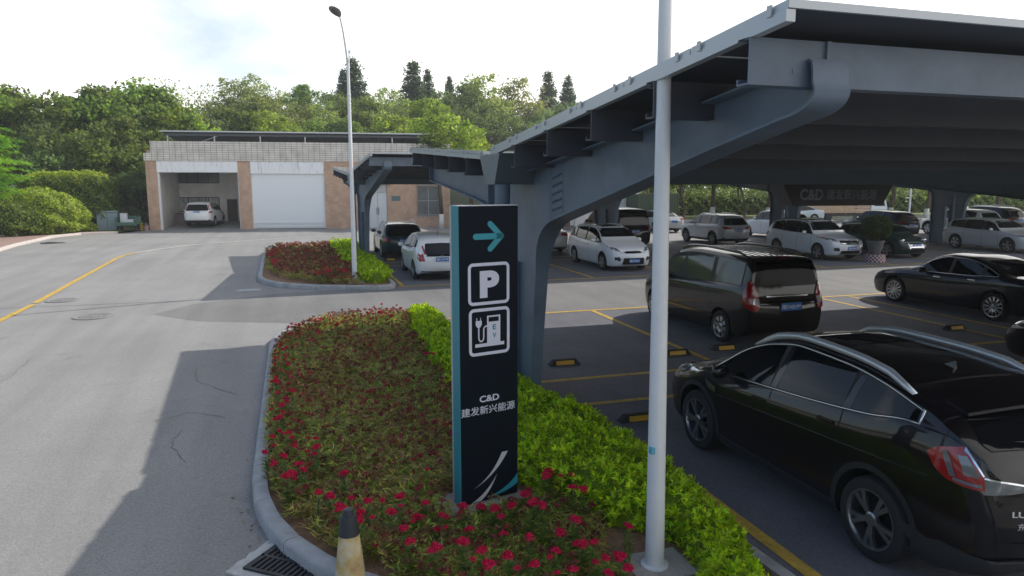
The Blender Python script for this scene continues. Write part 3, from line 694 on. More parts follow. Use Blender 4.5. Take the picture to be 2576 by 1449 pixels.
    for side in (-1, 1):
        v0, v1 = (NEAR_V, -.42) if side < 0 else (FAR_V, -.02)
        ang = math.atan2(roof_z(v1) - roof_z(v0), v1 - v0)
        for k in range(ncol + 1):
            x = min(max(k * pw, .03), length - .03); b = MB(); A, B_ = Vector((x, v0 + .02 * side * -1, roof_z(v0) - .085)), Vector((x, v1, roof_z(v1) - .085))
            vs = []
            for q in (A, B_):
                for dx, dz in ((-.03, -.03), (.03, -.03), (.03, .035), (-.03, .035)): vs.append((q.x + dx, q.y, q.z + dz))
            b.add(vs, [(0, 1, 2, 3), (7, 6, 5, 4), (0, 4, 5, 1), (1, 5, 6, 2), (2, 6, 7, 3), (3, 7, 4, 0)])
            if k == 0:                                       # panel clamps along the visible end
                for i in range(nl_ * 2):
                    s = (i + .5 + (.22 if i % 2 else -.22)) / (nl_ * 2); q = A.lerp(B_, s); b.box(q.x - .04, q.x - .03, q.y - .02, q.y + .02, q.z + .03, q.z + .092)
            b.build('panel_rail', STEEL_L, t, fix=True)
        b = None
        for r in range(nl_):
            a0, a1 = r / nl_, (r + 1) / nl_
            for k in range(ncol):
                if gaps or k == 0: b = MB()
                va, vb = v0 + (v1 - v0) * a0, v0 + (v1 - v0) * a1; g = .010; sgn = 1 if vb > va else -1
                va, vb = va + g * sgn, vb - g * sgn; lo, hi = min(va, vb), max(va, vb)
                zl, zh = roof_z(lo) if lo != 0 else 3.66, roof_z(hi)
                zl = roof_z(v0) + (roof_z(v1) - roof_z(v0)) * (lo - v0) / (v1 - v0); zh = roof_z(v0) + (roof_z(v1) - roof_z(v0)) * (hi - v0) / (v1 - v0)
                xa, xb = k * pw + .008, (k + 1) * pw - .008; th = .045
                vs = [(xa, lo, zl - th), (xb, lo, zl - th), (xb, hi, zh - th), (xa, hi, zh - th), (xa, lo, zl), (xb, lo, zl), (xb, hi, zh), (xa, hi, zh)]
                fr = .022; iv = [(xa + fr, lo + fr, zl - th - .0005), (xb - fr, lo + fr, zl - th - .0005), (xb - fr, hi - fr, zh - th - .0005), (xa + fr, hi - fr, zh - th - .0005)]
                b.add(iv, [(3, 2, 1, 0)], 1); b.add(vs[:4] + iv, [(1, 0, 4, 5), (2, 1, 5, 6), (3, 2, 6, 7), (0, 3, 7, 4)], 0); b.add(vs, [(4, 5, 6, 7)], 2); b.add(vs, [(0, 1, 5, 4), (1, 2, 6, 5), (2, 3, 7, 6), (3, 0, 4, 7)], 0)
                if gaps or k == ncol - 1: b.build('solar_panel', [STEEL_L, PANEL, PANEL_T], t)
    return t
canopy('large dark steel solar canopy whose near end fills the upper right', (2.6, 9.8, 0), 0, 24.8, [.4, 12.25, 24.0], 8)
canopy('farther solar canopy over the back row, starting beside the slim street lamp', (2.2, 29.1, 0), math.radians(2), 46, [.45, 11.25, 21.1, 32.0, 43], 18, gaps=False)
# hanging sign board under the far edge of the near canopy
t = thing('hanging_sign', 'dark trapezoid sign board with grey company lettering hanging under the canopy', 'sign', (14.2, 15.9, 0), math.radians(0))
b = MB(); b.prism([(-1.82, 3.2), (-1.48, 2.63), (1.48, 2.63), (1.82, 3.2)], 0, .5, 'y'); b.build('board', mat('board_dark', (.016, .017, .024), .45), t, fix=True)
for x in (-1.4, 1.2): MB().box(x, x + .05, .2, .25, 3.2, 3.72).build('hanger', STEEL, t)
GREYTXT = mat('dim_lettering', (.30, .32, .36), .5)
place_text('company_logo', 'C&D', .74, .3, T(-.90, -.004, 2.93) @ RX, GREYTXT, t, bold=.03)
place_text('company_name', '建发新兴能源', 1.66, .27, T(.42, -.004, 2.93) @ RX, GREYTXT, t, bold=.005)

# ================================================================== garage building
BO, BA = Vector((-9.55, 55.3, 0)), math.radians(-7.34)
g = thing('garage_building', 'low brick garage with grey tiled fascia, one open bay and one white shutter', 'garage', BO, BA)
b = MB()
b.box(0, .72, 0, .55, 0, 4.84); b.box(.0, .3, .55, 9, 0, 5.6); b.build('brick_pier', BRICK, g); MB().box(6.12, 6.95, 0, .55, 0, 4.84).build('brick_pier', BRICK, g); b = MB()
b.box(12.05, 15.1, 0, .3, 0, 4.84); b.box(15.1, 16.5, 0, .3, 3.2, 4.84); b.box(16.5, 18.68, 0, .3, 0, 4.84); b.box(18.68, 20.38, 0, .3, 0, .88); b.box(18.68, 20.38, 0, .3, 3.11, 4.84); b.box(20.38, 21.15, 0, .3, 0, 4.84)
b.box(20.85, 21.15, .3, 9, 0, 5.6)
b.build('brick_wall', BRICK, g)
b = MB(); b.box(.43, 21.2, -.1, .35, 4.842, 6.17); b.box(-.04, .43, -.1, 9, 4.842, 5.36); b.build('tiled_fascia', TILE, g)
for x0, x1, z0, z1 in ((.73, 6.11, 4.04, 4.80), (6.96, 12.04, 3.96, 4.72)):
    b = MB(); k = 5
    for i in range(k): b.box(x0 + (x1 - x0) * i / k + .006, x0 + (x1 - x0) * (i + 1) / k - .006, -.03 + .004 * (i % 2), .25, z0, z1)
    b.box(x0, x1, .0, .3, z1, 4.842); b.build('lintel_panel', STAINED, g)
b = MB(); b.box(7.02, 12.0, .14, .18, .05, 3.97); b.build('roller_shutter', SHUTTER, g)
b = MB()
RAILM = mat('pale_rail', (.70, .72, .74), .5)
for z in (.12, .30, .42): MB().box(7.02, 12.0, .10, .14, z, z + .07).build('shutter_bar', RAILM, g)
for q in ((6.955, 7.02, .08, .3, 0, 3.97), (12.0, 12.045, .08, .3, 0, 3.97), (.725, .86, .06, .3, 0, 4.04), (6.06, 6.115, .06, .3, 0, 4.04)): MB().box(*q).build('shutter_rail', RAILM, g)
INT = mat('garage_plaster', (.84, .82, .79), .85, var=.12, vscale=1.2)
b = MB(); b.box(.3, 12.05, 6.6, 6.8, 0, 5.5); b.box(6.45, 6.65, .55, 6.6, 0, 5.5); b.box(.3, .34, .55, 6.6, 0, 5.5); b.box(.3, 20.85, .55, 6.6, 5.5, 5.6); b.build('inner_wall', INT, g)
MB().add([(.72, -.0, .02), (6.12, 0, .02), (6.45, 6.6, .30), (.34, 6.6, .30)], [(0, 1, 2, 3)]).build('garage_floor', mat('garage_floor', (.26, .26, .26), .8, var=.15), g)
MB().add([(-.3, -1.1, .014), (12.2, -.9, .014), (12.2, 0.1, .022), (-.3, .1, .022)], [(0, 1, 2, 3)]).build('apron', mat('apron_concrete', (.27, .265, .26), .85, var=.15), g)
def win(name, x0, x1, z0, z1, y, nx, nz, fm, gm, fw=.06, d=.06):
    b = MB()
    for i in range(nx + 1): x = x0 + (x1 - x0) * i / nx; b.box(x - fw / 2, x + fw / 2, y - d, y, z0, z1)
    for j in range(nz + 1): z = z0 + (z1 - z0) * j / nz; b.box(x0 - fw / 2, x1 + fw / 2, y - d - .004, y - .004, z - fw / 2, z + fw / 2)
    f = b.build(name, fm, g); MB().box(x0, x1, y - .03, y - .015, z0, z1).build('pane', gm, f); return f
FRM = mat('dark_window_frame', (.03, .032, .035), .5)
r = ray
def inner(px, py, off=6.6):
    D = Vector((math.cos(BA), math.sin(BA), 0)); N = Vector((-D.y, D.x, 0)); rr = ray(px, py); t_ = (N.dot(BO) + off) / N.dot(rr); p = rr * t_
    return (p.x - BO.x) * D.x + (p.y - BO.y) * D.y, CAM_H + p.z
CURT = mat('curtained_glass', (.42, .44, .45), .25, var=.5, vscale=3)
x0, z1 = inner(443, 433); x1, z0 = inner(551, 460); win('window', x0, x1, z0, z1, 6.595, 4, 1, FRM, mat('dim_glass', (.15, .165, .175), .15))
x0, z1 = inner(447, 497); x1, z0 = inner(553, 532); win('window', x0, x1, z0, z1, 6.595, 4, 1, FRM, CURT)
x0, z1 = inner(571, 501); x1, _ = inner(600, 560)
MB().box(x0, x1, 6.52, 6.59, .3, z1).build('door', BROWN_DOOR, g); 
win('window', 18.74, 20.32, .94, 3.05, .2, 2, 2, mat('grey_window_frame', (.42, .41, .40), .5), mat('reeded_glass', (.15, .165, .17), .12, var=.2, vscale=2), .05)
b = MB(); b.box(18.6, 20.45, -.06, .0, .80, .88); b.box(18.6, 20.45, -.05, 0, 3.11, 3.18); b.build('window_sill', mat('sill_stone', (.38, .34, .31), .8), g)
dm = mat('white_metal_door', (.60, .64, .68), .45, .1)
d = MB().box(15.12, 15.79, .1, .16, .02, 2.58).box(15.81, 16.48, .1, .16, .02, 2.58).build('double_door', dm, g)
b = MB(); b.box(15.72, 15.75, .06, .1, 1.0, 1.5); b.box(15.85, 15.88, .06, .1, 1.0, 1.5); b.build('handle', FRM, d)
MB().box(15.12, 16.48, .1, .2, 2.6, 3.19).build('transom_panel', mat('transom', (.50, .51, .51), .6), g)
MB().box(14.9, 16.75, -.35, .0, 3.24, 3.32).build('door_hood', mat('hood_concrete', (.33, .29, .26), .8), g)
pl = MB().box(16.83, 17.46, -.03, -.002, 2.0, 2.36).build('name_plaque', mat('plaque_blue', (.10, .16, .19), .35), g)
MB().box(.3, 20.85, .35, 9, 5.62, 5.78).build('flat_roof', CONCRETE, g)
MB().box(.3, 20.85, 9, 9.2, 0, 5.78).build('rear_wall', INT, g)
# roof array
t = thing('roof_solar_array', 'long dark solar array on slim posts on top of the garage roof', 'solar array', BO, BA)
P0, P1 = 2.2, 8.6
def arr(x0, x1, z0, z1, th, m, name, y0=P0, y1=P1):
    MB().add([(x0, y0, z0), (x1, y0, z0), (x1, y1, z1), (x0, y1, z1), (x0, y0, z0 + th), (x1, y0, z0 + th), (x1, y1, z1 + th), (x0, y1, z1 + th)], [(3, 2, 1, 0), (4, 5, 6, 7), (0, 1, 5, 4), (1, 2, 6, 5), (2, 3, 7, 6), (3, 0, 4, 7)]).build(name, m, t)
for k in range(9): arr(.55 + k * 2.2, .55 + (k + 1) * 2.2 - .03, 6.96, 6.25, .06, [PANEL], 'solar_panel')
b = MB(); b.box(.5, 20.4, P0 - .06, P0, 6.97, 7.06); b.build('front_rail', STEEL_L, t)
MB().box(.6, 20.3, P0 + .3, P0 + .36, 6.72, 6.88).build('support_beam', PANEL, t)
for k in range(7):
    MB().box(.85 + k * 3.22, .93 + k * 3.22, P0 + .28, P0 + .38, 5.78, 6.72).build('post', STEEL_L, t); MB().box(.85 + k * 3.22, .93 + k * 3.22, P1 - .5, P1 - .4, 5.78, 6.3).build('post', STEEL_L, t)
MB().tube([(3.2, P0 + .36, 6.3), (4.3, P0 + .3, 6.7)], .03, 6).build('brace', STEEL_L, t)
# tools and odds by the garage
def wpt(x, y, z=0): return Vector((BO.x + x * math.cos(BA) - y * math.sin(BA), BO.y + x * math.sin(BA) + y * math.cos(BA), z))
for k, (x, lab) in enumerate(((1.55, 'thin broom leaning on the garage wall, leftmost of the tools'), (1.85, 'long handled mop leaning on the garage wall between two brooms'), (2.3, 'broom leaning on the garage wall nearest the white car'))):
    p = wpt(x, 5.9, .27); t = thing('broom', lab, 'broom', p, BA, 'tools leaning inside the garage')
    MB().tube([(0, 0, .2), (.03, .55, 1.75 + .1 * k)], .02, 8).build('handle', mat('tool_handle', (.12, .12, .12), .6), t)
    b = MB(); b.box(-.16, .16, -.05, .06, 0, .08); b.box(-.11, .11, -.035, .045, .08, .24, bev=.02); b.build('broom_head', PLASTIC, t)
t = thing('storage_bin', 'stacked dull red crate against the left wall in the open garage', 'bin', wpt(.95, 4.6, .21), BA)
MB().box(-.35, .35, -.3, .3, 0, .75, bev=.03).build('bin_body', mat('bin_pinkgrey', (.22, .17, .18), .7), t); MB().box(-.38, .38, -.33, .33, .75, .8, bev=.015).build('lid', PLASTIC, t)
# utility trolley
GREENM = mat('trolley_green', (.05, .14, .11), .5)
t = thing('utility_cart', 'small dark green utility cart carrying white boxes beside the brick pier', 'cart', (-10.62, 54.0, .02), math.radians(-5))
b = MB(); b.box(-.62, .62, -.5, .6, .52, .60); b.box(-.66, -.60, -.52, .62, .5, 1.0); b.box(.60, .66, -.52, .62, .5, 1.0); b.box(-.66, .66, .56, .62, .5, 1.05); b.box(-.66, .66, -.54, -.50, .44, .66); b.build('cart_bed', GREENM, t)
b = MB(); b.tube([(-.55, .5, 1.0), (-.55, .5, 1.45), (.5, .5, 1.45), (.5, .5, 1.0)], .025, 8); b.tube([(-.55, .5, 1.22), (.5, .5, 1.22)], .02, 8); b.build('push_rail', FRM, t)
for s in (-1, 1):
    for y in (-.35, .4): MB().lathe([(.04, -.05), (.2, -.05), (.23, -.03), (.23, .03), (.2, .05), (.04, .05)], 20, M=T(s * .56, y, .23, ry=PI / 2)).build('wheel', RUBBER, t)
MB().tube([(0, -.5, .5), (0, -.62, .12)], .03, 8).build('tow_bar', FRM, t)
for nm, lab, x, y, z, sx, sy, sz in (('storage_box', 'upright white box on the utility cart', -.28, .1, .60, .2, .15, .62), ('storage_box', 'flat pale box lying at the front of the utility cart', .1, -.15, .60, .34, .25, .2)):
    o = thing(nm, lab, 'box', Matrix.LocRotScale(Vector((-10.62, 54.0, .02)), None, None) @ Matrix.Rotation(math.radians(-5), 4, 'Z') @ Vector((x, y, z)), math.radians(-5))
    MB().box(-sx, sx, -sy, sy, 0, sz, bev=.02).build('box_body', mat('box_white', (.6, .63, .67), .6), o); MB().box(-sx * 1.02, sx * 1.02, -sy * 1.02, sy * 1.02, sz, sz + .03, bev=.008).build('lid', mat('box_white'), o)
t = thing('hazard_block', 'low block with yellow and black chevrons beside the utility cart', 'barrier', (-9.98, 54.35, .01), math.radians(-5))
MB().box(-.2, .2, 0, .15, 0, .6, bev=.02).build('block', mat('hazard_black', (.03, .03, .03), .6), t)
b = MB()
for k in range(4):
    z = .03 + k * .14
    for s in (-1, 1): b.add([(0, -.004, z + .10), (s * .2, -.004, z), (s * .2, -.004, min(z + .07, .6)), (0, -.004, min(z + .17, .6))], [(0, 1, 2, 3) if s > 0 else (3, 2, 1, 0)])
b.build('chevrons', mat('hazard_yellow', (.5, .38, .03), .6), t)
t = thing('flower_pot', 'pinkish clay flower pot on the ground against the brick pier', 'pot', (-9.62, 54.45, .01)); MB().lathe([(.12, 0), (.17, .3), (.19, .3), (.19, .36), (.16, .36), (.14, .3)], 20).build('pot', mat('pink_clay', (.36, .25, .24), .8), t); 
MB().lathe([(.01, .31), (.15, .32), (.12, .47), (.02, .56)], 12).build('pot_plant', mat('dry_plant', (.16, .11, .10), .9, var=.5, vscale=30), t)
t = thing('utility_cabinet', 'pale blue metal cabinet between the trimmed hedge and the utility cart', 'cabinet', (at_y(272, 560, 55.2)[0], 55.2, .1), math.radians(5))
MB().box(-.62, .62, -.4, .4, 0, 1.3, bev=.02).build('cabinet_body', mat('cabinet_blue', (.22, .31, .36), .5), t); MB().box(-.01, .01, -.412, -.4, .1, 1.2).box(-.58, .58, -.408, -.4, 1.17, 1.21).build('door_seam', FRM, t)
# ---- pale workshop wall behind the second row
wy = 46.5; xa, _ = at_y(1290, 560, wy); xb, _ = at_y(1607, 560, wy)
t = thing('workshop_wall', 'long pale panelled workshop wall with a brown door behind the parked cars', 'building', (0, wy, 0))
b = MB(); pal = mat('pale_panel', (.66, .65, .65), .6, var=.08, vscale=2)
e0 = xa
while e0 < xb - .2: b.box(e0 + .02, min(e0 + 2.1, xb) - .02, 0, .2, .35, 4.2); e0 += 2.1
b.build('wall_panel', pal, t); MB().box(xa, xb, .05, 8, 0, .35).box(xa, xb, .12, 8, .35, 4.15).build('wall_core', mat('panel_joint', (.2, .2, .21), .8), t)
x0, _ = at_y(1411, 500, wy); x1, _ = at_y(1434, 500, wy); MB().box(x0, x1, -.05, .02, .3, 2.75).build('door', mat('rust_door', (.17, .085, .06), .6, var=.25), t)
x0, _ = at_y(1447, 500, wy); MB().tube([(x0, -.1, .1), (x0, -.1, 4.2)], .07, 10).build('downpipe', mat('box_white'), t)
MB().box(xa - .1, xb + .1, -.3, 8.2, 4.2, 4.45).build('roof_slab', CONCRETE, t)
xg, _ = at_y(1604, 540, 44.5); t = thing('container', 'dark green ribbed container beside the workshop wall behind the near pole', 'container', (xg + 1.6, 44.5, .02))
b = MB(); b.box(-1.5, 1.5, 0, 2.3, .1, 2.5)
for i in range(14): b.box(-1.45 + i * .21, -1.35 + i * .21, -.04, 0, .2, 2.4)
b.build('container_body', mat('container_green', (.055, .085, .05), .6), t); b = MB(); b.box(-1.55, -1.5, -.05, 0, .05, 2.55); b.box(1.5, 1.55, -.05, 0, .05, 2.55); b.box(-1.55, 1.55, -.05, 0, 2.5, 2.57); b.box(-1.55, 1.55, -.05, 0, .02, .1); b.build('container_frame', mat('container_edge', (.10, .12, .05), .6), t)
# thin far post under the canopy on the right
xp, _ = at_y(2290, 500, 44)
t = thing('light_pole', 'thin pale pole standing in front of the far trees at the right', 'pole', (xp, 44, 0)); MB().tube([(0, 0, 0), (0, 0, 6.5)], [.075, .05], 12).build('pole', WHITEPAINT, t); MB().lathe([(.16, 0), (.16, .05), (.1, .1)], 14).build('base_flange', WHITEPAINT, t); MB().box(-.5, .1, -.06, .06, 6.45, 6.55, bev=.02).build('lamp_head', WHITEPAINT, t)
# potted bush on a checked plinth between two parked cars (foliage added below)
t = POT = thing('potted_bush', 'round potted bush on a red and white checked ring between two cars', 'potted plant', (23.2, 23.75, .015))
MB().lathe([(.17, .30), (.22, .34), (.30, .62), (.34, .80), (.36, .82), (.36, .88), (.31, .88), (.30, .8)], 28).build('pot', mat('grey_pot', (.13, .13, .12), .7, var=.2), t, angle=40)
chk = mat('checked_tile', (.5, .5, .5), .6); n_, l_ = nodes_of(chk); tc_ = n_.new('ShaderNodeTexCoord'); ck = n_.new('ShaderNodeTexChecker')
ck.inputs['Scale'].default_value = 1; ck.inputs['Color1'].default_value = (.55, .5, .5, 1); ck.inputs['Color2'].default_value = (.2, .03, .06, 1)
l_.new(tc_.outputs['UV'], ck.inputs['Vector']); l_.new(ck.outputs['Color'], n_['Principled BSDF'].inputs['Base Color'])
b = MB(); b.lathe([(.42, 0), (.42, .10), (.42, .20), (.42, .30), (.2, .305)], 32, cap=False); o = b.build('checked_ring', chk, t, angle=40)
uv = o.data.uv_layers.new(name='UVMap')
for lp in o.data.loops:
    v = o.data.vertices[lp.vertex_index].co; uv.data[lp.index].uv = (0, 0)
for p in o.data.polygons:
    a = [math.atan2(o.data.vertices[i].co.y, o.data.vertices[i].co.x) for i in p.vertices]; 
    if max(a) - min(a) > PI: a = [q + 2 * PI if q < 0 else q for q in a]
    for li, q in zip(p.loop_indices, a): uv.data[li].uv = (q / (2 * PI) * 32 + .001, o.data.vertices[o.data.loops[li].vertex_index].co.z / .075 + .001)
# ================================================================== cars
# profile points: (fraction of length from the front, fraction of height)
PROF = {
 'suv': dict(zt=[(0, .47), (.03, .535), (.12, .585), (.235, .645), (.265, .68), (.37, .915), (.43, .972), (.54, 1.0), (.74, .985), (.86, .945), (.915, .87), (.965, .69), (.985, .63), (1, .58)],
             belt=[(0, .42), (.03, .48), (.12, .535), (.24, .60), (.3, .625), (.6, .645), (.9, .685), (.965, .64), (1, .53)], zb=.13, cow=.245, tum=.36, win=[(.0, .47), (.495, .70), (.725, .875)]),
 'sedan': dict(zt=[(0, .45), (.03, .52), (.13, .60), (.27, .665), (.30, .70), (.42, .94), (.5, 1.0), (.60, .995), (.70, .93), (.84, .755), (.87, .735), (.97, .72), (.988, .66), (1, .60)],
             belt=[(0, .40), (.03, .46), (.13, .55), (.28, .62), (.6, .655), (.84, .70), (.97, .675), (1, .55)], zb=.12, cow=.28, tum=.42, win=[(0, .52), (.54, .705), (.725, .79)]),
 'hatch': dict(zt=[(0, .45), (.03, .53), (.10, .60), (.165, .655), (.20, .69), (.345, .925), (.44, .985), (.55, 1.0), (.80, .955), (.885, .905), (.945, .74), (.975, .63), (1, .56)],
             belt=[(0, .40), (.03, .47), (.10, .55), (.18, .61), (.6, .65), (.88, .70), (.95, .64), (1, .5)], zb=.12, cow=.19, tum=.34, win=[(0, .31), (.33, .55), (.575, .74), (.76, .87)]),
 'mpv': dict(zt=[(0, .44), (.03, .53), (.11, .60), (.185, .665), (.21, .69), (.36, .92), (.45, .985), (.56, 1.0), (.82, .97), (.915, .92), (.96, .76), (.985, .64), (1, .57)],
             belt=[(0, .39), (.03, .47), (.11, .55), (.2, .605), (.6, .63), (.9, .67), (.965, .62), (1, .5)], zb=.11, cow=.205, tum=.33, win=[(0, .33), (.35, .545), (.57, .76), (.785, .905)]),
 'van': dict(zt=[(0, .43), (.03, .51), (.10, .575), (.175, .625), (.20, .655), (.325, .90), (.40, .97), (.55, 1.0), (.84, .985), (.945, .96), (.968, .90), (.982, .72), (.992, .58), (1, .52)],
             belt=[(0, .38), (.03, .44), (.10, .51), (.19, .58), (.6, .625), (.96, .655), (.982, .60), (1, .48)], zb=.11, cow=.19, tum=.21, boxy=1, win=[(0, .435), (.46, .69), (.72, .925)]),
 'mini': dict(zt=[(0, .46), (.03, .55), (.12, .625), (.215, .67), (.24, .70), (.34, .93), (.42, .985), (.55, 1.0), (.84, .955), (.90, .91), (.955, .72), (.98, .64), (1, .58)],
             belt=[(0, .42), (.03, .50), (.12, .585), (.22, .63), (.6, .655), (.9, .68), (.96, .64), (1, .53)], zb=.12, cow=.225, tum=.32, win=[(0, .50), (.53, .73), (.755, .89)]),
 'coupe_suv': dict(zt=[(0, .45), (.025, .52), (.10, .585), (.20, .635), (.235, .67), (.36, .895), (.43, .962), (.52, 1.0), (.66, .992), (.78, .958), (.865, .91), (.905, .868), (.95, .785), (.978, .735), (1, .66)],
             belt=[(0, .40), (.03, .46), (.12, .53), (.235, .605), (.4, .645), (.6, .69), (.76, .74), (.855, .785), (.92, .785), (.965, .72), (1, .56)], zb=.13, cow=.22, tum=.42, win=[(0, .475), (.50, .695), (.712, .862)]),
}
CUT_OK = True
def car_surface(L, Wd, H, pr, fine=1.0):
    zt = pchip([(s * L, z * H) for s, z in pr['zt']]); belt = pchip([(s * L, z * H) for s, z in pr['belt']])
    bx = pr.get('boxy')
    zb = pchip([(0, pr['zb'] * H * 1.15), (.08 * L, pr['zb'] * H), (.9 * L, pr['zb'] * H), (L, pr['zb'] * H * 1.5)])
    hw = pchip([(0, .73 * Wd / 2), (.018 * L, .83 * Wd / 2), (.05 * L, .91 * Wd / 2), (.11 * L, .972 * Wd / 2), (.2 * L, Wd / 2), (.8 * L, Wd / 2), (.90 * L, (.99 if bx else .975) * Wd / 2), (.955 * L, (.975 if bx else .93) * Wd / 2), (.985 * L, (.945 if bx else .87) * Wd / 2), (L, (.90 if bx else .80) * Wd / 2)])
    # stations placed by arc length of the roof line
    st = [0]; n = int(900); acc = 0; step = .085 / fine
    prev = (0, zt(0))
    for i in range(1, n + 1):
        s = L * i / n; p = (s, zt(s)); acc += math.hypot(p[0] - prev[0], p[1] - prev[1]) + abs(hw(s) - hw(prev[0])); prev = p
        if acc >= step or i == n: st.append(s); acc = 0
    tum = pr['tum']
    def section(s):
        h, b, z0, z1 = hw(s), belt(s), zb(s), zt(s); z1 = max(z1, b + .03); crown = min(.055, (z1 - b) * .5)
        ze = z1 - crown; Hh = ze - b
        low = [(0, z0), (.40 * .86 * h, z0), (.75 * .86 * h, z0), (.86 * h, z0)]
        side = [(.93 * h, z0 + .02), (.965 * h, z0 + .07), (.978 * h, z0 + .13)]
        for f, w in ((.18, .985), (.36, .995), (.52, 1.0), (.66, 1.0), (.78, .994), (.86, .990), (.90, .976), (.955, .963), (1.0, .945)):
            side.append((w * h, z0 + .13 + (b - z0 - .13) * f))
        y0 = .945 * h - .006; gl = []
        t = max(0, min(1, Hh / .12))
        for f in (.06, .25, .5, .72, .88): gl.append((y0 - tum * Hh * (f + .12 * f * f), b + Hh * f))
        yt = y0 - tum * Hh * 1.07
        rf = [(yt - .012 - .02 * t, ze + crown * .06 + .0), (yt - .05 - .02 * t, ze + crown * .30), (yt * .80, ze + crown * .58), (yt * .52, ze + crown * .85), (yt * .25, ze + crown * .97), (0, z1)]
        return low + side + gl + rf
    secs = [section(s) for s in st]; m = len(secs[0]); V = []; F = []; MI = []
    zmax = H
    def yy(s, z):                                   # bow the nose and the tail: y position with lean by height
        u = z / H
        d = 0
        k = max(0, 1 - s / (.12 * L)); d += k * .11 * max(0, (u - .30)) / .25 * .5 if u > .30 else k * .07 * (.30 - u) / .2
        k2 = max(0, 1 - (L - s) / (.07 * L)); d -= k2 * .05 * (.30 - u) / .2 if u < .30 else 0
        return L / 2 - s - d
    idx = []
    for s, sec in zip(st, secs):
        row = []
        for j, (x, z) in enumerate(sec): row.append(len(V)); V.append((-x, yy(s, z), z))
        rr = list(row)
        for j in range(m):
            if j in (0, m - 1): continue
            rr.append(len(V)); V.append((sec[j][0], yy(s, sec[j][1]), sec[j][1]))
        left = row; right = [row[0]] + rr[m:] + [row[-1]]
        idx.append((left, right))
    for i in range(len(st) - 1):
        for j in range(m - 1):
            dark = 1 if j < 3 else 0
            if 3 <= j < 6: dark = 2
            F.append((idx[i][0][j], idx[i][0][j + 1], idx[i + 1][0][j + 1], idx[i + 1][0][j])); MI.append(dark)
            F.append((idx[i][1][j + 1], idx[i][1][j], idx[i + 1][1][j], idx[i + 1][1][j + 1])); MI.append(dark)
    cols = [0, .25, .52, .80, 1] if 0 else [0, .40, .75, 1]
    for e, sg in ((0, 1), (len(st) - 1, -1)):
        sec = secs[e]; rows = []; nose = (.16 if sg > 0 else .13) * Wd / 1.8
        for j in range(3, m):
            x, z = sec[j]; row = []
            for c in [-1, -.75, -.40, 0, .40, .75, 1]:
                if abs(c) == 1: row.append(idx[e][0 if c < 0 else 1][j])
                elif j == 3: row.append(idx[e][0 if c < 0 else 1][{.75: 2, .40: 1, 0: 0}[abs(c)]])
                elif j == m - 1: row.append(idx[e][0][m - 1])
                else:
                    bz = 1 - abs((z - sec[3][1]) / (sec[m - 1][1] - sec[3][1]) * 2 - 1) ** 3
                    row.append(len(V)); V.append((x * c, yy(st[e], z) + sg * nose * (1 - c * c) * (.4 + .6 * bz) * min(1, (j - 3) / 2) * min(1, (m - 1 - j) / 3), z))
            rows.append(row)
        for a, b in zip(rows, rows[1:]):
            for k in range(6):
                q = [a[k], a[k + 1], b[k + 1], b[k]]; q2 = []
                for v in q:
                    if v not in q2: q2.append(v)
                if len(q2) >= 3: F.append(tuple(q2 if sg > 0 else q2[::-1])); MI.append(2 if rows.index(a) < 2 else 0)
    return V, F, MI, dict(zt=zt, belt=belt, zb=zb, hw=hw, L=L, W=Wd, H=H)
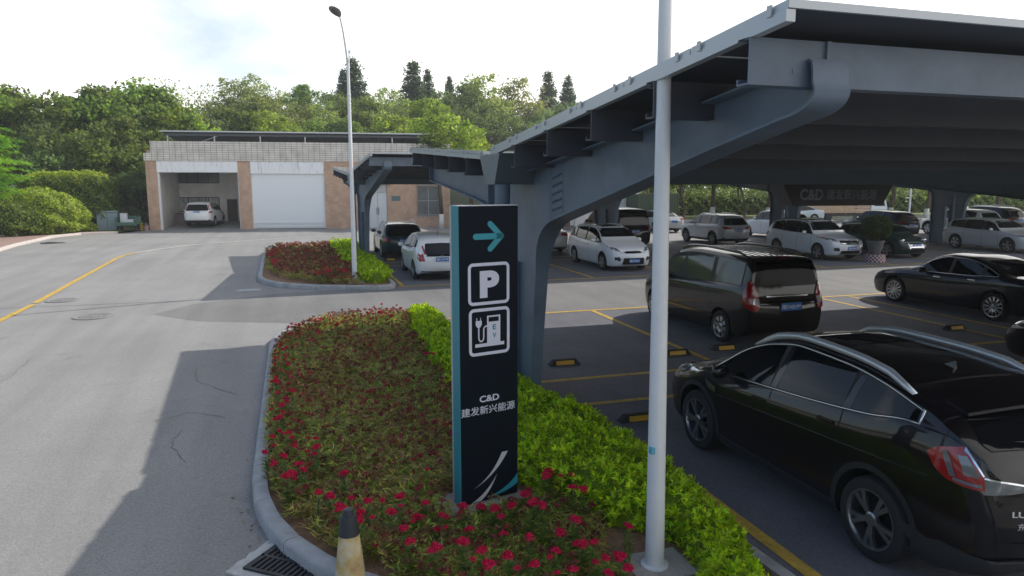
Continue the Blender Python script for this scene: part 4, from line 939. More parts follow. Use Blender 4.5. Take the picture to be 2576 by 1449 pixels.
def project(bvh, poly, axis, off=.004, res=.07, curved=True):
    """flat outline -> patch lying on the body. axis: 'L','R' side view (y,z); 'F','B' front/back view (x,z); 'T' top view (x,y);
    or an angle tuple ('A', deg) = seen from that compass direction: (u, z)"""
    P = [Vector(p) for p in poly]; pts = []
    n = len(P)
    for i in range(n):
        a, b = P[i], P[(i + 1) % n]; k = max(1, int((b - a).length / res))
        for j in range(k): pts.append(a.lerp(b, j / k))
    nb = len(pts); x0 = min(p.x for p in pts); x1 = max(p.x for p in pts); y0 = min(p.y for p in pts); y1 = max(p.y for p in pts)
    def inside(p):
        c = False; j = nb - 1
        for i in range(nb):
            a, b = pts[i], pts[j]
            if (a.y > p.y) != (b.y > p.y) and p.x < (b.x - a.x) * (p.y - a.y) / (b.y - a.y) + a.x: c = not c
            j = i
        return c
    def dist(p): return min((p - q).length for q in pts)
    inner_ = []
    if res < max(x1 - x0, y1 - y0):
        nx, ny = int((x1 - x0) / res) + 1, int((y1 - y0) / res) + 1
        for i in range(1, nx):
            for j in range(1, ny):
                p = Vector((x0 + (x1 - x0) * i / nx, y0 + (y1 - y0) * j / ny))
                if inside(p) and dist(p) > res * .4: inner_.append(p)
    ed = [(i, (i + 1) % nb) for i in range(nb)]
    r = delaunay_2d_cdt(pts + inner_, ed, [], 1, 1e-5); vs, fs = r[0], r[2]
    if isinstance(axis, tuple): a = math.radians(axis[1]); d = Vector((math.sin(a), math.cos(a), 0)); rt = Vector((-d.y * -1, -d.x, 0)); rt = Vector((d.y, -d.x, 0)); mk = lambda p: rt * p.x + Vector((0, 0, p.y)) - d * 6
    elif axis == 'L': d = Vector((1, 0, 0)); mk = lambda p: Vector((-5, p.x, p.y))
    elif axis == 'R': d = Vector((-1, 0, 0)); mk = lambda p: Vector((5, p.x, p.y))
    elif axis == 'F': d = Vector((0, -1, 0)); mk = lambda p: Vector((p.x, 8, p.y))
    elif axis == 'B': d = Vector((0, 1, 0)); mk = lambda p: Vector((p.x, -8, p.y))
    else: d = Vector((0, 0, -1)); mk = lambda p: Vector((p.x, p.y, 5))
    out = []; last = None
    for p in vs:
        o = mk(p); h = bvh.ray_cast(o, d)
        if h[0] is None:
            h = bvh.find_nearest(o + d * (5 if last is None else max(0, (last - o).dot(d)))); 
        last = h[0]; nn = h[1] if h[1].dot(d) < 0 else -h[1]
        out.append(h[0] - d * off * .5 + nn * off * .8)
    fs = [tuple(f) for f in fs]
    # face orientation towards the viewer
    o2 = []
    for f in fs:
        a, b, c = out[f[0]], out[f[1]], out[f[2]]
        o2.append(f if (b - a).cross(c - a).dot(d) < 0 else f[::-1])
    return out, o2
class Car:
    def __init__(s, name, label, cat, L, W, H, wb, prof, pcol, fine=1.0, group='cars parked in the rows', clad=False, R=.335, fo=None, mat_=None, res=.09):
        s.L, s.W, s.H, s.wb, s.R = L, W, H, wb, R; s.pr = PROF[prof]; s.res = res
        s.t = thing(name, label, cat, (0, 0, 0), 0, group)
        V, F, MI, s.f = car_surface(L, W, H, s.pr, fine)
        s.paint = mat_ or pcol
        s.bvh = BVHTree.FromPolygons([Vector(v) for v in V], F)
        me = bpy.data.meshes.new('body'); me.from_pydata(V, [], F); me.update()
        me.polygons.foreach_set('material_index', MI)
        bm = bmesh.new(); bm.from_mesh(me); bmesh.ops.remove_doubles(bm, verts=bm.verts, dist=1e-4); bmesh.ops.recalc_face_normals(bm, faces=bm.faces); bm.to_mesh(me); bm.free()
        for q in (s.paint, DARK, PLASTIC if clad else s.paint): me.materials.append(q)
        o = bpy.data.objects.new('body', me); C.objects.link(o)
        fo = fo if fo is not None else (L - wb) * .47
        s.ya, s.yb = L / 2 - fo, L / 2 - fo - wb
        cb = MB()
        for y in (s.ya, s.yb):
            for sg in (-1, 1):
                a, b = sorted((sg * (W / 2 - .30), sg * (W / 2 + .2)))
                n_ = 26; vs = [(x, y + (R + .055) * math.cos(2 * PI * k / n_), R + .02 + (R + .055) * math.sin(2 * PI * k / n_)) for x in (a, b) for k in range(n_)]
                cb.add(vs, [tuple(range(n_))[::-1], tuple(range(n_, 2 * n_))] + [(k, (k + 1) % n_, n_ + (k + 1) % n_, n_ + k) for k in range(n_)])
        cm = cb.mesh('c'); cm.materials.append(s.paint); cm.materials.append(DARK); cm.polygons.foreach_set('material_index', [1] * len(cm.polygons))
        bm = bmesh.new(); bm.from_mesh(cm); bmesh.ops.recalc_face_normals(bm, faces=bm.faces); bm.to_mesh(cm); bm.free()
        co = bpy.data.objects.new('c', cm); C.objects.link(co)
        md = o.modifiers.new('b', 'BOOLEAN'); md.operation = 'DIFFERENCE'; md.solver = 'EXACT'; md.object = co
        dg = bpy.context.evaluated_depsgraph_get(); dg.update(); nm = bpy.data.meshes.new_from_object(o.evaluated_get(dg))
        bpy.data.objects.remove(co); o.modifiers.clear()
        if len(nm.polygons) > 100: o.data = nm
        o.data.name = 'body'; o.parent = s.t; s.body = o
        o.data.polygons.foreach_set('use_smooth', [True] * len(o.data.polygons)); o.data.set_sharp_from_angle(angle=math.radians(32))
    def Y(s, f): return s.L / 2 - f * s.L            # fraction from the front -> y
    def patch(s, name, polys, axis, m, off=.004, parent=None, res=None):
        b = MB()
        if polys and not isinstance(polys[0][0], (tuple, list, Vector)): polys = [polys]
        for p in polys:
            v, f = project(s.bvh, p, axis, off, res or s.res); b.add(v, f)
        return b.build(name, m, parent or s.t, smooth=True)
    def side_windows(s, m=GLASS, frame=None, top_m=.052, fr_m=PLASTIC):
        f = s.f; L = s.L; out = []
        crown = .055
        bot = lambda x: f['belt'](x) + .028; top = lambda x: max(bot(x) - .02, f['zt'](x) - crown - top_m)
        # first and last station where the pane has height
        xs = [L * i / 400 for i in range(401)]; ok = [x for x in xs if top(x) - bot(x) > .03 and x > s.pr['cow'] * L]
        x_first, x_last = ok[0], ok[-1]
        for side in ('L', 'R'):
            for wi, (a, b) in enumerate(s.pr['win']):
                xa = max(a * L, x_first) if wi == 0 else a * L; xb = min(b * L, x_last)
                n = 14; ti = .0 if wi == 0 else -.02
                lo = [(xa + (xb - xa) * i / n) for i in range(n + 1)]
                P = [(s.L / 2 - x, bot(x)) for x in lo] + [(s.L / 2 - x, top(x)) for x in lo[::-1] if top(x) - bot(x) > .012]
                if frame is not None and side in ('L', 'R'):
                    pass
                s.patch('side_window', P, side, m, .006)
        # dark surround that ties the panes together
            xa, xb = x_first - .015, min(s.pr['win'][-1][1] * L + .02, x_last + .03); n = 30
            lo = [(xa + (xb - xa) * i / n) for i in range(n + 1)]
            P = [(s.L / 2 - x, bot(x) - .012) for x in lo] + [(s.L / 2 - x, top(x) + .012) for x in lo[::-1]]
            s.patch('window_surround', P, side, fr_m, .0025)
        s.dlo = (x_first, x_last, bot, top)
    def windscreen(s, m=GLASS, z1=.935, zlow=None):
        c = s.pr['cow'] * s.L; z0 = zlow or s.f['zt'](c + .04 * s.L) + .015; z1 *= s.H
        # half widths from the section at those heights
        def hwid(z):
            x = c
            while s.f['zt'](x) < z + .0 and x < s.L * .5: x += .01
            h = .945 * s.f['hw'](x); return h - s.pr['tum'] * max(0, (z - .055 - s.f['belt'](x))) * 1.07 - .055
        n = 6; A = [(-hwid(z0 + (z1 - z0) * i / n), z0 + (z1 - z0) * i / n) for i in range(n + 1)]
        P = A + [(-x, z) for x, z in A[::-1]]
        s.patch('windscreen', P, 'F', m, .006)
    def rear_window(s, z0, z1, w0, w1, m=GLASS, name='rear_window'):
        hw = s.W / 2; z0 *= s.H; z1 *= s.H
        P = [(-w0 * hw, z0 + .03), (-w0 * hw * .96, z0), (0, z0 - .01), (w0 * hw * .96, z0), (w0 * hw, z0 + .03), (w1 * hw, z1 - .03), (w1 * hw * .95, z1), (0, z1 + .012), (-w1 * hw * .95, z1), (-w1 * hw, z1 - .03)]
        return s.patch(name, P, 'B', m, .006)
    def sym(s, name, poly, axis, m, off=.006, parent=None, scale=True):
        hw, H = s.W / 2, s.H
        for sg in (-1, 1):
            P = [(sg * x * hw, z * H) for x, z in poly]; s.patch(name, P, axis, m, off, parent)
    def mid(s, name, poly, axis, m, off=.006):
        P = [(x * s.W / 2, z * s.H) for x, z in poly]; return s.patch(name, P, axis, m, off)
    def plate(s, axis, z, text=None, w=.44, h=.14, x=0):
        sg = 1 if axis == 'F' else -1
        hit = s.bvh.ray_cast(Vector((x, 8 * sg, z)), Vector((0, -sg, 0)))[0]; y = hit.y + sg * .008
        p = MB().box(x - w / 2, x + w / 2, min(y, y + sg * .012), max(y, y + sg * .012), z - h / 2, z + h / 2, bev=.003).build('licence_plate', PLATE, s.t)
        if text:
            M = T(x, y + sg * .0135, z) @ (Matrix.Rotation(PI / 2, 4, 'X') if sg < 0 else Matrix.Rotation(PI, 4, 'Z') @ Matrix.Rotation(PI / 2, 4, 'X'))
            place_text('plate_number', text, w * .88, h * .62, M, WHITE_TXT, p, bold=.01, extrude=.0008)
        return p
    def wheels(s, spokes=5, rim=ALLOY, twin=False, tw=.21, wid=.5, rr=.66, under=DARK):
        R = s.R
        tb = MB(); Mx = Matrix.Rotation(PI / 2, 4, 'Y')
        tb.lathe([(R * rr, -tw / 2 + .01), (R * .86, -tw / 2), (R * .96, -tw / 2 + .015), (R, -tw / 2 + .045), (R, tw / 2 - .045), (R * .96, tw / 2 - .015), (R * .86, tw / 2), (R * rr, tw / 2 - .01)], 36, M=Mx, cap=False)
        tm = tb.mesh('tyre'); tm.materials.append(RUBBER); tm.polygons.foreach_set('use_smooth', [True] * len(tm.polygons)); tm.set_sharp_from_angle(angle=math.radians(40))
        rb = MB(); rri = R * rr
        rb.lathe([(rri * 1.0, -tw / 2 + .012), (rri * 1.03, -tw / 2 + .004), (rri * .97, -tw / 2 + .006), (rri * .93, -tw / 2 + .03), (rri * .90, 0)], 36, M=Mx, cap=False)
        rb.lathe([(.045, -tw / 2 + .012), (.062, -tw / 2 + .02), (.065, -tw / 2 + .05)], 18, M=Mx, cap=True)
        x0, x1 = -tw / 2 + .012, -tw / 2 + .045
        for k in range(spokes):
            a = 2 * PI * k / spokes + .3
            for da in ((-.13, .13) if twin else (0,)):
                w_in, w_out = (.016, .022) if twin else (.5 * wid * .12, wid * .12)
                a1, a2 = a + da * .55, a + da * 1.35
                q = []
                for (rad, aa, w) in ((.05, a1, w_in), (rri * .55, (a1 + a2) / 2, (w_in + w_out) / 2), (rri * .95, a2, w_out)):
                    c, sn = math.cos(aa), math.sin(aa); q.append(((rad * c - w * sn), (rad * sn + w * c), (rad * c + w * sn), (rad * sn - w * c)))
                vs = []; 
                for i, (y1, z1, y2, z2) in enumerate(q):
                    xo = x0 + (.012 if i == 0 else 0) + (.006 if i == 2 else 0)
                    vs += [(xo, y1, z1), (xo, y2, z2), (x1, y1, z1), (x1, y2, z2)]
                fs = []
                for i in (0, 4): fs += [(i, i + 1, i + 5, i + 4), (i, i + 4, i + 6, i + 2), (i + 1, i + 3, i + 7, i + 5), (i + 2, i + 6, i + 7, i + 3)]
                rb.add(vs, fs)
        rb.lathe([(rri * .9, .0), (.06, -.005)], 30, M=Mx, mi=1, cap=False)
        rm = rb.mesh('rim'); rm.materials.append(rim); rm.materials.append(under)
        bm = bmesh.new(); bm.from_mesh(rm); bmesh.ops.recalc_face_normals(bm, faces=bm.faces); bm.to_mesh(rm); bm.free()
        for y in (s.ya, s.yb):
            for sg in (-1, 1):
                w = bpy.data.objects.new('wheel', tm); C.objects.link(w); w.parent = s.t
                w.location = (sg * (s.W / 2 - tw / 2 - .005), y, R); w.rotation_euler = (rnd.uniform(0, 6), 0, PI if sg > 0 else 0)
                q = bpy.data.objects.new('rim', rm); C.objects.link(q); q.parent = w
    def mirrors(s, m=None, f=.27, z=None):
        x = s.pr['cow'] * s.L + .11 * s.L; z = z or s.f['belt'](x) + .07; y = s.L / 2 - x; hx = s.f['hw'](x) * .95
        for sg in (-1, 1):
            b = MB(); b.lathe([(.03, -.10), (.075, -.08), (.09, -.03), (.088, .04), (.07, .085), (.02, .10)], 14, M=T(sg * (hx + .13), y, z, ry=PI / 2) @ Matrix.Diagonal((.85, .62, 1, 1)))
            o = b.build('mirror', m or s.paint, s.t, smooth=True)
            MB().box(sg * hx - .03 * sg if sg < 0 else hx - .03, sg * (hx + .06) if sg > 0 else -hx + .03, y - .03, y + .03, z - .05, z - .02).build('mirror_arm', PLASTIC, o) if sg > 0 else MB().box(-hx - .06, -hx + .03, y - .03, y + .03, z - .05, z - .02).build('mirror_arm', PLASTIC, o)
    def handles(s, fr=(.48, .70), m=None, dz=-.10):
        for f in fr:
            for sg, ax in ((-1, 'L'), (1, 'R')):
                y = s.Y(f); z = s.f['belt'](f * s.L) + dz; h = s.bvh.ray_cast(Vector((sg * 5, y, z)), Vector((-sg, 0, 0)))[0]
                MB().box(h.x - .012, h.x + .02 if sg > 0 else h.x + .012, y - .1, y + .1, z - .015, z + .015, bev=.006).build('door_handle', m or s.paint, s.t) if sg > 0 else MB().box(h.x - .02, h.x + .012, y - .1, y + .1, z - .015, z + .015, bev=.006).build('door_handle', m or s.paint, s.t)
    def seams(s, fr=(.285, .48, .70), low=.2):
        for ax in ('L', 'R'):
            for f in fr:
                y = s.Y(f); z1 = s.f['belt'](f * s.L) + .01; z0 = s.f['zb'](0) + .09; s.patch('door_seam', [(y - .005, z0), (y + .005, z0), (y + .005, z1), (y - .005, z1)], ax, DARK, .002)
    def rails(s, f0, f1, m=SILVER, r=.02, lift=.05, inset=.06, wide=1.0):
        for sg in (-1, 1):
            pts = []; n = 14
            for i in range(n + 1):
                f = f0 + (f1 - f0) * i / n; x = f * s.L; zt = s.f['zt'](x); b = s.f['belt'](x); y0 = .945 * s.f['hw'](x) - .006 - s.pr['tum'] * (zt - .055 - b) * 1.07 - inset
                h = s.bvh.ray_cast(Vector((sg * y0, s.L / 2 - x, 5)), Vector((0, 0, -1)))[0]
                e = min(1, min(i, n - i) / 2); pts.append((h.x, h.y, h.z - .012 + (lift + .012) * e))
            b = MB(); b.tube(pts, [r * (.8 + .4 * min(1, min(i, n - i) / 2)) for i in range(n + 1)], 10)
            if wide != 1: b.v = [(x + (wide - 1) * (x - pts[0][0]) * 0, y, z) for x, y, z in b.v]
            b.build('roof_rail', m, s.t, smooth=True)
    def arch_trim(s, m=PLASTIC, w=.06):
        for ax in ('L', 'R'):
            for y in (s.ya, s.yb):
                R0, R1 = s.R + .052, s.R + .052 + w; n = 18; a = [(-.12 * PI) + (1.24 * PI) * i / n for i in range(n + 1)]
                P = [(y + R0 * math.cos(q), s.R + .02 + R0 * math.sin(q)) for q in a] + [(y + R1 * math.cos(q), s.R + .02 + R1 * math.sin(q)) for q in a[::-1]]
                P = [(p, max(z, s.f['zb'](1) + .03)) for p, z in P]
                s.patch('arch_trim', P, ax, m, .006, res=.12)
    def side_strip(s, name, f0, f1, z0, z1, m, off=.006):
        for ax in ('L', 'R'): s.patch(name, [(s.Y(f0), z0), (s.Y(f1), z0), (s.Y(f1), z1), (s.Y(f0), z1)], ax, m, off, res=.2)
    def put(s, x, front_y, facing=1, rz=0):
        a = 0 if facing > 0 else PI
        s.t.location = (x, front_y - facing * s.L / 2, .014); s.t.rotation_euler = (0, 0, a + rz); return s.t
# paints
PW = paint('white', (.80, .82, .84)); PB = paint('black', (.006, .006, .008)); PBR = paint('brown', (.009, .006, .0042), 1); PTEAL = paint('teal', (.012, .045, .07), 1)
PSIL = paint('silver', (.42, .44, .46), 1); PBLUE = paint('blue', (.008, .018, .035), 1); PGREEN = paint('green', (.008, .03, .024), 1); PNAVY = paint('navy', (.004, .005, .011), 1); PPUR = paint('aubergine', (.004, .003, .005), 1)
PBLUE_LIT = paint('sunlit_blue', (.02, .14, .32), 1)  # lit tone of the dark blue car, sunshine put into the colour
def rear_hatch(c, zl=(.60, .84), lamps=None, bumper=True, lampm=REDL, mirror_m=None, plate_z=.50, txt=None, w0=.78, w1=.66, wiper=True):
    c.rear_window(zl[0], zl[1], w0, w1)
    if lamps: c.sym('taillight', lamps, 'B', lampm, .012)
    c.plate('B', plate_z * c.H, txt)
    if bumper: c.mid('rear_bumper_trim', [(-.86, .17), (.86, .17), (.9, .27), (.6, .25), (-.6, .25), (-.9, .27)], 'B', PLASTIC, .008)
def front_end(c, lamps, grille, lower=None, fog=True, txt=None, plate_z=.3, bars=2, gm=GRILLE):
    c.sym('headlight', lamps, 'F', HEADL, .012)
    if grille: 
        c.mid('grille', grille, 'F', gm, .008)
        if bars:
            x0 = max(p[0] for p in grille); z0, z1 = min(p[1] for p in grille), max(p[1] for p in grille)
            P = []
            for i in range(bars):
                z = z0 + (z1 - z0) * (i + .75) / (bars + .5); h_ = (z1 - z0) * .13; P.append([(-x0 * .86 * c.W / 2, (z - h_) * c.H), (x0 * .86 * c.W / 2, (z - h_) * c.H), (x0 * .9 * c.W / 2, (z + h_) * c.H), (-x0 * .9 * c.W / 2, (z + h_) * c.H)])
            c.patch('grille_bar', P, 'F', CHROME, .016)
    if lower: c.mid('lower_grille', lower, 'F', GRILLE, .008)
    if fog: c.sym('fog_lamp', [(.60, .245), (.80, .27), (.80, .34), (.64, .345), (.58, .30)], 'F', PLASTIC, .008)
    if txt is not None: c.plate('F', plate_z * c.H, txt or None)
G1 = 'cars parked in the rows'
# ---- dark crossover in the foreground
def hero():
    c = Car('crossover_car', 'near black crossover with silver roof rails parked nose-away at the right front', 'car', 4.62, 1.83, 1.66, 2.72, 'coupe_suv', PPUR, fine=2.4, R=.36, clad=True, fo=.93, res=.045)
    c.side_windows(top_m=.045); c.windscreen(); c.wheels(5, mat('satin_alloy', (.34, .35, .37), .3, .9), twin=True, rr=.70, tw=.235)
    x0, x1, bot, top = c.dlo; xe = c.pr['win'][-1][1] * c.L
    # bright strip round the window line, on the body surface
    for sg, ax in ((-1, 'L'), (1, 'R')):
        d = Vector((-sg, 0, 0)); n = 46
        lo = [x0 - .01 + (xe + .03 - x0 + .01) * i / n for i in range(n + 1)]
        loop = [(x, bot(x) - .012) for x in lo] + [(x, top(x) + .012) for x in lo[::-1] if top(x) - bot(x) > .0]
        pts = []
        for x, z in loop:
            h = c.bvh.ray_cast(Vector((sg * 5, c.L / 2 - x, z)), d)[0]; pts.append((h.x + sg * .004, h.y, h.z))
        MB().tube(pts, .0115, 6, closed=True).build('chrome_strip', CHROME, c.t, smooth=True)
        pl = []                                     # dark pillar posts between the panes
        for a in (.4875, .7035): x = a * c.L; pl.append([(c.L / 2 - x - .045, bot(x)), (c.L / 2 - x + .045, bot(x)), (c.L / 2 - x - .02, top(x)), (c.L / 2 - x - .09, top(x))])
        for q in pl: c.patch('door_pillar', q, ax, PB, .007)
        c.patch('side_vent', [(c.Y(.235), .93), (c.Y(.285), .88), (c.Y(.285), .81), (c.Y(.25), .84)], ax, CHROME, .008)
    c.seams((.275, .487, .70)); c.mirrors(PB); c.handles((.455, .665), PPUR, -.12); c.rails(.36, .83, SILVER, .030, .045, .05); c.arch_trim(PLASTIC, .055)
    c.side_strip('sill_trim', .30, .72, .235, .262, mat('sill_strip', (.1, .1, .11), .4, .6))
    # body side crease as a thin bright ridge
    for sg, ax in ((-1, 'L'), (1, 'R')):
        pts = []
        for i in range(31):
            f = .30 + .60 * i / 30; z = .80 + .16 * (i / 30); h = c.bvh.ray_cast(Vector((sg * 5, c.Y(f), z)), Vector((-sg, 0, 0)))[0]; pts.append((h.x - sg * .003, h.y, h.z))
        MB().tube(pts, .007, 6).build('body_crease', PPUR, c.t, smooth=True)
    c.rear_window(.745, .875, .74, .66)
    # spoiler
    b = MB(); y0 = c.Y(.87); z0 = .915 * c.H; n = 12; vs = []
    for i in range(n + 1):
        x = -.60 + 1.2 * i / n; yb = -.05 * (1 - (x / .6) ** 2); zz = z0 - .035 * (x / .6) ** 2
        vs += [(x, y0 + .02, zz + .012), (x, y0 - .20 + yb, zz - .035), (x, y0 - .20 + yb, zz - .06), (x, y0 - .05, zz - .06)]
    b.add(vs, [(i * 4 + j, i * 4 + (j + 1) % 4, i * 4 + 4 + (j + 1) % 4, i * 4 + 4 + j) for i in range(n) for j in range(4)] + [(0, 1, 2, 3), (n * 4 + 3, n * 4 + 2, n * 4 + 1, n * 4)])
    b.build('spoiler', PPUR, c.t, fix=True, angle=40)
    # tail lamps: wrap-round red lens with a clear ladder, and a clear lens on the tailgate
    for sg, A in ((-1, 38), (1, -38)):
        def ap(P): return [((.43 + (u - .43) * .68) * (1 if sg < 0 else -1), z) for u, z in P]
        ax = ('A', A)
        P0 = [(.43, 1.165), (.52, 1.215), (.63, 1.245), (.735, 1.255), (.79, 1.225), (.905, 1.09), (.915, .985), (.75, .985), (.60, 1.005), (.50, 1.06)]
        lens = c.patch('taillight', ap(P0), ax, REDL, .022)
        c.patch('clear_insert', [ap([(.555, 1.20), (.60, 1.212), (.68, 1.045), (.63, 1.035)]), ap([(.685, 1.20), (.76, 1.205), (.86, 1.09), (.86, 1.07), (.74, 1.075)]), ap([(.655, 1.012), (.89, 1.005), (.89, 1.028), (.66, 1.036)])], ax, mat('smoked_clear', (.17, .175, .19), .12, .2, 1), .028, parent=lens)
        c.patch('lamp_outline', [ap([(.735, 1.255), (.79, 1.225), (.905, 1.09), (.89, 1.085), (.78, 1.212), (.735, 1.24)])], ax, CHROME, .03, parent=lens)
    c.sym('tailgate_lamp', [(.54, .598), (.865, .578), (.885, .60), (.865, .645), (.55, .615)], 'B', mat('smoked_clear', (.17, .175, .19), .12, .2, 1), .014)
    c.sym('lamp_edge', [(.55, .615), (.865, .645), (.87, .652), (.55, .622)], 'B', CHROME, .018)
    c.mid('lamp_bar', [(-.52, .598), (.52, .598), (.52, .612), (-.52, .612)], 'B', CHROME, .012)
    c.mid('rear_bumper_trim', [(-.95, .165), (.95, .165), (.98, .30), (.7, .265), (-.7, .265), (-.98, .30)], 'B', PLASTIC, .01)
    c.mid('bumper_strip', [(-.80, .27), (.80, .27), (.82, .283), (-.82, .283)], 'B', mat('sill_strip'), .016)
    c.mid('tailgate_seam', [(-.70, .36), (.70, .36), (.70, .366), (-.70, .366)], 'B', DARK, .006)
    for sg in (-1, 1): c.patch('tailgate_seam', [(sg * .70, .60), (sg * .71, .60), (sg * .79, .96), (sg * .78, .96)], 'B', DARK, .006)
    hit = c.bvh.ray_cast(Vector((-.70, -8, .83)), Vector((0, 1, 0)))[0]
    rot = math.radians(-16)
    def on_body(o):                              # letters follow the curved tailgate
        for v in o.data.vertices:
            h_ = c.bvh.ray_cast(Vector((v.co.x, -8, v.co.z)), Vector((0, 1, 0)))[0]
            if h_ is not None: v.co.y += h_.y - .006
    on_body(place_text('maker_lettering', 'LUXGEN', .34, .045, T(-.46, 0, .83) @ RX, CHROME, c.t, bold=.02))
    hit = c.bvh.ray_cast(Vector((-.68, -8, .73)), Vector((0, 1, 0)))[0]
    on_body(place_text('maker_lettering', '东风裕隆', .27, .058, T(-.45, 0, .735) @ RX, CHROME, c.t, bold=.01))
    c.plate('B', .80, None)
    h = c.bvh.ray_cast(Vector((-.2, -8, 1.26)), Vector((0, 1, 0)))[0]
    MB().tube([(0, h.y - .01, 1.245), (-.22, h.y + .0, 1.265), (-.42, h.y + .03, 1.27)], .009, 6).build('rear_wiper', PLASTIC, c.t)
    hz = c.bvh.ray_cast(Vector((0, c.Y(.76), 5)), Vector((0, 0, -1)))[0]
    b = MB(); b.add([(-.02, hz.y + .08, hz.z - .01), (.02, hz.y + .08, hz.z - .01), (.025, hz.y - .06, hz.z - .03), (-.025, hz.y - .06, hz.z - .03), (-.004, hz.y - .05, hz.z + .055), (.004, hz.y - .05, hz.z + .055)], [(0, 1, 5, 4), (1, 2, 5), (2, 3, 4, 5), (3, 0, 4), (3, 2, 1, 0)]); b.build('roof_antenna', PB, c.t)
    c.patch('sunroof', [(-.42, c.Y(.42)), (.42, c.Y(.42)), (.42, c.Y(.60)), (-.42, c.Y(.60))], 'T', GLASS, .003)
    c.sym('headlight', [(.55, .50), (.92, .53), (.96, .58), (.62, .555)], 'F', HEADL, .012); c.mid('grille', [(-.5, .40), (.5, .40), (.55, .52), (-.55, .52)], 'F', GRILLE, .01)
    c.put(5.50, 8.20, 1)
hero()
# ---- brown van
def brown_van():
    c = Car('minivan', 'dark brown minivan with black roof rails parked nose-away in the second row', 'van', 4.5, 1.80, 1.85, 2.80, 'van', PBR, fine=1.3, R=.32, fo=.78)
    lt = mat('tinted_clear_glass', (.09, .10, .085), .04, 0, 0, .8)
    c.side_windows(lt, top_m=.07); c.windscreen(); c.wheels(8, ALLOY, rr=.68, wid=.42)
    c.seams((.25, .455, .71)); c.mirrors(PB); c.handles((.42, .66), PB, -.13); c.rails(.34, .94, PB, .022, .065, .06); 
    b = MB()
    for k in range(9):
        x = -.48 + k * .12; pts = []
        for i in range(14):
            f = .42 + .50 * i / 13; h = c.bvh.ray_cast(Vector((x, c.Y(f), 5)), Vector((0, 0, -1)))[0]; pts.append((h.x, h.y, h.z - .002))
        b.tube(pts, .012, 6)
    b.build('roof_ribs', PBR, c.t, smooth=True); c.t['label'] = c.t['label']
    c.rear_window(.665, .92, .80, .70, mat('tinted_glass', (.004, .004, .004), .06, 0, 0, .12))
    c.mid('rear_spoiler_lamp', [(-.12, .945), (.12, .945), (.12, .955), (-.12, .955)], 'B', REDL, .01)
    for sg, A in ((-1, 42), (1, -42)):
        def ap(P): return [((u if sg < 0 else -u), z) for u, z in P]
        lens = c.patch('taillight', ap([(.72, .95), (.74, 1.15), (.80, 1.30), (.86, 1.37), (.90, 1.30), (.97, 1.12), (1.03, .98), (1.04, .80), (.98, .76), (.86, .80), (.78, .84)]), ('A', A), REDL, .02)
        c.patch('clear_insert', [ap([(.93, 1.03), (1.01, 1.0), (1.03, .90), (.92, .90)])], ('A', A), CLEARL, .026, parent=lens)
    c.mid('tailgate_strip', [(-.52, .555), (.52, .555), (.53, .567), (-.53, .567)], 'B', CHROME, .014)
    c.plate('B', .85, '闽D·N5U99', w=.47, h=.155)
    c.mid('bumper_seam', [(-.86, .285), (.86, .285), (.86, .29), (-.86, .29)], 'B', DARK, .004); c.mid('rear_bumper_trim', [(-.84, .13), (.84, .13), (.88, .19), (-.88, .19)], 'B', PLASTIC, .008)
    c.side_strip('side_moulding', .27, .78, .50, .53, PBR, .012)
    front_end(c, [(.55, .42), (.88, .44), (.92, .52), (.60, .48)], [(-.45, .33), (.45, .33), (.5, .43), (-.5, .43)])
    c.put(9.16, 15.95, 1)
brown_van()
def black_sedan():
    c = Car('sedan', 'long glossy navy black sedan with bright multi-spoke wheels at the right edge', 'car', 4.88, 1.84, 1.47, 2.9, 'sedan', PNAVY, fine=1.4, R=.335, fo=.95)
    c.side_windows(top_m=.055); c.windscreen(); c.wheels(12, ALLOY, rr=.72, wid=.2); c.seams((.29, .50, .70)); c.mirrors(PNAVY); c.handles((.465, .665), CHROME, -.085)
    x0, x1, bot, top = c.dlo; xe = c.pr['win'][-1][1] * c.L
    for sg in (-1, 1):
        lo = [x0 - .01 + (xe + .02 - x0 + .01) * i / 30 for i in range(31)]
        loop = [(x, bot(x) - .01) for x in lo] + [(x, top(x) + .01) for x in lo[::-1] if top(x) > bot(x)]
        pts = [c.bvh.ray_cast(Vector((sg * 5, c.L / 2 - x, z)), Vector((-sg, 0, 0)))[0] for x, z in loop]
        MB().tube([(p.x + sg * .003, p.y, p.z) for p in pts], .007, 6, closed=True).build('chrome_strip', CHROME, c.t, smooth=True)
    front_end(c, [(.48, .46), (.90, .47), (.95, .55), (.55, .53)], [(-.5, .36), (.5, .36), (.52, .50), (-.52, .50)], [(-.6, .2), (.6, .2), (.55, .31), (-.55, .31)])
    c.rear_window(.74, .93, .72, .60); c.sym('taillight', [(.45, .58), (.93, .57), (.93, .67), (.45, .68)], 'B', REDL, .012); c.plate('B', .5 * c.H)
    c.put(16.6, 16.25, 1)
black_sedan()
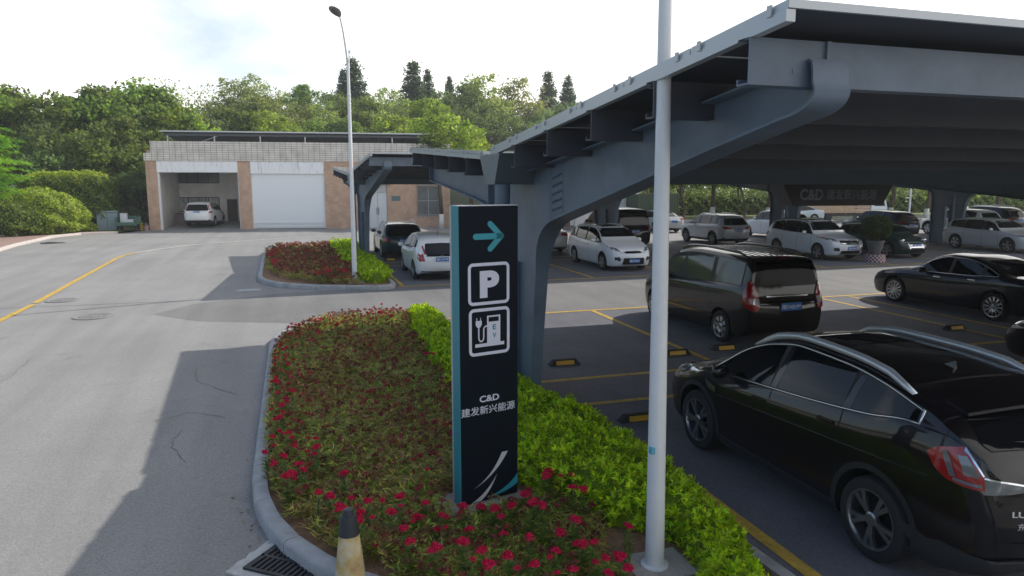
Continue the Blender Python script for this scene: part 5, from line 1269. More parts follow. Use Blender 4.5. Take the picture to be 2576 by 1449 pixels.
def generic(name, label, cat, dims, prof, pnt, x, fy, facing, lamps_r=None, lamps_f=None, grille=None, lower=None, spokes=5, rim=ALLOY, rails=None, clad=False, zl=(.60, .84), rtxt=None, ftxt=None, pz=.5, fz=.3, fine=.9, rz=0, w0=.78, w1=.66, bars=2, trim=True, mir=None, R=.335, extra=None, fo=None, fog=True):
    c = Car(name, label, cat, *dims, prof, pnt, fine=fine, R=R, clad=clad, fo=fo)
    c.side_windows(); c.windscreen(); c.wheels(spokes, rim); c.seams(); c.mirrors(mir); c.handles(m=None)
    c.rear_window(zl[0], zl[1], w0, w1)
    c.sym('taillight', lamps_r or [(.60, .50), (.93, .52), (.96, .60), (.62, .575)], 'B', REDL, .014); c.plate('B', pz * c.H, rtxt)
    if trim: c.mid('rear_bumper_trim', [(-.86, .15), (.86, .15), (.9, .24), (.6, .22), (-.6, .22), (-.9, .24)], 'B', PLASTIC, .008)
    front_end(c, lamps_f or [(.52, .47), (.90, .50), (.95, .565), (.58, .53)], grille or [(-.45, .40), (.45, .40), (.5, .50), (-.5, .50)], lower or [(-.55, .18), (.55, .18), (.5, .28), (-.5, .28)], fog=fog, txt=ftxt if ftxt is not None else '', plate_z=fz, bars=bars)
    if rails: c.rails(*rails)
    if clad: c.arch_trim()
    if extra: extra(c)
    c.put(x, fy, facing, rz); return c
# first back row, from the left
def fit_x(c):
    c.sym('high_lamp', [(.60, .575), (.68, .58), (.74, .75), (.69, .76)], 'B', REDL, .014); c.mid('lower_trim', [(-.80, .20), (-.45, .165), (.45, .165), (.80, .20), (.80, .235), (.42, .20), (-.42, .20), (-.80, .235)], 'B', CHROME, .012)
    c.mid('tailgate_trim', [(-.60, .535), (.60, .535), (.58, .575), (-.58, .575)], 'B', PB, .012)
    h = c.bvh.ray_cast(Vector((0, -8, .555 * c.H)), Vector((0, 1, 0)))[0]; place_text('maker_badge', 'H', .085, .06, T(0, h.y - .022, .555 * c.H) @ RX, CHROME, c.t, bold=.03)
    h = c.bvh.ray_cast(Vector((0, c.Y(.83), 5)), Vector((0, 0, -1)))[0]; MB().tube([(0, h.y, h.z), (0, h.y - .06, h.z + .2)], .008, 6).build('antenna', PLASTIC, c.t)
generic('hatchback', 'white hatchback with red boomerang tail lamps seen just left of the pylon sign', 'car', (4.0, 1.70, 1.54, 2.53), 'hatch', PW, 4.72, 27.15, 1, lamps_r=[(.66, .44), (.86, .43), (.93, .50), (.90, .60), (.72, .585)], zl=(.575, .80), rtxt='闽D·G978', pz=.475, R=.31, extra=fit_x, fine=1.1, w0=.66, w1=.60)
def cm_x(c):
    c.mid('tailgate_strip', [(-.42, .56), (.42, .56), (.43, .575), (-.43, .575)], 'B', CHROME, .012)
generic('compact_suv', 'dark teal compact SUV with white roof edge parked behind the slim street lamp', 'car', (4.3, 1.82, 1.56, 2.67), 'mini', PTEAL, 4.62, 35.0, 1, lamps_r=[(.72, .46), (.90, .46), (.92, .62), (.74, .62)], zl=(.64, .88), rtxt='闽D·N20', pz=.505, clad=True, rails=(.42, .84, SILVER, .02, .05, .05), extra=cm_x, fine=1.0, R=.34)
generic('sedan', 'silver white sedan seen from behind between the canopy column and the minivan', 'car', (4.7, 1.8, 1.46, 2.7), 'sedan', paint('pearl', (.55, .57, .58)), 11.45, 35.4, 1, lamps_r=[(.46, .585), (.90, .56), (.93, .63), (.50, .66)], zl=(.75, .94), w0=.74, w1=.6, pz=.585, rtxt='闽D·77Z')
def mz_x(c):
    c.patch('sunroof', [(-.40, c.Y(.41)), (.40, c.Y(.41)), (.42, c.Y(.53)), (-.42, c.Y(.53))], 'T', GLASS, .004)
    c.mid('grille_frame', [(-.42, .455), (-.10, .425), (0, .415), (.10, .425), (.42, .455), (.42, .47), (0, .436), (-.42, .47)], 'F', CHROME, .018)
generic('minivan', 'white family minivan facing the camera beside the near white pole', 'car', (4.56, 1.75, 1.62, 2.75), 'mpv', PW, 11.95, 23.55, -1, lamps_f=[(.50, .44), (.84, .49), (.93, .57), (.66, .53)], grille=[(-.36, .42), (.36, .42), (.40, .465), (-.40, .465)], lower=[(-.50, .17), (.50, .17), (.46, .32), (-.46, .32)], ftxt='闽D·9426D', fz=.255, rails=(.44, .84, SILVER, .016, .035, .05), extra=mz_x, fine=1.2, bars=1, R=.32)
generic('van', 'tall black people carrier seen from behind beyond the white minivan', 'van', (5.0, 1.88, 2.06, 2.95), 'van', PB, 15.9, 36.2, 1, lamps_r=[(.82, .45), (.96, .45), (.96, .56), (.74, .56)], zl=(.60, .92), pz=.455, rtxt='闽D·A65', w0=.84, w1=.74)
generic('sedan', 'silver sedan seen from behind just right of the near white pole', 'car', (4.6, 1.78, 1.46, 2.68), 'sedan', PSIL, 24.2, 46.5, 1, lamps_r=[(.55, .57), (.93, .56), (.95, .67), (.60, .68)], zl=(.75, .93), w0=.74, w1=.6, pz=.52)
generic('suv', 'silver white SUV seen from its left rear right of the near pole', 'car', (4.41, 1.82, 1.66, 2.64), 'suv', paint('pearl', (.55, .57, .58)), 22.15, 36.3, 1, lamps_r=[(.42, .55), (.80, .53), (.97, .575), (.97, .62), (.70, .605)], zl=(.655, .86), pz=.51, clad=True, rails=(.40, .82, SILVER, .018, .045, .05), rtxt='闽D·B8', rim=ALLOY_D)
def kg_x(c):
    c.patch('sunroof', [(-.42, c.Y(.43)), (.42, c.Y(.43)), (.44, c.Y(.60)), (-.44, c.Y(.60))], 'T', GLASS, .004)
    c.sym('amber_marker', [(.86, .545), (.945, .555), (.955, .585), (.88, .575)], 'F', mat('amber', (.45, .05, .01), .2, 0, 1), .018)
    c.mid('bumper_skid', [(-.55, .155), (.55, .155), (.62, .185), (-.62, .185)], 'F', SILVER, .012)
    h = c.bvh.ray_cast(Vector((0, 8, .465 * c.H)), Vector((0, -1, 0)))[0]; MB().lathe([(.001, .0), (.10, .0), (.11, .006), (.10, .012), (.001, .014)], 20, M=T(0, h.y + .02, .465 * c.H, rx=-PI / 2) @ Matrix.Diagonal((.8, .36, 1, 1))).build('oval_badge', mat('badge_blue', (.03, .07, .2), .3), c.t, fix=True)
generic('suv', 'white SUV with a three-bar chrome grille facing the camera left of the potted bush', 'car', (4.52, 1.84, 1.68, 2.69), 'suv', PW, 22.32, 24.2, -1, lamps_f=[(.54, .475), (.90, .515), (.955, .585), (.62, .545)], grille=[(-.48, .415), (.48, .415), (.52, .515), (-.52, .515)], lower=[(-.55, .19), (.55, .19), (.50, .265), (-.50, .265)], ftxt='闽D·Z2368', fz=.325, rails=(.40, .82, PB, .016, .04, .05), extra=kg_x, fine=1.2, bars=3)
def mini_x(c):
    for sg in (-1, 1):
        h = c.bvh.ray_cast(Vector((sg * .60, 8, .54 * c.H)), Vector((0, -1, 0)))
        M = Matrix.Translation(h[0] + Vector((0, -.03, 0))) @ Vector((0, 0, 1)).rotation_difference((h[1] + Vector((0, .8, .1))).normalized()).to_matrix().to_4x4()
        o = MB().lathe([(.15, 0), (.15, .04), (.135, .05), (.12, .045)], 28, M=M, cap=False).build('headlight_ring', CHROME, c.t, smooth=True)
        MB().lathe([(.12, .045), (.06, .065), (.001, .07)], 24, M=M, cap=False).build('headlight_lens', HEADL, o, smooth=True)
    c.mid('grille_surround', [(-.40, .475), (.40, .475), (.47, .45), (.42, .30), (.38, .30), (.42, .44), (.38, .455), (-.38, .455), (-.42, .44), (-.38, .30), (-.42, .30), (-.47, .45)], 'F', CHROME, .018)
generic('hatchback', 'dark green hatchback with round chrome-ringed headlamps beside the potted bush', 'car', (4.0, 1.76, 1.44, 2.57), 'mini', PGREEN, 25.75, 24.15, -1, lamps_f=[(.60, .49), (.74, .49), (.74, .56), (.60, .56)], grille=[(-.40, .31), (.40, .31), (.44, .45), (-.44, .45)], ftxt='闽D·S5H9', fz=.40, extra=mini_x, bars=2)
generic('crossover_car', 'white crossover with dark windows parked in front of the far column at right', 'car', (4.45, 1.80, 1.56, 2.76), 'suv', paint('pearl'), 32.95, 24.15, -1, ftxt='', rim=ALLOY)
generic('sedan', 'pale blue white car showing only its windscreen pillar at the right edge', 'car', (4.6, 1.8, 1.5, 2.7), 'sedan', paint('ice', (.45, .55, .60)), 36.1, 22.9, -1, ftxt='')
generic('crossover_car', 'dark blue crossover seen from its rear left behind the potted bush', 'car', (4.68, 1.86, 1.66, 2.75), 'suv', PBLUE, 34.6, 37.6, 1, zl=(.64, .86), clad=True, lamps_r=[(.30, .58), (.93, .57), (.95, .60), (.30, .60)], extra=lambda c: c.sym('sunlit_wing_patch', [(.80, .40), (.99, .42), (.99, .60), (.85, .60)], 'F', PBLUE_LIT, .01))  # lighter blue patches paint sunlight onto the front wings
generic('pickup_suv', 'white SUV with big five-spoke wheel half hidden behind the far column', 'car', (4.7, 1.86, 1.72, 2.8), 'suv', PW, 40.2, 36.9, 1, zl=(.64, .86), clad=True, R=.38)
generic('suv', 'black SUV with roof bars behind the white crossover at right', 'car', (4.8, 1.9, 1.80, 2.85), 'suv', PB, 44.5, 38.8, 1, zl=(.64, .86), rails=(.38, .84, SILVER, .02, .06, .05))
generic('suv', 'white car glimpsed behind the silver SUV with its roof catching light', 'car', (4.5, 1.82, 1.68, 2.7), 'suv', PW, 28.0, 38.8, 1, zl=(.64, .86))
generic('sedan', 'small pale blue car passing far away behind the trees', 'car', (4.5, 1.78, 1.5, 2.65), 'sedan', paint('ice'), 41.2, 53.4, 1, rz=math.radians(80), fine=.7)
cc = generic('suv', 'white SUV parked inside the open garage bay seen from behind', 'car', (4.9, 1.98, 1.82, 2.8), 'suv', PW, 0, 0, 1, lamps_r=[(.78, .50), (.95, .50), (.97, .60), (.84, .60)], zl=(.61, .85), pz=.555, clad=True, rtxt='闽D·8', extra=lambda c: c.sym('high_lamp', [(.80, .64), (.86, .64), (.75, .84), (.69, .84)], 'B', REDL, .012))
p = wpt(3.05, 2.95, .13); cc.t.location = p; cc.t.rotation_euler = (math.radians(-2.4), 0, BA)
generic('sedan', 'black car cut off by the right edge beside the dark crossover', 'car', (4.7, 1.82, 1.47, 2.75), 'sedan', PB, 12.98, 9.45, 1, ftxt='')

# flatbed truck with slatted tan sides far behind, and a motorcycle
t = thing('flatbed_truck', 'tan sided flatbed truck with pale cab far behind under the hanging sign', 'truck', (46.2, 51.2, .02), math.radians(-3))
TAN = mat('tan_boards', (.50, .36, .24), .75, var=.2, vscale=3); CABM = paint('cab_white', (.62, .68, .74))
b = MB(); b.box(-4.2, 2.0, -.95, .95, .75, .85)
for z in (.88, 1.12, 1.36):
    for y in (-.97, .93): b.box(-4.2, 2.0, y, y + .04, z, z + .19)
    b.box(-4.22, -4.18, -.93, .93, z, z + .19)
for i in range(6): x = -4.2 + i * 1.22; b.box(x, x + .07, -.99, -.97, .7, 1.7); b.box(x, x + .07, .97, .99, .7, 1.7)
b.build('load_bed', TAN, t)
b = MB(); b.prism([(2.15, .55), (3.75, .55), (3.82, 1.1), (3.55, 2.0), (3.3, 2.1), (2.15, 2.1)], -.92, .92, 'y'); cab = b.build('cab', CABM, t, fix=True)
MB().prism([(2.5, 1.32), (3.55, 1.32), (3.38, 1.92), (2.5, 1.92)], -.935, -.922, 'y').build('side_window', GLASS, cab, fix=True); MB().add([(3.815, -.8, 1.2), (3.815, .8, 1.2), (3.575, .74, 1.98), (3.575, -.74, 1.98)], [(0, 1, 2, 3)]).build('windscreen', GLASS, cab)
MB().box(-4.0, 3.5, -.4, .4, .45, .74).build('chassis', PLASTIC, t)
for x in (-3.0, -2.1, 2.9):
    for sg in (-1, 1): MB().lathe([(.05, -.11), (.24, -.11), (.36, -.09), (.38, -.05), (.38, .05), (.36, .09), (.24, .11), (.05, .11)], 20, M=T(x, sg * .82, .38, rx=PI / 2)).build('wheel', RUBBER, t, angle=40)
t = thing('motorcycle', 'small dark motorcycle parked far away at the right behind the pale crossover', 'motorcycle', (53.6, 44.4, .02), math.radians(40))
for x in (-.6, .6):
    w = MB().lathe([(.22, -.04), (.27, -.05), (.29, 0), (.27, .05), (.22, .04)], 22, M=T(x, 0, .29, rx=PI / 2), cap=False).build('wheel', RUBBER, t, angle=40); MB().lathe([(.03, -.03), (.22, -.015), (.22, .015), (.03, .03)], 16, M=T(x, 0, .29, rx=PI / 2)).build('rim', ALLOY, w)
MB().prism([(-.55, .55), (-.3, .35), (.25, .32), (.42, .6), (.3, .82), (-.1, .72), (-.6, .78)], -.13, .13, 'y').build('motor_body', PB, t, fix=True)
MB().box(-.62, .05, -.14, .14, .76, .85, bev=.03).build('seat', PLASTIC, t); b = MB(); b.tube([(.6, 0, .29), (.42, 0, .95)], .035, 8); b.tube([(.40, -.35, 1.02), (.44, 0, .98), (.40, .35, 1.02)], .018, 8); b.build('handlebar', CHROME, t)
for sg in (-1, 1): MB().lathe([(.005, 0), (.05, .005), (.05, .015), (.005, .02)], 12, M=T(.42, sg * .28, 1.16, rx=PI / 2)).build('mirror', PLASTIC, t)
t = thing('road_debris', 'flat dark scrap of plastic lying on the road by the left kerb', 'debris', (-12.55, 44.4, .01), .3)
b = MB(); b.add([(-.5, -.12, .005), (.1, -.16, .005), (.65, -.05, .005), (.6, .06, .03), (-.1, .1, .09), (-.55, .05, .05)], [(0, 1, 4, 5), (1, 2, 3, 4)]); b.add([(-.5, -.12, .0), (.65, -.05, .0), (.6, .06, .0), (-.55, .05, .0)], [(3, 2, 1, 0)]); b.build('scrap', PLASTIC, t)
# ================================================================== plants
G = np.random.default_rng(11)
def mixcol(N, cols, w=None, jit=.18, g=G):
    cols = np.array(cols, float); i = g.choice(len(cols), N, p=w); c = cols[i]
    return np.clip(c * (1 + g.normal(0, jit, (N, 1))) * (1 + g.normal(0, .05, (N, 3))), .002, 1)
def crown_mesh(name, seed, rx=1, rz=1, nclump=170, per=46, leaf=.085, base=(.055, .085, .022), lite=(.11, .145, .035), spread=.15, flat=.75, lumps=7, hollow=.45, asp=.6, low=-.75, sky=.0):
    """crown about 1 unit in radius: clumps on lumpy shells, leaf faces round each clump; origin at the crown's centre"""
    g = np.random.default_rng(seed)
    lc = g.normal(size=(lumps, 3)); lc /= np.linalg.norm(lc, axis=1, keepdims=True); lc *= g.uniform(.35, .75, (lumps, 1)); lr = g.uniform(.30, .55, lumps)
    d = g.normal(size=(nclump, 3)); d /= np.linalg.norm(d, axis=1, keepdims=True); k = g.integers(0, lumps, nclump)
    P = lc[k] + d * lr[k][:, None] * (hollow + (1 - hollow) * g.random((nclump, 1)) ** .5)
    P *= np.array([rx, rx, rz]); P = P[P[:, 2] > low * rz]; n = len(P)
    tone = g.random(n)
    bd = g.normal(size=(n * per, 3)); bd /= np.linalg.norm(bd, axis=1, keepdims=True); cen = np.repeat(P, per, 0) + bd * (g.random((n * per, 1)) ** .45) * np.repeat(g.uniform(.7, 1.5, (n, 1)), per, 0) * spread * 1.55 * np.array([1, 1, flat])
    tn = np.repeat(tone, per)[:, None]; col = np.array(base) * (1 - tn) + np.array(lite) * tn
    col = np.clip(col * (1 + g.normal(0, .2, (n * per, 1))), .003, 1)
    dirs = g.normal(size=(n * per, 3)); nrm = g.normal(size=(n * per, 3)) + np.array([0, 0, .9])
    dirs = dirs - nrm * (dirs * nrm).sum(1, keepdims=True) / (nrm * nrm).sum(1, keepdims=True)
    me = leaf_mesh(name, cen, leaf * g.uniform(.6, 1.4, n * per), col, asp, dirs, nrm, seed=seed); me.materials.append(LEAF); return me, P
def trunk_mesh(name, P, h, r, seed, z0=0, white=0):
    """trunk from the ground up to the crown's centre (height h in crown units) with limbs to some clumps"""
    g = random.Random(seed); b = MB()
    pts = [(0, 0, -h)]; 
    for i in range(1, 7): pts.append((g.uniform(-.03, .03) * i, g.uniform(-.03, .03) * i, -h + (h + .25) * i / 6))
    rs = [r * (1.25 if i == 0 else 1 - .62 * i / 6) for i in range(7)]
    if white:
        b.tube(pts[:2], rs[:2], 9, mi=1); b.tube(pts[1:], rs[1:], 9)
    else: b.tube(pts, rs, 9)
    idx = list(range(len(P))); g.shuffle(idx)
    for i in idx[:16]:
        q = Vector(P[i]) * .92; s = g.uniform(.45, .95); a = Vector(pts[3]).lerp(Vector(pts[6]), s); m = a.lerp(q, .5) + Vector((g.uniform(-.06, .06), g.uniform(-.06, .06), .06))
        b.tube([a, m, q], [r * .38, r * .24, r * .08], 6, cap=False)
    me = b.mesh(name); me.materials.append(BARK); me.materials.append(LIMEWASH); me.polygons.foreach_set('use_smooth', [True] * len(me.polygons)); return me
KINDS = {}
def kind(k, seed, trunk=(1.25, .055), white=0, **kw):
    me, P = crown_mesh('crown', seed, **kw); tm = trunk_mesh('trunk', P, trunk[0], trunk[1], seed, white=white); KINDS[k] = (me, tm, trunk[0])
kind('dense', 1, (4.2, .05), base=(0.0646, 0.114, 0.0295), lite=(0.243, 0.324, 0.0688), nclump=300, per=44, leaf=.075, spread=.10, lumps=11, flat=.7)
kind('dense_b', 2, (4.2, .05), rz=1.1, base=(0.0553, 0.101, 0.0295), lite=(0.223, 0.314, 0.0707), nclump=300, per=44, leaf=.075, spread=.10, lumps=10, flat=.7)
kind('olive', 3, (4.2, .05), rz=.95, base=(0.148, 0.209, 0.0737), lite=(0.357, 0.392, 0.143), nclump=220, per=40, leaf=.07, spread=.12, lumps=9, hollow=.55)
kind('sparse', 4, (4.2, .05), rz=1.2, base=(0.197, 0.245, 0.11), lite=(0.381, 0.392, 0.202), nclump=130, per=32, leaf=.06, spread=.13, lumps=8, hollow=.3)
kind('fresh', 5, (4.2, .05), rz=.85, base=(0.118, 0.206, 0.0275), lite=(0.324, 0.437, 0.0571), nclump=240, per=40, leaf=.08, spread=.10, lumps=9)
kind('dark', 6, (4.2, .05), rz=1.0, base=(0.0615, 0.11, 0.0492), lite=(0.179, 0.249, 0.0832), nclump=260, per=40, leaf=.075, spread=.11, lumps=9)
kind('street', 7, (1.9, .06), rz=.8, base=(0.0993, 0.182, 0.0496), lite=(0.364, 0.509, 0.109), nclump=260, per=40, leaf=.075, spread=.12, lumps=9, white=1)
def tree(k, x, y, ztop, rad, z0=0, label='', cat='tree', name='tree', group='trees of the wooded slope', rz=None):
    me, tm, th = KINDS[k]; zc = max(me['top'] if 'top' in me else 0, 0)
    if 'top' not in me: me['top'] = max(v.co.z for v in me.vertices)
    zs = rad; cz = ztop - me['top'] * zs
    t = thing(name, label, cat, (x, y, z0), rnd.uniform(0, 6.28) if rz is None else rz, group)
    a = bpy.data.objects.new('crown', me); b = bpy.data.objects.new('trunk', tm)
    for o in (a, b): C.objects.link(o); o.parent = t
    a.location = (0, 0, cz - z0); a.scale = (rad, rad, zs)
    b.location = (0, 0, cz - z0); hh = (cz - z0 + .15) / th if th < 4 else rad; b.scale = (rad, rad, hh)
    return t
KN = {'dense': 'dense dark green broadleaf tree', 'dense_b': 'tall bushy deep green tree', 'olive': 'olive green rounded tree', 'sparse': 'thin greyish open-crowned tree', 'fresh': 'bright yellow green leafy tree', 'dark': 'dark blue green tree'}
# (pixel of the top, depth, crown radius, kind, where)
WOODS = [
 (-60, 210, 66, 4.6, 'dense', 'at the left edge of the wood'), (25, 205, 70, 4.2, 'dense_b', 'above the feathery shrub at the left'), (110, 232, 68, 4.0, 'dense', 'second clump from the left of the wood'), (60, 300, 63, 3.8, 'dark', 'low in front at the far left of the wood'), (180, 235, 71, 3.8, 'olive', 'in the dip of the skyline left of the tallest broadleaf'),
 (225, 205, 68, 4.3, 'dense_b', 'left shoulder of the tallest broadleaf group'), (300, 184, 70, 5.0, 'dense', 'tallest broadleaf behind the trimmed hedge'), (385, 205, 69, 4.4, 'dense_b', 'right shoulder of the tallest broadleaf group'), (240, 320, 62.5, 4.0, 'dense', 'low and in front behind the trimmed hedge'), (315, 290, 64, 4.0, 'dense_b', 'just left of the garage roof corner'), (420, 260, 71, 3.6, 'fresh', 'behind the garage roof at its left corner'), (470, 290, 70, 3.2, 'fresh', 'peeping over the left end of the roof array'), (150, 350, 62, 3.6, 'dark', 'in shade between shrub and hedge'), (350, 420, 60, 1.5, 'dark', 'in deep shade beside the brick pier'), (300, 430, 60.5, 2.6, 'dark', 'low shade tree behind the utility cart'),
 (425, 183, 84, 4.0, 'sparse', 'on the skyline right of the tallest broadleaf'), (470, 205, 88, 4.2, 'sparse', 'on the skyline above the roof array left half'), (530, 198, 90, 4.4, 'sparse', 'on the skyline left of the middle'), (590, 195, 92, 4.4, 'olive', 'on the skyline over the white shutter'), (650, 187, 92, 4.2, 'olive', 'highest olive crown over the white shutter'), (700, 205, 90, 4.0, 'sparse', 'on the skyline right of the olive crown'), (768, 212, 88, 2.6, 'dense_b', 'narrow crown standing alone left of the street lamp'), (735, 250, 84, 3.6, 'olive', 'below the lone narrow crown'),
 (520, 270, 80, 4.0, 'dark', 'mid slope above the roof array left half'), (590, 262, 82, 4.2, 'dense', 'mid slope over the shutter'), (660, 275, 80, 4.0, 'fresh', 'mid slope right of the shutter'), (820, 255, 84, 3.4, 'olive', 'mid slope just left of the street lamp pole'), (770, 290, 80, 3.6, 'dense', 'mid slope left of the street lamp pole'), (860, 225, 90, 3.2, 'dark', 'beneath the first conifer'),
 (905, 235, 88, 3.4, 'dense', 'mid slope right of the street lamp pole'), (960, 215, 92, 3.6, 'olive', 'mid slope between the conifers'), (1000, 245, 86, 3.4, 'olive', 'below the tall pair of conifers'), (930, 280, 80, 3.6, 'dense_b', 'lower slope right of the lamp pole'), (870, 290, 78, 3.4, 'dense', 'lower slope behind the lamp pole'), (1010, 285, 78, 3.2, 'fresh', 'lower slope below the tall conifers'), (1085, 245, 84, 3.2, 'fresh', 'yellowish crown right of the tall conifers'),
 (1150, 192, 94, 4.6, 'dark', 'left of the big grey crown over the valley gutter'), (1210, 184, 92, 5.0, 'olive', 'big rounded crown over the canopy valley'), (1290, 192, 94, 5.0, 'olive', 'big greyish crown right of the rounded one'), (1340, 212, 96, 4.4, 'sparse', 'open crown left of the right hand conifers'), (1180, 265, 84, 4.4, 'dark', 'dark mass below the rounded crown'), (1270, 275, 86, 4.4, 'dark', 'dark mass below the greyish crown'), (1350, 270, 90, 4.0, 'dark', 'dark mass below the right hand conifers'), (1420, 250, 96, 4.2, 'dark', 'dark crown behind the sloping canopy edge'), (1480, 262, 98, 4.0, 'dark', 'rightmost dark crown above the canopy edge'), (1400, 305, 82, 3.0, 'fresh', 'small bright crown just above the canopy edge'),
 (560, 320, 76, 3.6, 'dense', 'low behind the roof array'), (640, 325, 76, 3.4, 'olive', 'low behind the middle of the roof array'), (720, 318, 76, 3.4, 'fresh', 'low behind the right of the roof array'), (800, 322, 76, 3.4, 'dense', 'low behind the lamp pole and the roof array'), (960, 325, 74, 3.2, 'dense', 'low behind the far canopy'),
]
used = set()
for px, py, y, rad, k, where in WOODS:
    x, z = at_y(px, py, y); h0 = max(0, min(7, (y - 70) * .11)) if x < 45 else 0
    tree(k, x, y, z, rad, h0, KN[k] + ' ' + where)
x, z = at_y(1120, 283, 60); tree('fresh', x, 60, z, 3.9, 0, 'bright spreading tree rising directly behind the far canopy roof', group='trees behind the garage')
x, z = at_y(1190, 330, 62); tree('fresh', x, 62, z, 2.6, 0, 'smaller bright tree right of the spreading one behind the canopy valley', group='trees behind the garage')
# pole-like trunk with whitewashed foot in front of the garage
xt, _ = at_y(1111, 571, 51.6); t = thing('slender_tree', 'slender grey tree with whitewashed foot in front of the garage window', 'tree', (xt, 51.6, 0))
b = MB(); b.tube([(0, 0, 0), (0, 0, 1.05)], [.2, .17], 12, mi=1); b.tube([(0, 0, 1.05), (-.05, 0, 2.4), (-.12, .1, 4.0), (-.1, .3, 5.6)], [.165, .15, .13, .10], 12); b.build('trunk', [BARK, LIMEWASH], t, smooth=True)
cme, P_ = crown_mesh('crown', 31, nclump=60, per=30, leaf=.16, spread=.28, base=(.06, .10, .014), lite=(.16, .22, .03)); o = link('crown', cme, None, t); o.location = (.2, .9, 6.3); o.scale = (1.5, 1.5, .8)
# conifers in tiers
def conifer_meshes(seed, h=1.0):
    g = np.random.default_rng(seed); cen = []; col = []; dr = []; nr = []; b = MB(); b.tube([(0, 0, 0), (0, 0, .5), (0, 0, 1.0)], [.018, .012, .003], 7)
    nt = 17
    for i in range(nt):
        z = .30 + .69 * i / nt + g.uniform(-.006, .006); R = .235 * (1 - (i / nt) ** 1.2) + .014; nb = 7 if i < 12 else 5; a0 = g.uniform(0, 6)
        for j in range(nb):
            a = a0 + 2 * PI * j / nb + g.uniform(-.2, .2); rr = R * g.uniform(.72, 1.08); up = .10 if i > 9 else .03
            d = np.array([math.cos(a), math.sin(a), up + .15 * (1 - i / nt) * -.4]); tip = d * rr
            b.tube([(0, 0, z), tuple(tip + np.array([0, 0, z]))], [.004, .0015], 4, cap=False)
            m = int(95 * rr / .2) + 12; s = g.random(m); side = np.cross(d, [0, 0, 1]); wdt = .032 * (1 - .55 * s)
            c = tip[None] * s[:, None] + side[None] * (g.normal(0, 1.35, m) * wdt)[:, None] + np.array([0, 0, z]) + np.stack([np.zeros(m), np.zeros(m), g.normal(.002, .013, m)], 1)
            cen.append(c); dr.append(np.repeat(d[None], m, 0) + g.normal(0, .55, (m, 3))); nr.append(np.repeat([[0, 0, 1.0]], m, 0) + g.normal(0, .5, (m, 3)))
            col.append(mixcol(m, [(.06, .105, .065), (.09, .145, .085), (.045, .08, .055)], jit=.2, g=g))
    me = leaf_mesh('crown', np.concatenate(cen), .034, np.concatenate(col), .42, np.concatenate(dr), np.concatenate(nr), seed=seed); me.materials.append(LEAF)
    tm = b.mesh('trunk'); tm.materials.append(BARK); return me, tm
CON = [conifer_meshes(s) for s in (1, 2, 3)]
for i, (px, py, y, H, wd, lab) in enumerate(((887, 140, 96, 14, 1.05, 'tiered conifer directly behind the street lamp pole'), (1038, 148, 96, 14.5, 1.1, 'tallest tiered conifer of the pair right of the lamp'), (1075, 170, 98, 13, .8, 'slim conifer just right of the tallest conifer'), (1130, 187, 100, 11, .75, 'small conifer left of the big rounded crown'), (1379, 174, 100, 13, .95, 'conifer with open tiers left of the right hand pair'), (1429, 187, 102, 13, .95, 'rightmost conifer above the sloping canopy edge'), (862, 170, 100, 9, .9, 'short conifer half hidden left of the lamp pole'))):
    x, z = at_y(px, py, y); t = thing('conifer', lab, 'conifer', (x, y, z - H), rnd.uniform(0, 6), 'conifers on the skyline')
    for nm, me in zip(('crown', 'trunk'), CON[i % 3]):
        o = bpy.data.objects.new(nm, me); C.objects.link(o); o.parent = t; o.scale = (H * wd, H * wd, H)
# ---- street trees and shrub belt seen below the canopy on the right
for i, (px, y, h, rad, k) in enumerate(((1640, 60, 7.5, 3.4, 'fresh'), (1715, 58, 8, 3.6, 'fresh'), (1790, 61, 8.5, 3.8, 'street'), (1865, 57, 7.5, 3.3, 'fresh'), (1930, 60, 8, 3.5, 'street'), (2010, 58, 7.5, 3.4, 'street'), (2152, 52, 7.5, 3.2, 'street'), (2240, 56, 8, 3.5, 'street'), (2330, 54, 7.6, 3.3, 'street'), (2430, 57, 8, 3.6, 'street'), (2505, 50, 7.4, 3.2, 'street'), (2590, 55, 8, 3.6, 'street'))):
    x, _ = at_y(px, 540, y)
    lab = ['bright leafy street tree just right of the near lamp post', 'bright leafy street tree left of the silver SUV roof', 'dark street tree above the silver SUV', 'bright street tree between silver SUV and sign board', 'dark street tree left of the hanging sign board', 'dark street tree hidden by the hanging sign board', 'whitewashed street tree below the hanging sign board', 'whitewashed street tree right of the hanging sign board', 'whitewashed street tree left of the far column', 'street tree right behind the far column', 'whitewashed street tree beyond the black SUV', 'street tree at the right edge behind the cars'][i]
    tree(k, x, y, h, rad * 1.12, 0, lab, group='street trees beyond the car park')
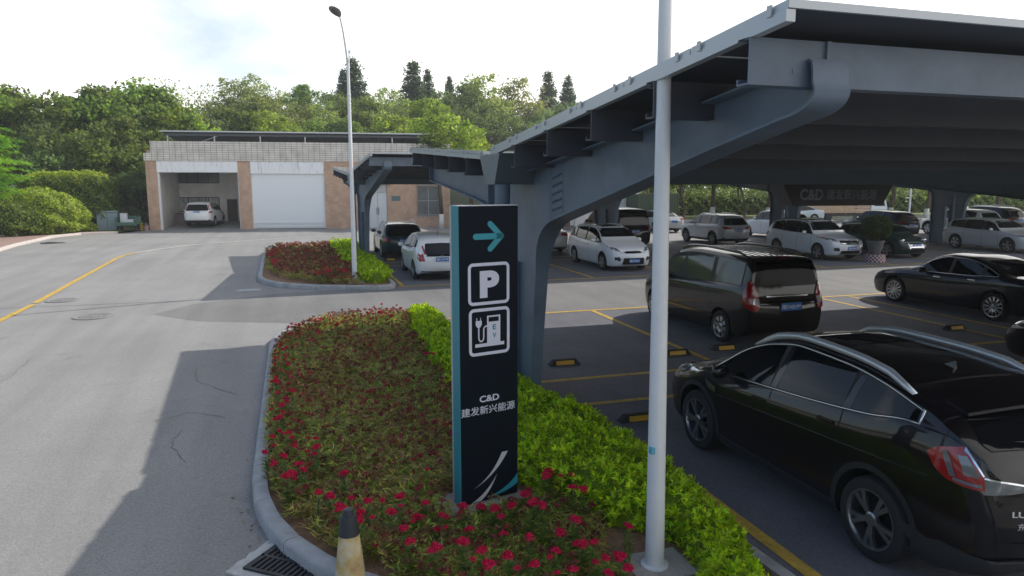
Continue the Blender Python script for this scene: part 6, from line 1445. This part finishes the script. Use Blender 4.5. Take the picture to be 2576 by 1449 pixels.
def hedge_mesh(name, poly, z0, z1, N, leaf, cols, w=None, round_=.12, seed=3, asp=.55, inner=.25, top_cols=None, lump=.05, tilt=.6, rosette=False):
    """leaves spread over the skin of a clipped hedge with the plan outline poly"""
    g = np.random.default_rng(seed); P = np.array(poly); lo, hi = P.min(0), P.max(0); k = len(P)
    nxt = np.roll(P, -1, 0)
    def inside(q):
        c = np.zeros(len(q), bool)
        for i in range(k):
            a, b = P[i], nxt[i]; cond = ((a[1] > q[:, 1]) != (b[1] > q[:, 1])) & (q[:, 0] < (b[0] - a[0]) * (q[:, 1] - a[1]) / (b[1] - a[1] + 1e-12) + a[0]); c ^= cond
        return c
    def edge_d(q):
        d = np.full(len(q), 1e9)
        for i in range(k):
            a, b = P[i], nxt[i]; ab = b - a; t = np.clip(((q - a) @ ab) / (ab @ ab + 1e-12), 0, 1); d = np.minimum(d, np.linalg.norm(q - (a + t[:, None] * ab), axis=1))
        return d
    L = np.linalg.norm(nxt - P, axis=1); per = L.sum(); A = abs(sum(P[i, 0] * nxt[i, 1] - nxt[i, 0] * P[i, 1] for i in range(k))) / 2
    ns = int(N * per * (z1 - z0) / (per * (z1 - z0) + A)); nt = N - ns
    q = g.uniform(lo, hi, (nt * 4, 2)); q = q[inside(q)][:nt]; e = edge_d(q)
    ph = g.uniform(0, 6, 4)
    bump = lambda q: lump * (np.sin(q[:, 0] * 5.3 + ph[0]) * np.sin(q[:, 1] * 4.7 + ph[1]) + .7 * np.sin(q[:, 0] * 11 + ph[2]) * np.sin(q[:, 1] * 9.3 + ph[3]))
    zt = z1 - round_ * np.clip(1 - e / (round_ * 1.6), 0, 1) ** 2 + bump(q) + g.normal(0, .018, len(q)) * (leaf / .05) - inner * .4 * g.random(len(q)) ** 3
    top = np.column_stack([q, zt])
    i = g.choice(k, ns, p=L / per); t = g.random(ns)[:, None]; s = P[i] * (1 - t) + nxt[i] * t; ori = 1 if sum(P[j, 0] * nxt[j, 1] - nxt[j, 0] * P[j, 1] for j in range(k)) > 0 else -1
    nn = np.column_stack([(nxt - P)[i][:, 1], -(nxt - P)[i][:, 0]]); nn = nn / (np.linalg.norm(nn, axis=1, keepdims=True) + 1e-9) * ori
    zz = z0 + (z1 - z0 - round_ * .3) * g.random(ns); off = -round_ * np.clip((zz - (z1 - round_)) / round_, 0, 1) ** 2 + g.normal(0, .02, ns) * (leaf / .05) + lump * np.sin(zz * 6 + s[:, 0] * 5 + s[:, 1] * 4) - inner * .35 * g.random(ns) ** 3
    sd = np.column_stack([s + nn * off[:, None], zz])
    cen = np.concatenate([top, sd]); nr = np.concatenate([np.column_stack([g.normal(0, tilt, (len(top), 2)), np.ones(len(top))]), np.column_stack([nn, np.full(len(sd), .5)]) + g.normal(0, tilt, (len(sd), 3))])
    dr = g.normal(size=(len(cen), 3)); dr[:, 2] += .35; dr -= nr * (dr * nr).sum(1, keepdims=True) / (nr * nr).sum(1, keepdims=True)
    if rosette:                                      # shoots: leaves radiating from points on the clipped skin
        m = 9; c0 = cen[:: m]; n0 = nr[:: m]; n0 = n0 / np.linalg.norm(n0, axis=1, keepdims=True); k0 = len(c0)
        tone = np.repeat(g.uniform(.55, 1.2, (k0, 1)), m, 0); N0 = np.repeat(n0, m, 0); rad_ = g.normal(size=(k0 * m, 3)); rad_ -= N0 * (rad_ * N0).sum(1, keepdims=True); rad_ /= np.linalg.norm(rad_, axis=1, keepdims=True)
        up = g.uniform(.15, 1.1, (k0 * m, 1)); dr = rad_ + N0 * up; dr /= np.linalg.norm(dr, axis=1, keepdims=True); cen = np.repeat(c0, m, 0) + dr * leaf * .5 + N0 * g.uniform(-.3, .3, (k0 * m, 1)) * leaf
        nr = N0 - rad_ * up + g.normal(0, .12, (k0 * m, 3)); cl = np.clip(mixcol(k0 * m, cols, w, g=g) * tone, .003, 1)
        me = leaf_mesh(name, cen, leaf * g.uniform(.7, 1.3, len(cen)), cl, asp, dr, nr, seed=seed); me.materials.append(LEAF_L); return me
    cl = mixcol(len(cen), cols, w, g=g)
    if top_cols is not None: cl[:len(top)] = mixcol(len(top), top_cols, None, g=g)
    me = leaf_mesh(name, cen, leaf * g.uniform(.65, 1.35, len(cen)), cl, asp, dr, nr, seed=seed); me.materials.append(LEAF_L); return me
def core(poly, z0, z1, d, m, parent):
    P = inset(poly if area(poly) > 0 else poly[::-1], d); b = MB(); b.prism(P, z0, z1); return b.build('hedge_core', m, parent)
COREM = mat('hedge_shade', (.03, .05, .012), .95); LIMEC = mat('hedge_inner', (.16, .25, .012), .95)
LIME = [(.50, .68, .018), (.38, .57, .02), (.64, .78, .035), (.20, .36, .022)]
# lime hedge of the near island (runs between flowers and bays)
H1 = [(2.55, 16.1), (2.28, 14.0), (2.2, 11.5), (2.12, 9.2), (2.08, 7.4), (2.2, 6.5), (2.5, 5.95), (2.62, 5.5), (3.0, 5.2), (3.02, 4.6), (2.75, 3.8), (3.02, 3.75), (3.33, 4.4), (3.52, 5.9), (3.45, 7.7), (3.1, 9.1), (2.96, 12), (2.95, 16.0)]
t = thing('lime_hedge', 'low lime green clipped hedge along the near flower bed beside the bays', 'hedge', (0, 0, 0))
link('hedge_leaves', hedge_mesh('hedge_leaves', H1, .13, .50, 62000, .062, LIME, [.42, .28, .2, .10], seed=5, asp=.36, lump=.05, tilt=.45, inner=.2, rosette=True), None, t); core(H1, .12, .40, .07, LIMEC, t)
H2 = [(1.7, 36.2), (1.75, 30.5), (1.85, 27.2), (2.1, 25.2), (1.95, 23.6), (2.1, 22.6), (2.75, 22.3), (2.98, 23.3), (2.98, 36.2)]
t = thing('lime_hedge', 'low lime green clipped hedge at the foot of the slim street lamp', 'hedge', (0, 0, 0))
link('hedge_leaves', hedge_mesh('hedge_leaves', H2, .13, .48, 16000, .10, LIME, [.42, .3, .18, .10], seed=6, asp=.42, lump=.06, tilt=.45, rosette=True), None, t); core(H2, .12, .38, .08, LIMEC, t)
# trimmed hedge and shrubs on the left
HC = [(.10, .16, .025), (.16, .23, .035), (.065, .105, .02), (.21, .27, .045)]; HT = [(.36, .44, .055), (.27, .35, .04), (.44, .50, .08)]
x0, _ = at_y(85, 500, 57); x1, _ = at_y(288, 500, 57)
Hh = rounded([(x0 - .6, 55.6), (x1, 54.6), (x1 + .1, 58.4), (x0 - .6, 58.6)], [1.1, 1.2, 1.2, 1.0]); t = thing('trimmed_hedge', 'tall flat-topped clipped hedge with bright top left of the garage', 'hedge', (0, 0, 0))
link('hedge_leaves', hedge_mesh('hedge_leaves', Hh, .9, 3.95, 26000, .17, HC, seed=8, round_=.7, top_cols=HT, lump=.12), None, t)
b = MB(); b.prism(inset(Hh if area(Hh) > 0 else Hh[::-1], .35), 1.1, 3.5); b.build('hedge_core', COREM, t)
b = MB()
for i in range(7):
    xx = x0 + .3 + (x1 - x0 - .6) * i / 6; b.tube([(xx, 56.2 + .3 * (i % 2), .1), (xx + .15, 56.3, 1.4)], [.09, .07], 7)
b.build('stem', BARK, t)
def shrub(label, x, y, r, h, N, leaf, cols, seed, z0=.1, group=None):
    g = np.random.default_rng(seed); d = g.normal(size=(N, 3)); d /= np.linalg.norm(d, axis=1, keepdims=True); d[:, 2] = np.where(d[:, 2] < -.1, d[:, 2] * .9, d[:, 2]); d[:, :2] *= (1 + .45 * np.clip(-d[:, 2:3], 0, 1))
    lum = 1 + .12 * np.sin(d[:, 0] * 6 + 1) * np.sin(d[:, 1] * 7) + .08 * np.sin(d[:, 2] * 9 + d[:, 0] * 8)
    c = d * (lum * (1 - .22 * g.random(N) ** 2))[:, None]
    c[:, :2] = np.sign(c[:, :2]) * np.abs(c[:, :2]) ** .85
    c = c * np.array([r, r * .8, h * .55]) + np.array([0, 0, h * .47]); c = c[c[:, 2] > .03]
    nr = c - np.array([0, 0, h * .4]) + g.normal(0, .5, c.shape); dr = g.normal(size=c.shape)
    t = thing('shrub', label, 'shrub', (x, y, z0), 0, group); me = leaf_mesh('foliage', c, leaf * g.uniform(.6, 1.4, len(c)), mixcol(len(c), cols, g=g), .55, dr, nr, seed=seed); me.materials.append(LEAF_L); link('foliage', me, None, t)
    b = MB()
    for i in range(6): a = i * 1.05; b.tube([(0, 0, 0), (r * .3 * math.cos(a), r * .25 * math.sin(a), h * .35), (r * .6 * math.cos(a), r * .5 * math.sin(a), h * .7)], [.05, .04, .015], 6)
    b.lathe([(r * .5, .0), (r * .72, h * .3), (r * .6, h * .62), (.02, h * .76)], 12, mi=1)
    b.build('stem', [BARK, COREM], t, smooth=True)
SH = [(.33, .43, .045), (.24, .34, .04), (.44, .50, .08), (.14, .21, .03)]
x, _ = at_y(98, 540, 51.8); shrub('big rounded yellow green shrub in front of the trimmed hedge by the pavement', x, 52.0, 2.45, 2.75, 15000, .17, SH, 21)
x, _ = at_y(190, 580, 52.5); shrub('small low shrub at the right foot of the big rounded shrub', x + .3, 53.3, .7, .7, 1400, .13, SH, 22)
x, _ = at_y(10, 560, 50); shrub('dark shaded shrub at the left edge behind a leaning stake', x, 50.4, 2.2, 2.1, 6000, .17, HC, 23)
x, _ = at_y(255, 575, 60); shrub('dark low shrub beside the blue cabinet', x, 59.8, 2.2, 1.4, 3000, .17, HC, 24)
t = thing('garden_stake', 'thin pale stake leaning beside the shaded shrub at the left edge', 'stake', (at_y(8, 560, 49.2)[0], 49.2, .1)); MB().tube([(-.5, 0, 2.0), (.7, 0, 0)], .035, 8).build('stake', mat('stake_wood', (.4, .33, .27), .8), t); MB().lathe([(.06, 0), (.06, .05), (.02, .07)], 10, M=T(.7, 0, 0)).build('stake_foot', CONCRETE, t)
# feathery tree at the left edge: drooping tiers of fine leaflets
def feather():
    g = np.random.default_rng(41); cen = []; dr = []; col = []; nr = []; b = MB(); b.tube([(0, 0, 0), (.1, 0, 1.6), (.0, .1, 3.2), (.1, 0, 4.6)], [.14, .12, .09, .04], 9)
    for i in range(150):
        z = g.uniform(2.2, 6.6); a = g.uniform(0, 6.28); R = 3.2 * math.sqrt(max(.05, 1 - ((z - 3.9) / 3.0) ** 2)) * g.uniform(.55, 1.05); d = np.array([math.cos(a), math.sin(a), 0.0])
        m = 150; s = g.uniform(.25, 1, m); droop = -.55 * s ** 2 + .35 * s; base = np.array([0, 0, z])
        side = np.array([-d[1], d[0], 0]); c = base + d[None] * (R * s)[:, None] + side[None] * (g.normal(0, .30, m))[:, None] + np.stack([np.zeros(m), np.zeros(m), droop + g.normal(0, .05, m)], 1)
        cen.append(c); dd = np.repeat((d + np.array([0, 0, -.25]))[None], m, 0) + g.normal(0, .28, (m, 3)); dr.append(dd); nr.append(np.repeat([[0, 0, 1.0]], m, 0) + g.normal(0, .35, (m, 3)))
        tn = g.random(); col.append(mixcol(m, [(.10 + .13 * tn, .25 + .18 * tn, .022)], jit=.2, g=g))
        if i % 3 == 0: b.tube([(0, 0, z * .8), tuple(base + d * R * .7)], [.03, .008], 5, cap=False)
    x, _ = at_y(-40, 400, 46); t = thing('feathery_tree', 'bright green feathery-leaved tree cut off by the left edge', 'tree', (x - .7, 46, .1))
    me = leaf_mesh('crown', np.concatenate(cen), .24, np.concatenate(col), .22, np.concatenate(dr), np.concatenate(nr), seed=4); me.materials.append(LEAF_L); link('crown', me, None, t); b.build('trunk', BARK, t, smooth=True)
feather()
# hedge belt and verge behind the street trees at the right
xa, _ = at_y(1610, 560, 66); xb = 92
Hb = [(xa, 64), (xb, 62), (xb, 66), (xa, 68)]; t = thing('boundary_hedge', 'long dark overgrown hedge closing the view beneath the canopies', 'hedge', (0, 0, 0))
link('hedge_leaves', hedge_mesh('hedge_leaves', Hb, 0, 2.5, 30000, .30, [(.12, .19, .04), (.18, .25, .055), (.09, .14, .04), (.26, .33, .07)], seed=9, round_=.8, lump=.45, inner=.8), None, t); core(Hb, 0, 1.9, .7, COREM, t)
sheet('grass_verge', flip_up([(23, 55.1), (60, 55.6), (95, 51.6), (95, 62), (23, 64)]), .10, GRASSM)
for i, (px, y, h, rad, k) in enumerate(((1675, 72, 8, 4.2, 'dense'), (1760, 76, 9, 4.4, 'fresh'), (1850, 73, 8, 4.2, 'dense'), (1960, 75, 8.5, 4.4, 'olive'), (2090, 72, 8, 4.2, 'dense'), (2190, 70, 8, 4.4, 'olive'), (2290, 72, 8.5, 4.4, 'dense'), (2390, 70, 8, 4.2, 'dense_b'), (2480, 68, 8, 4.2, 'olive'), (2570, 68, 8, 4.4, 'dense'))):
    x, _ = at_y(px, 540, y); tree(k, x, y, h, rad, 0, 'background tree seen through gaps between the street trees beneath the canopies', group='far trees beneath the canopies')
# potted bush foliage
g = np.random.default_rng(17); N = 3600; d = g.normal(size=(N, 3)); d /= np.linalg.norm(d, axis=1, keepdims=True); c = d * (.32 + .30 * g.random((N, 1)) ** .5) * np.array([1.02, 1.02, .85]) * (1 + .14 * np.sin(d[:, :1] * 7) * np.sin(d[:, 1:2] * 6)) + np.array([0, 0, 1.42])
me = leaf_mesh('foliage', c, .085, mixcol(N, [(.04, .07, .018), (.07, .10, .025), (.025, .045, .014)], g=g), .5, seed=2); me.materials.append(LEAF_L); link('foliage', me, None, POT)
b = MB(); b.tube([(0, 0, .85), (.02, 0, 1.1), (0, .02, 1.45)], [.05, .04, .03], 8)
for i in range(6): a = i * 1.05; b.tube([(0, .01, 1.15), (.25 * math.cos(a), .25 * math.sin(a), 1.45)], [.02, .008], 5)
b.build('stem', BARK, POT)
# ---- flower beds
def pts_in(poly, N, g):
    P = np.array(poly); lo, hi = P.min(0), P.max(0); out = np.zeros((0, 2)); nx_ = np.roll(P, -1, 0)
    while len(out) < N:
        q = g.uniform(lo, hi, (N * 3, 2)); c = np.zeros(len(q), bool)
        for a, b in zip(P, nx_): c ^= ((a[1] > q[:, 1]) != (b[1] > q[:, 1])) & (q[:, 0] < (b[0] - a[0]) * (q[:, 1] - a[1]) / (b[1] - a[1] + 1e-12) + a[0])
        out = np.concatenate([out, q[c]])
    return out[:N]
B1 = [(-.40, 13.2), (-.24, 14.6), (.6, 16.0), (1.4, 16.5), (2.5, 16.4), (2.28, 14.0), (2.2, 11.5), (2.12, 9.2), (2.08, 7.4), (2.2, 6.5), (2.5, 5.95), (2.55, 5.35), (2.35, 5.0), (2.2, 4.35), (1.2, 4.6), (.68, 5.2), (.28, 5.75), (-.05, 6.35), (-.26, 7.1), (-.37, 8.2), (-.40, 10)]
B2 = [(-1.15, 33), (-.9, 27), (-.55, 25), (.1, 23.5), (1.0, 22.5), (1.9, 22.2), (2.0, 23.6), (2.1, 25.2), (1.85, 27.2), (1.75, 30.5), (1.7, 36), (-.6, 36)]
def bed(label, poly, N, leaf, seed, hgt, nheads, hs, skip=None):
    """matted cockscomb plants: arching narrow leaves in tufts and dried dark red heads"""
    g = np.random.default_rng(seed); nt = N // 16; q = pts_in(poly, nt, g)
    if skip is not None: q = q[~skip(q)]
    nt = len(q); f = .72 + .28 * np.sin(q[:, 0] * 2.3 + 1) * np.sin(q[:, 1] * 1.7); low_ = 1 - .55 * np.exp(-(((q[:, 0] - 1.75) / .8) ** 2 + ((q[:, 1] - 5.5) / .7) ** 2)); h = hgt * (.55 + .5 * g.random(nt)) * f * low_
    patch_ = np.sin(q[:, 0] * 1.9 + 2 + seed) * np.sin(q[:, 1] * 1.3 + .5) + g.normal(0, .5, nt)
    k = 16; a = g.uniform(0, 6.28, (nt, k)); lift = g.uniform(.15, 1.1, (nt, k)); rr = g.uniform(.02, .09, (nt, k)) * (leaf / .1); zz = .13 + h[:, None] * g.uniform(.25, 1.0, (nt, k))
    cen = np.stack([q[:, None, 0] + rr * np.cos(a), q[:, None, 1] + rr * np.sin(a), zz], -1).reshape(-1, 3)
    dr = np.stack([np.cos(a), np.sin(a), lift - .35], -1).reshape(-1, 3); nr = np.stack([-.4 * np.cos(a), -.4 * np.sin(a), np.ones_like(a)], -1).reshape(-1, 3) + g.normal(0, .3, (nt * k, 3))
    green = mixcol(nt * k, [(.30, .41, .06), (.42, .48, .09), (.20, .30, .06)], g=g, jit=.3); brown = mixcol(nt * k, [(.52, .42, .13), (.38, .20, .13), (.62, .52, .16), (.33, .20, .12)], g=g, jit=.25)
    pr = np.repeat(1 / (1 + np.exp(-2.4 * patch_)), k); sel = (g.random(nt * k) < .27 + .5 * pr)[:, None]; col = np.where(sel, green, brown)
    szs = leaf * g.uniform(.6, 1.4, nt * k); asp = .17
    # dried heads
    qh = pts_in(poly, nheads, g)
    if skip is not None: qh = qh[~skip(qh)]
    m = 15; nh = len(qh); ch = np.column_stack([qh, .13 + hgt * g.uniform(.6, 1.0, nh) * (1 - .55 * np.exp(-(((qh[:, 0] - 1.75) / .8) ** 2 + ((qh[:, 1] - 5.5) / .7) ** 2)))]); c2 = (np.repeat(ch, m, 0) + g.normal(0, hs * .42, (nh * m, 3)) * np.array([1, 1, .7]))
    hc = mixcol(nh, [(.22, .06, .055), (.17, .07, .05), (.34, .045, .07), (.24, .13, .075), (.19, .10, .06)], g=g); col2 = np.repeat(hc, m, 0) * (1 + g.normal(0, .2, (nh * m, 1)))
    C_ = np.concatenate([cen, c2]); D_ = np.concatenate([dr, g.normal(size=c2.shape)]); N_ = np.concatenate([nr, g.normal(size=c2.shape)]); S_ = np.concatenate([szs, np.full(len(c2), hs * .75)])
    A_ = np.concatenate([np.full((len(cen), 1), asp), np.full((len(c2), 1), .8)])
    me = leaf_mesh('flower_bed_plants', C_, S_, np.clip(np.concatenate([col, col2]), .002, 1), A_, D_, N_, seed=seed); me.materials.append(LEAF_L)
    return tag(link('flower_bed_plants', me), label, 'flower bed', kind='stuff')
in_plinth = lambda q: ((np.abs((q[:, 0] - 1.435) * math.cos(SA) + (q[:, 1] - 6.28) * math.sin(SA) - .30) < .50) & (np.abs(-(q[:, 0] - 1.435) * math.sin(SA) + (q[:, 1] - 6.28) * math.cos(SA) - .03) < .34)) | (((q[:, 0] - 2.86) ** 2 + (q[:, 1] - 5.09) ** 2) < .2)
bed('matted fading red cockscomb bed of the near island', B1, 105000, .088, 3, .30, 1500, .042, in_plinth)
bed('matted fading red cockscomb bed of the far island', B2, 26000, .13, 4, .34, 1100, .07)
# single bright blooms standing out of the beds
def bloom_plants(seed):
    g = np.random.default_rng(seed); n = 70; a = g.uniform(0, 6.28, n); zz = g.uniform(.04, .95, n); rr = .05 + .05 * g.random(n)
    cen = np.column_stack([rr * np.cos(a), rr * np.sin(a), zz * .9]); dr = np.column_stack([np.cos(a), np.sin(a), g.uniform(-.1, .7, n)]); nr = np.column_stack([-.4 * np.cos(a), -.4 * np.sin(a), np.ones(n)])
    f = leaf_mesh('foliage', cen, .30 * g.uniform(.7, 1.3, n), mixcol(n, [(.17, .26, .045), (.24, .32, .06), (.10, .18, .04)], g=g), .17, dr, nr, seed=seed); f.materials.append(LEAF_L)
    bm = bmesh.new()
    b = MB(); b.tube([(0, 0, 0), (.01, .01, .5), (0, 0, .98)], .012, 5); st = b.mesh('stem')
    K = 5; cs = g.normal(0, 1, (K, 3)) * np.array([.075, .075, .03]); m = 95
    c2 = np.repeat(cs, m, 0); d = g.normal(size=(K * m, 3)); d /= np.linalg.norm(d, axis=1, keepdims=True); d[:, 2] = np.abs(d[:, 2]) - .15; c2 = c2 + d * .135 * (.8 + .25 * g.random((K * m, 1))) + np.array([0, 0, 1.0])
    fl = leaf_mesh('bloom', c2, .075, mixcol(K * m, [(.66, .013, .085), (.48, .009, .05), (.78, .03, .14)], g=g, jit=.15), .9, g.normal(size=c2.shape), d + g.normal(0, .35, c2.shape), seed=seed); fl.materials.append(PETAL)
    return f, fl, st
BP = [bloom_plants(s) for s in range(5)]
for s in BP: s[2].materials.append(mat('stem_green', (.07, .10, .03), .8))
def bloom(x, y, h, s, label, group):
    f, fl, st = BP[rnd.randrange(5)]; t = thing('cockscomb_plant', label, 'flower', (x, y, .115), rnd.uniform(0, 6.28), group)
    for nm, me, sc in (('foliage', f, (s * 1.75, s * 1.75, h)), ('stem', st, (s, s, h))):
        o = bpy.data.objects.new(nm, me); C.objects.link(o); o.parent = t; o.scale = sc
    o = bpy.data.objects.new('bloom', fl); C.objects.link(o); o.parent = t; o.scale = (s, s, s); o.location = (0, 0, h - s)
    return t
def ground_at(px, py, z): r_ = ray(px, py); k_ = (z - CAM_H) / r_.z; return r_.x * k_, r_.y * k_
HEADS = [(668,1137),(690,1165),(733,1100),(740,1120),(722,1090),(795,1125),(790,1142),(775,1135),(735,1190),(720,1200),(765,1180),(750,1165),(742,1205),(830,1250),(848,1270),(884,1252),(925,1262),(858,1275),(800,1240),(905,1290),(935,1300),(1005,1250),(1008,1272),(1070,1265),(1068,1280),(960,1260),(985,1290),(1130,1262),(1165,1275),(1110,1295),(1040,1310),(1048,1300),(1100,1330),(1060,1300),(1120,1325),(1015,1330),(1030,1362),(1085,1385),(1095,1380),(1120,1300),(1160,1290),(1245,1280),(1285,1270),(1210,1275),(1340,1265),(1365,1268),(1260,1300),(1320,1245),(1380,1185),(1375,1195),(1440,1225),(1468,1230),(1410,1195),(1440,1195),(1530,1255),(1550,1260),(1445,1305),(1450,1310),(1470,1365),(1455,1370),(1490,1365),(1398,1385),(1385,1400),(1330,1350),(1410,1340),(1500,1360),(1280,1400),(1230,1420),(1190,1405),(1165,1365),(1210,1385),(1300,1430),(1345,1420),(1400,1440),(1440,1430),(1500,1415),(1525,1405),(1560,1400),(1580,1430),(1530,1440),(1575,1320),(1585,1325),(705,930),(712,880),(735,840),(760,835),(700,900),(715,905),(695,960),(700,990),(710,1020),(705,1050),(712,975),(720,1010),(735,985),(890,795),(910,795),(940,790),(955,785),(970,790),(985,795),(925,788),(1008,775),(850,815),(870,800),(830,815),(1072,888),(780,855),(800,835),(735,870),(1090,890),(865,1190),(1075,1180),(690,1120),(716,1145),(880,1305),(900,1310),(1180,1330),(1265,1340)]
for i, (px, py) in enumerate(HEADS):
    near = py > 1100; h = (.36 if near else .42) + rnd.uniform(-.05, .05) - (.15 if 1030 < px < 1340 and 1230 < py < 1345 else 0); x, y = ground_at(px, py, .115 + h)
    if in_plinth(np.array([[x, y]]))[0] and py < 1290: continue
    s = .18 if near else .17; s *= rnd.choice([.6, .75, .9, 1, 1.1, 1.2])
    bloom(x, y, h, s, 'bright crimson cockscomb bloom standing in the near flower bed', 'crimson cockscombs in the near flower bed')
def in_poly(P, x, y, grow=0):
    c = False; j = len(P) - 1
    for i in range(len(P)):
        (ax, ay), (bx, by) = P[i], P[j]
        if (ay > y) != (by > y) and x < (bx - ax) * (y - ay) / (by - ay) + ax: c = not c
        j = i
    return c
for i in range(62):                                  # small blooms crowding the left and back rims of the near bed
    if i < 40: y = rnd.uniform(7.6, 14.4); x = -.36 + abs(rnd.gauss(0, .22)) + (.15 if y > 13.4 else 0)
    else: x = rnd.uniform(-.1, 2.3); y = 14.6 + .9 * min(1.6, max(0, x)) + rnd.gauss(-.1, .2)
    if in_poly(B1, x, y): bloom(x, y, rnd.uniform(.26, .38), .13 * rnd.uniform(.7, 1.2), 'bright crimson cockscomb bloom standing in the near flower bed', 'crimson cockscombs in the near flower bed')
for i in range(80):
    u = rnd.random()
    if u < .45: px, py = rnd.uniform(672, 700), rnd.uniform(625, 685)
    elif u < .8: px, py = rnd.choice([740, 775, 800, 815, 820, 830, 845, 860, 868]) + rnd.uniform(-8, 8), rnd.uniform(676, 698)
    else: px, py = rnd.uniform(690, 820), rnd.uniform(612, 632)
    h_ = .36; x, y = ground_at(px, py, .115 + h_)
    if not in_poly(B2, x, y): continue
    bloom(x, y, rnd.uniform(.32, .42), .20 * rnd.uniform(.8, 1.2), 'small crimson cockscomb bloom standing in the far flower bed', 'crimson cockscombs in the far flower bed')

# dry leaves and litter along the kerb and over the bare soil
g = np.random.default_rng(91); N = 900
P1 = np.array(ISL1); i_ = g.integers(0, len(P1), N); q = P1[i_] + (P1[(i_ + 1) % len(P1)] - P1[i_]) * g.random((N, 1)); cc_ = np.array([1.4, 9.5]); dv = q - cc_; dv /= np.linalg.norm(dv, axis=1, keepdims=True)
out_ = np.where(g.random((N, 1)) < .55, np.abs(g.normal(.03, .16, (N, 1))), -g.uniform(.2, .9, (N, 1))); q = q + dv * out_; zz = np.where(out_[:, 0] > 0, .018, .128)
keep = (out_[:, 0] > 0) | np.array([in_poly(ISL1, a_, b_) for a_, b_ in q])
q, zz = q[keep], zz[keep]; n_k = len(q)
me = leaf_mesh('fallen_leaves', np.column_stack([q, zz + .004 * g.random(n_k)]), g.uniform(.02, .055, n_k), mixcol(n_k, [(.22, .14, .07), (.30, .20, .09), (.14, .09, .05), (.34, .28, .15)], g=g), .5, np.column_stack([g.normal(size=(n_k, 2)), g.normal(0, .12, n_k)]), np.column_stack([g.normal(0, .15, (n_k, 2)), np.ones(n_k)]), seed=8); me.materials.append(LEAF_L)
tag(link('fallen_leaves', me), 'scattered dry brown leaves along the kerb of the near flower bed', 'leaves', kind='stuff')
# thin sunlit haze
b = MB(); b.box(-170, 170, -60, 240, -1.2, 42)
hz = bpy.data.materials.new('haze'); hz.use_nodes = True; n_, l_ = nodes_of(hz); n_.remove(n_['Principled BSDF'])
pv = n_.new('ShaderNodeVolumePrincipled'); pv.inputs['Color'].default_value = (.92, .96, 1, 1); pv.inputs['Density'].default_value = .00065; pv.inputs['Anisotropy'].default_value = .3; l_.new(pv.outputs[0], n_['Material Output'].inputs['Volume'])
tag(b.build('haze', hz, fix=True), kind='stuff')
cy.volume_bounces = 1

g = np.random.default_rng(77)
Bp = [(-38, -20), (34, -20), (34, -26), (-44, -26), (-44, 20), (-38, 20)]  # trees out of view, added to darken near faces and fill reflections
me = hedge_mesh('added_tree_belt', Bp[::-1], 0, 7.0, 16000, .8, [(.10, .15, .035), (.14, .20, .045), (.07, .11, .03)], seed=12, round_=2.0, lump=.9, inner=1.5)
tag(link('added_tree_belt', me), 'unseen belt of trees added behind the camera to shade near surfaces and mirror in car windows', 'trees', kind='stuff')
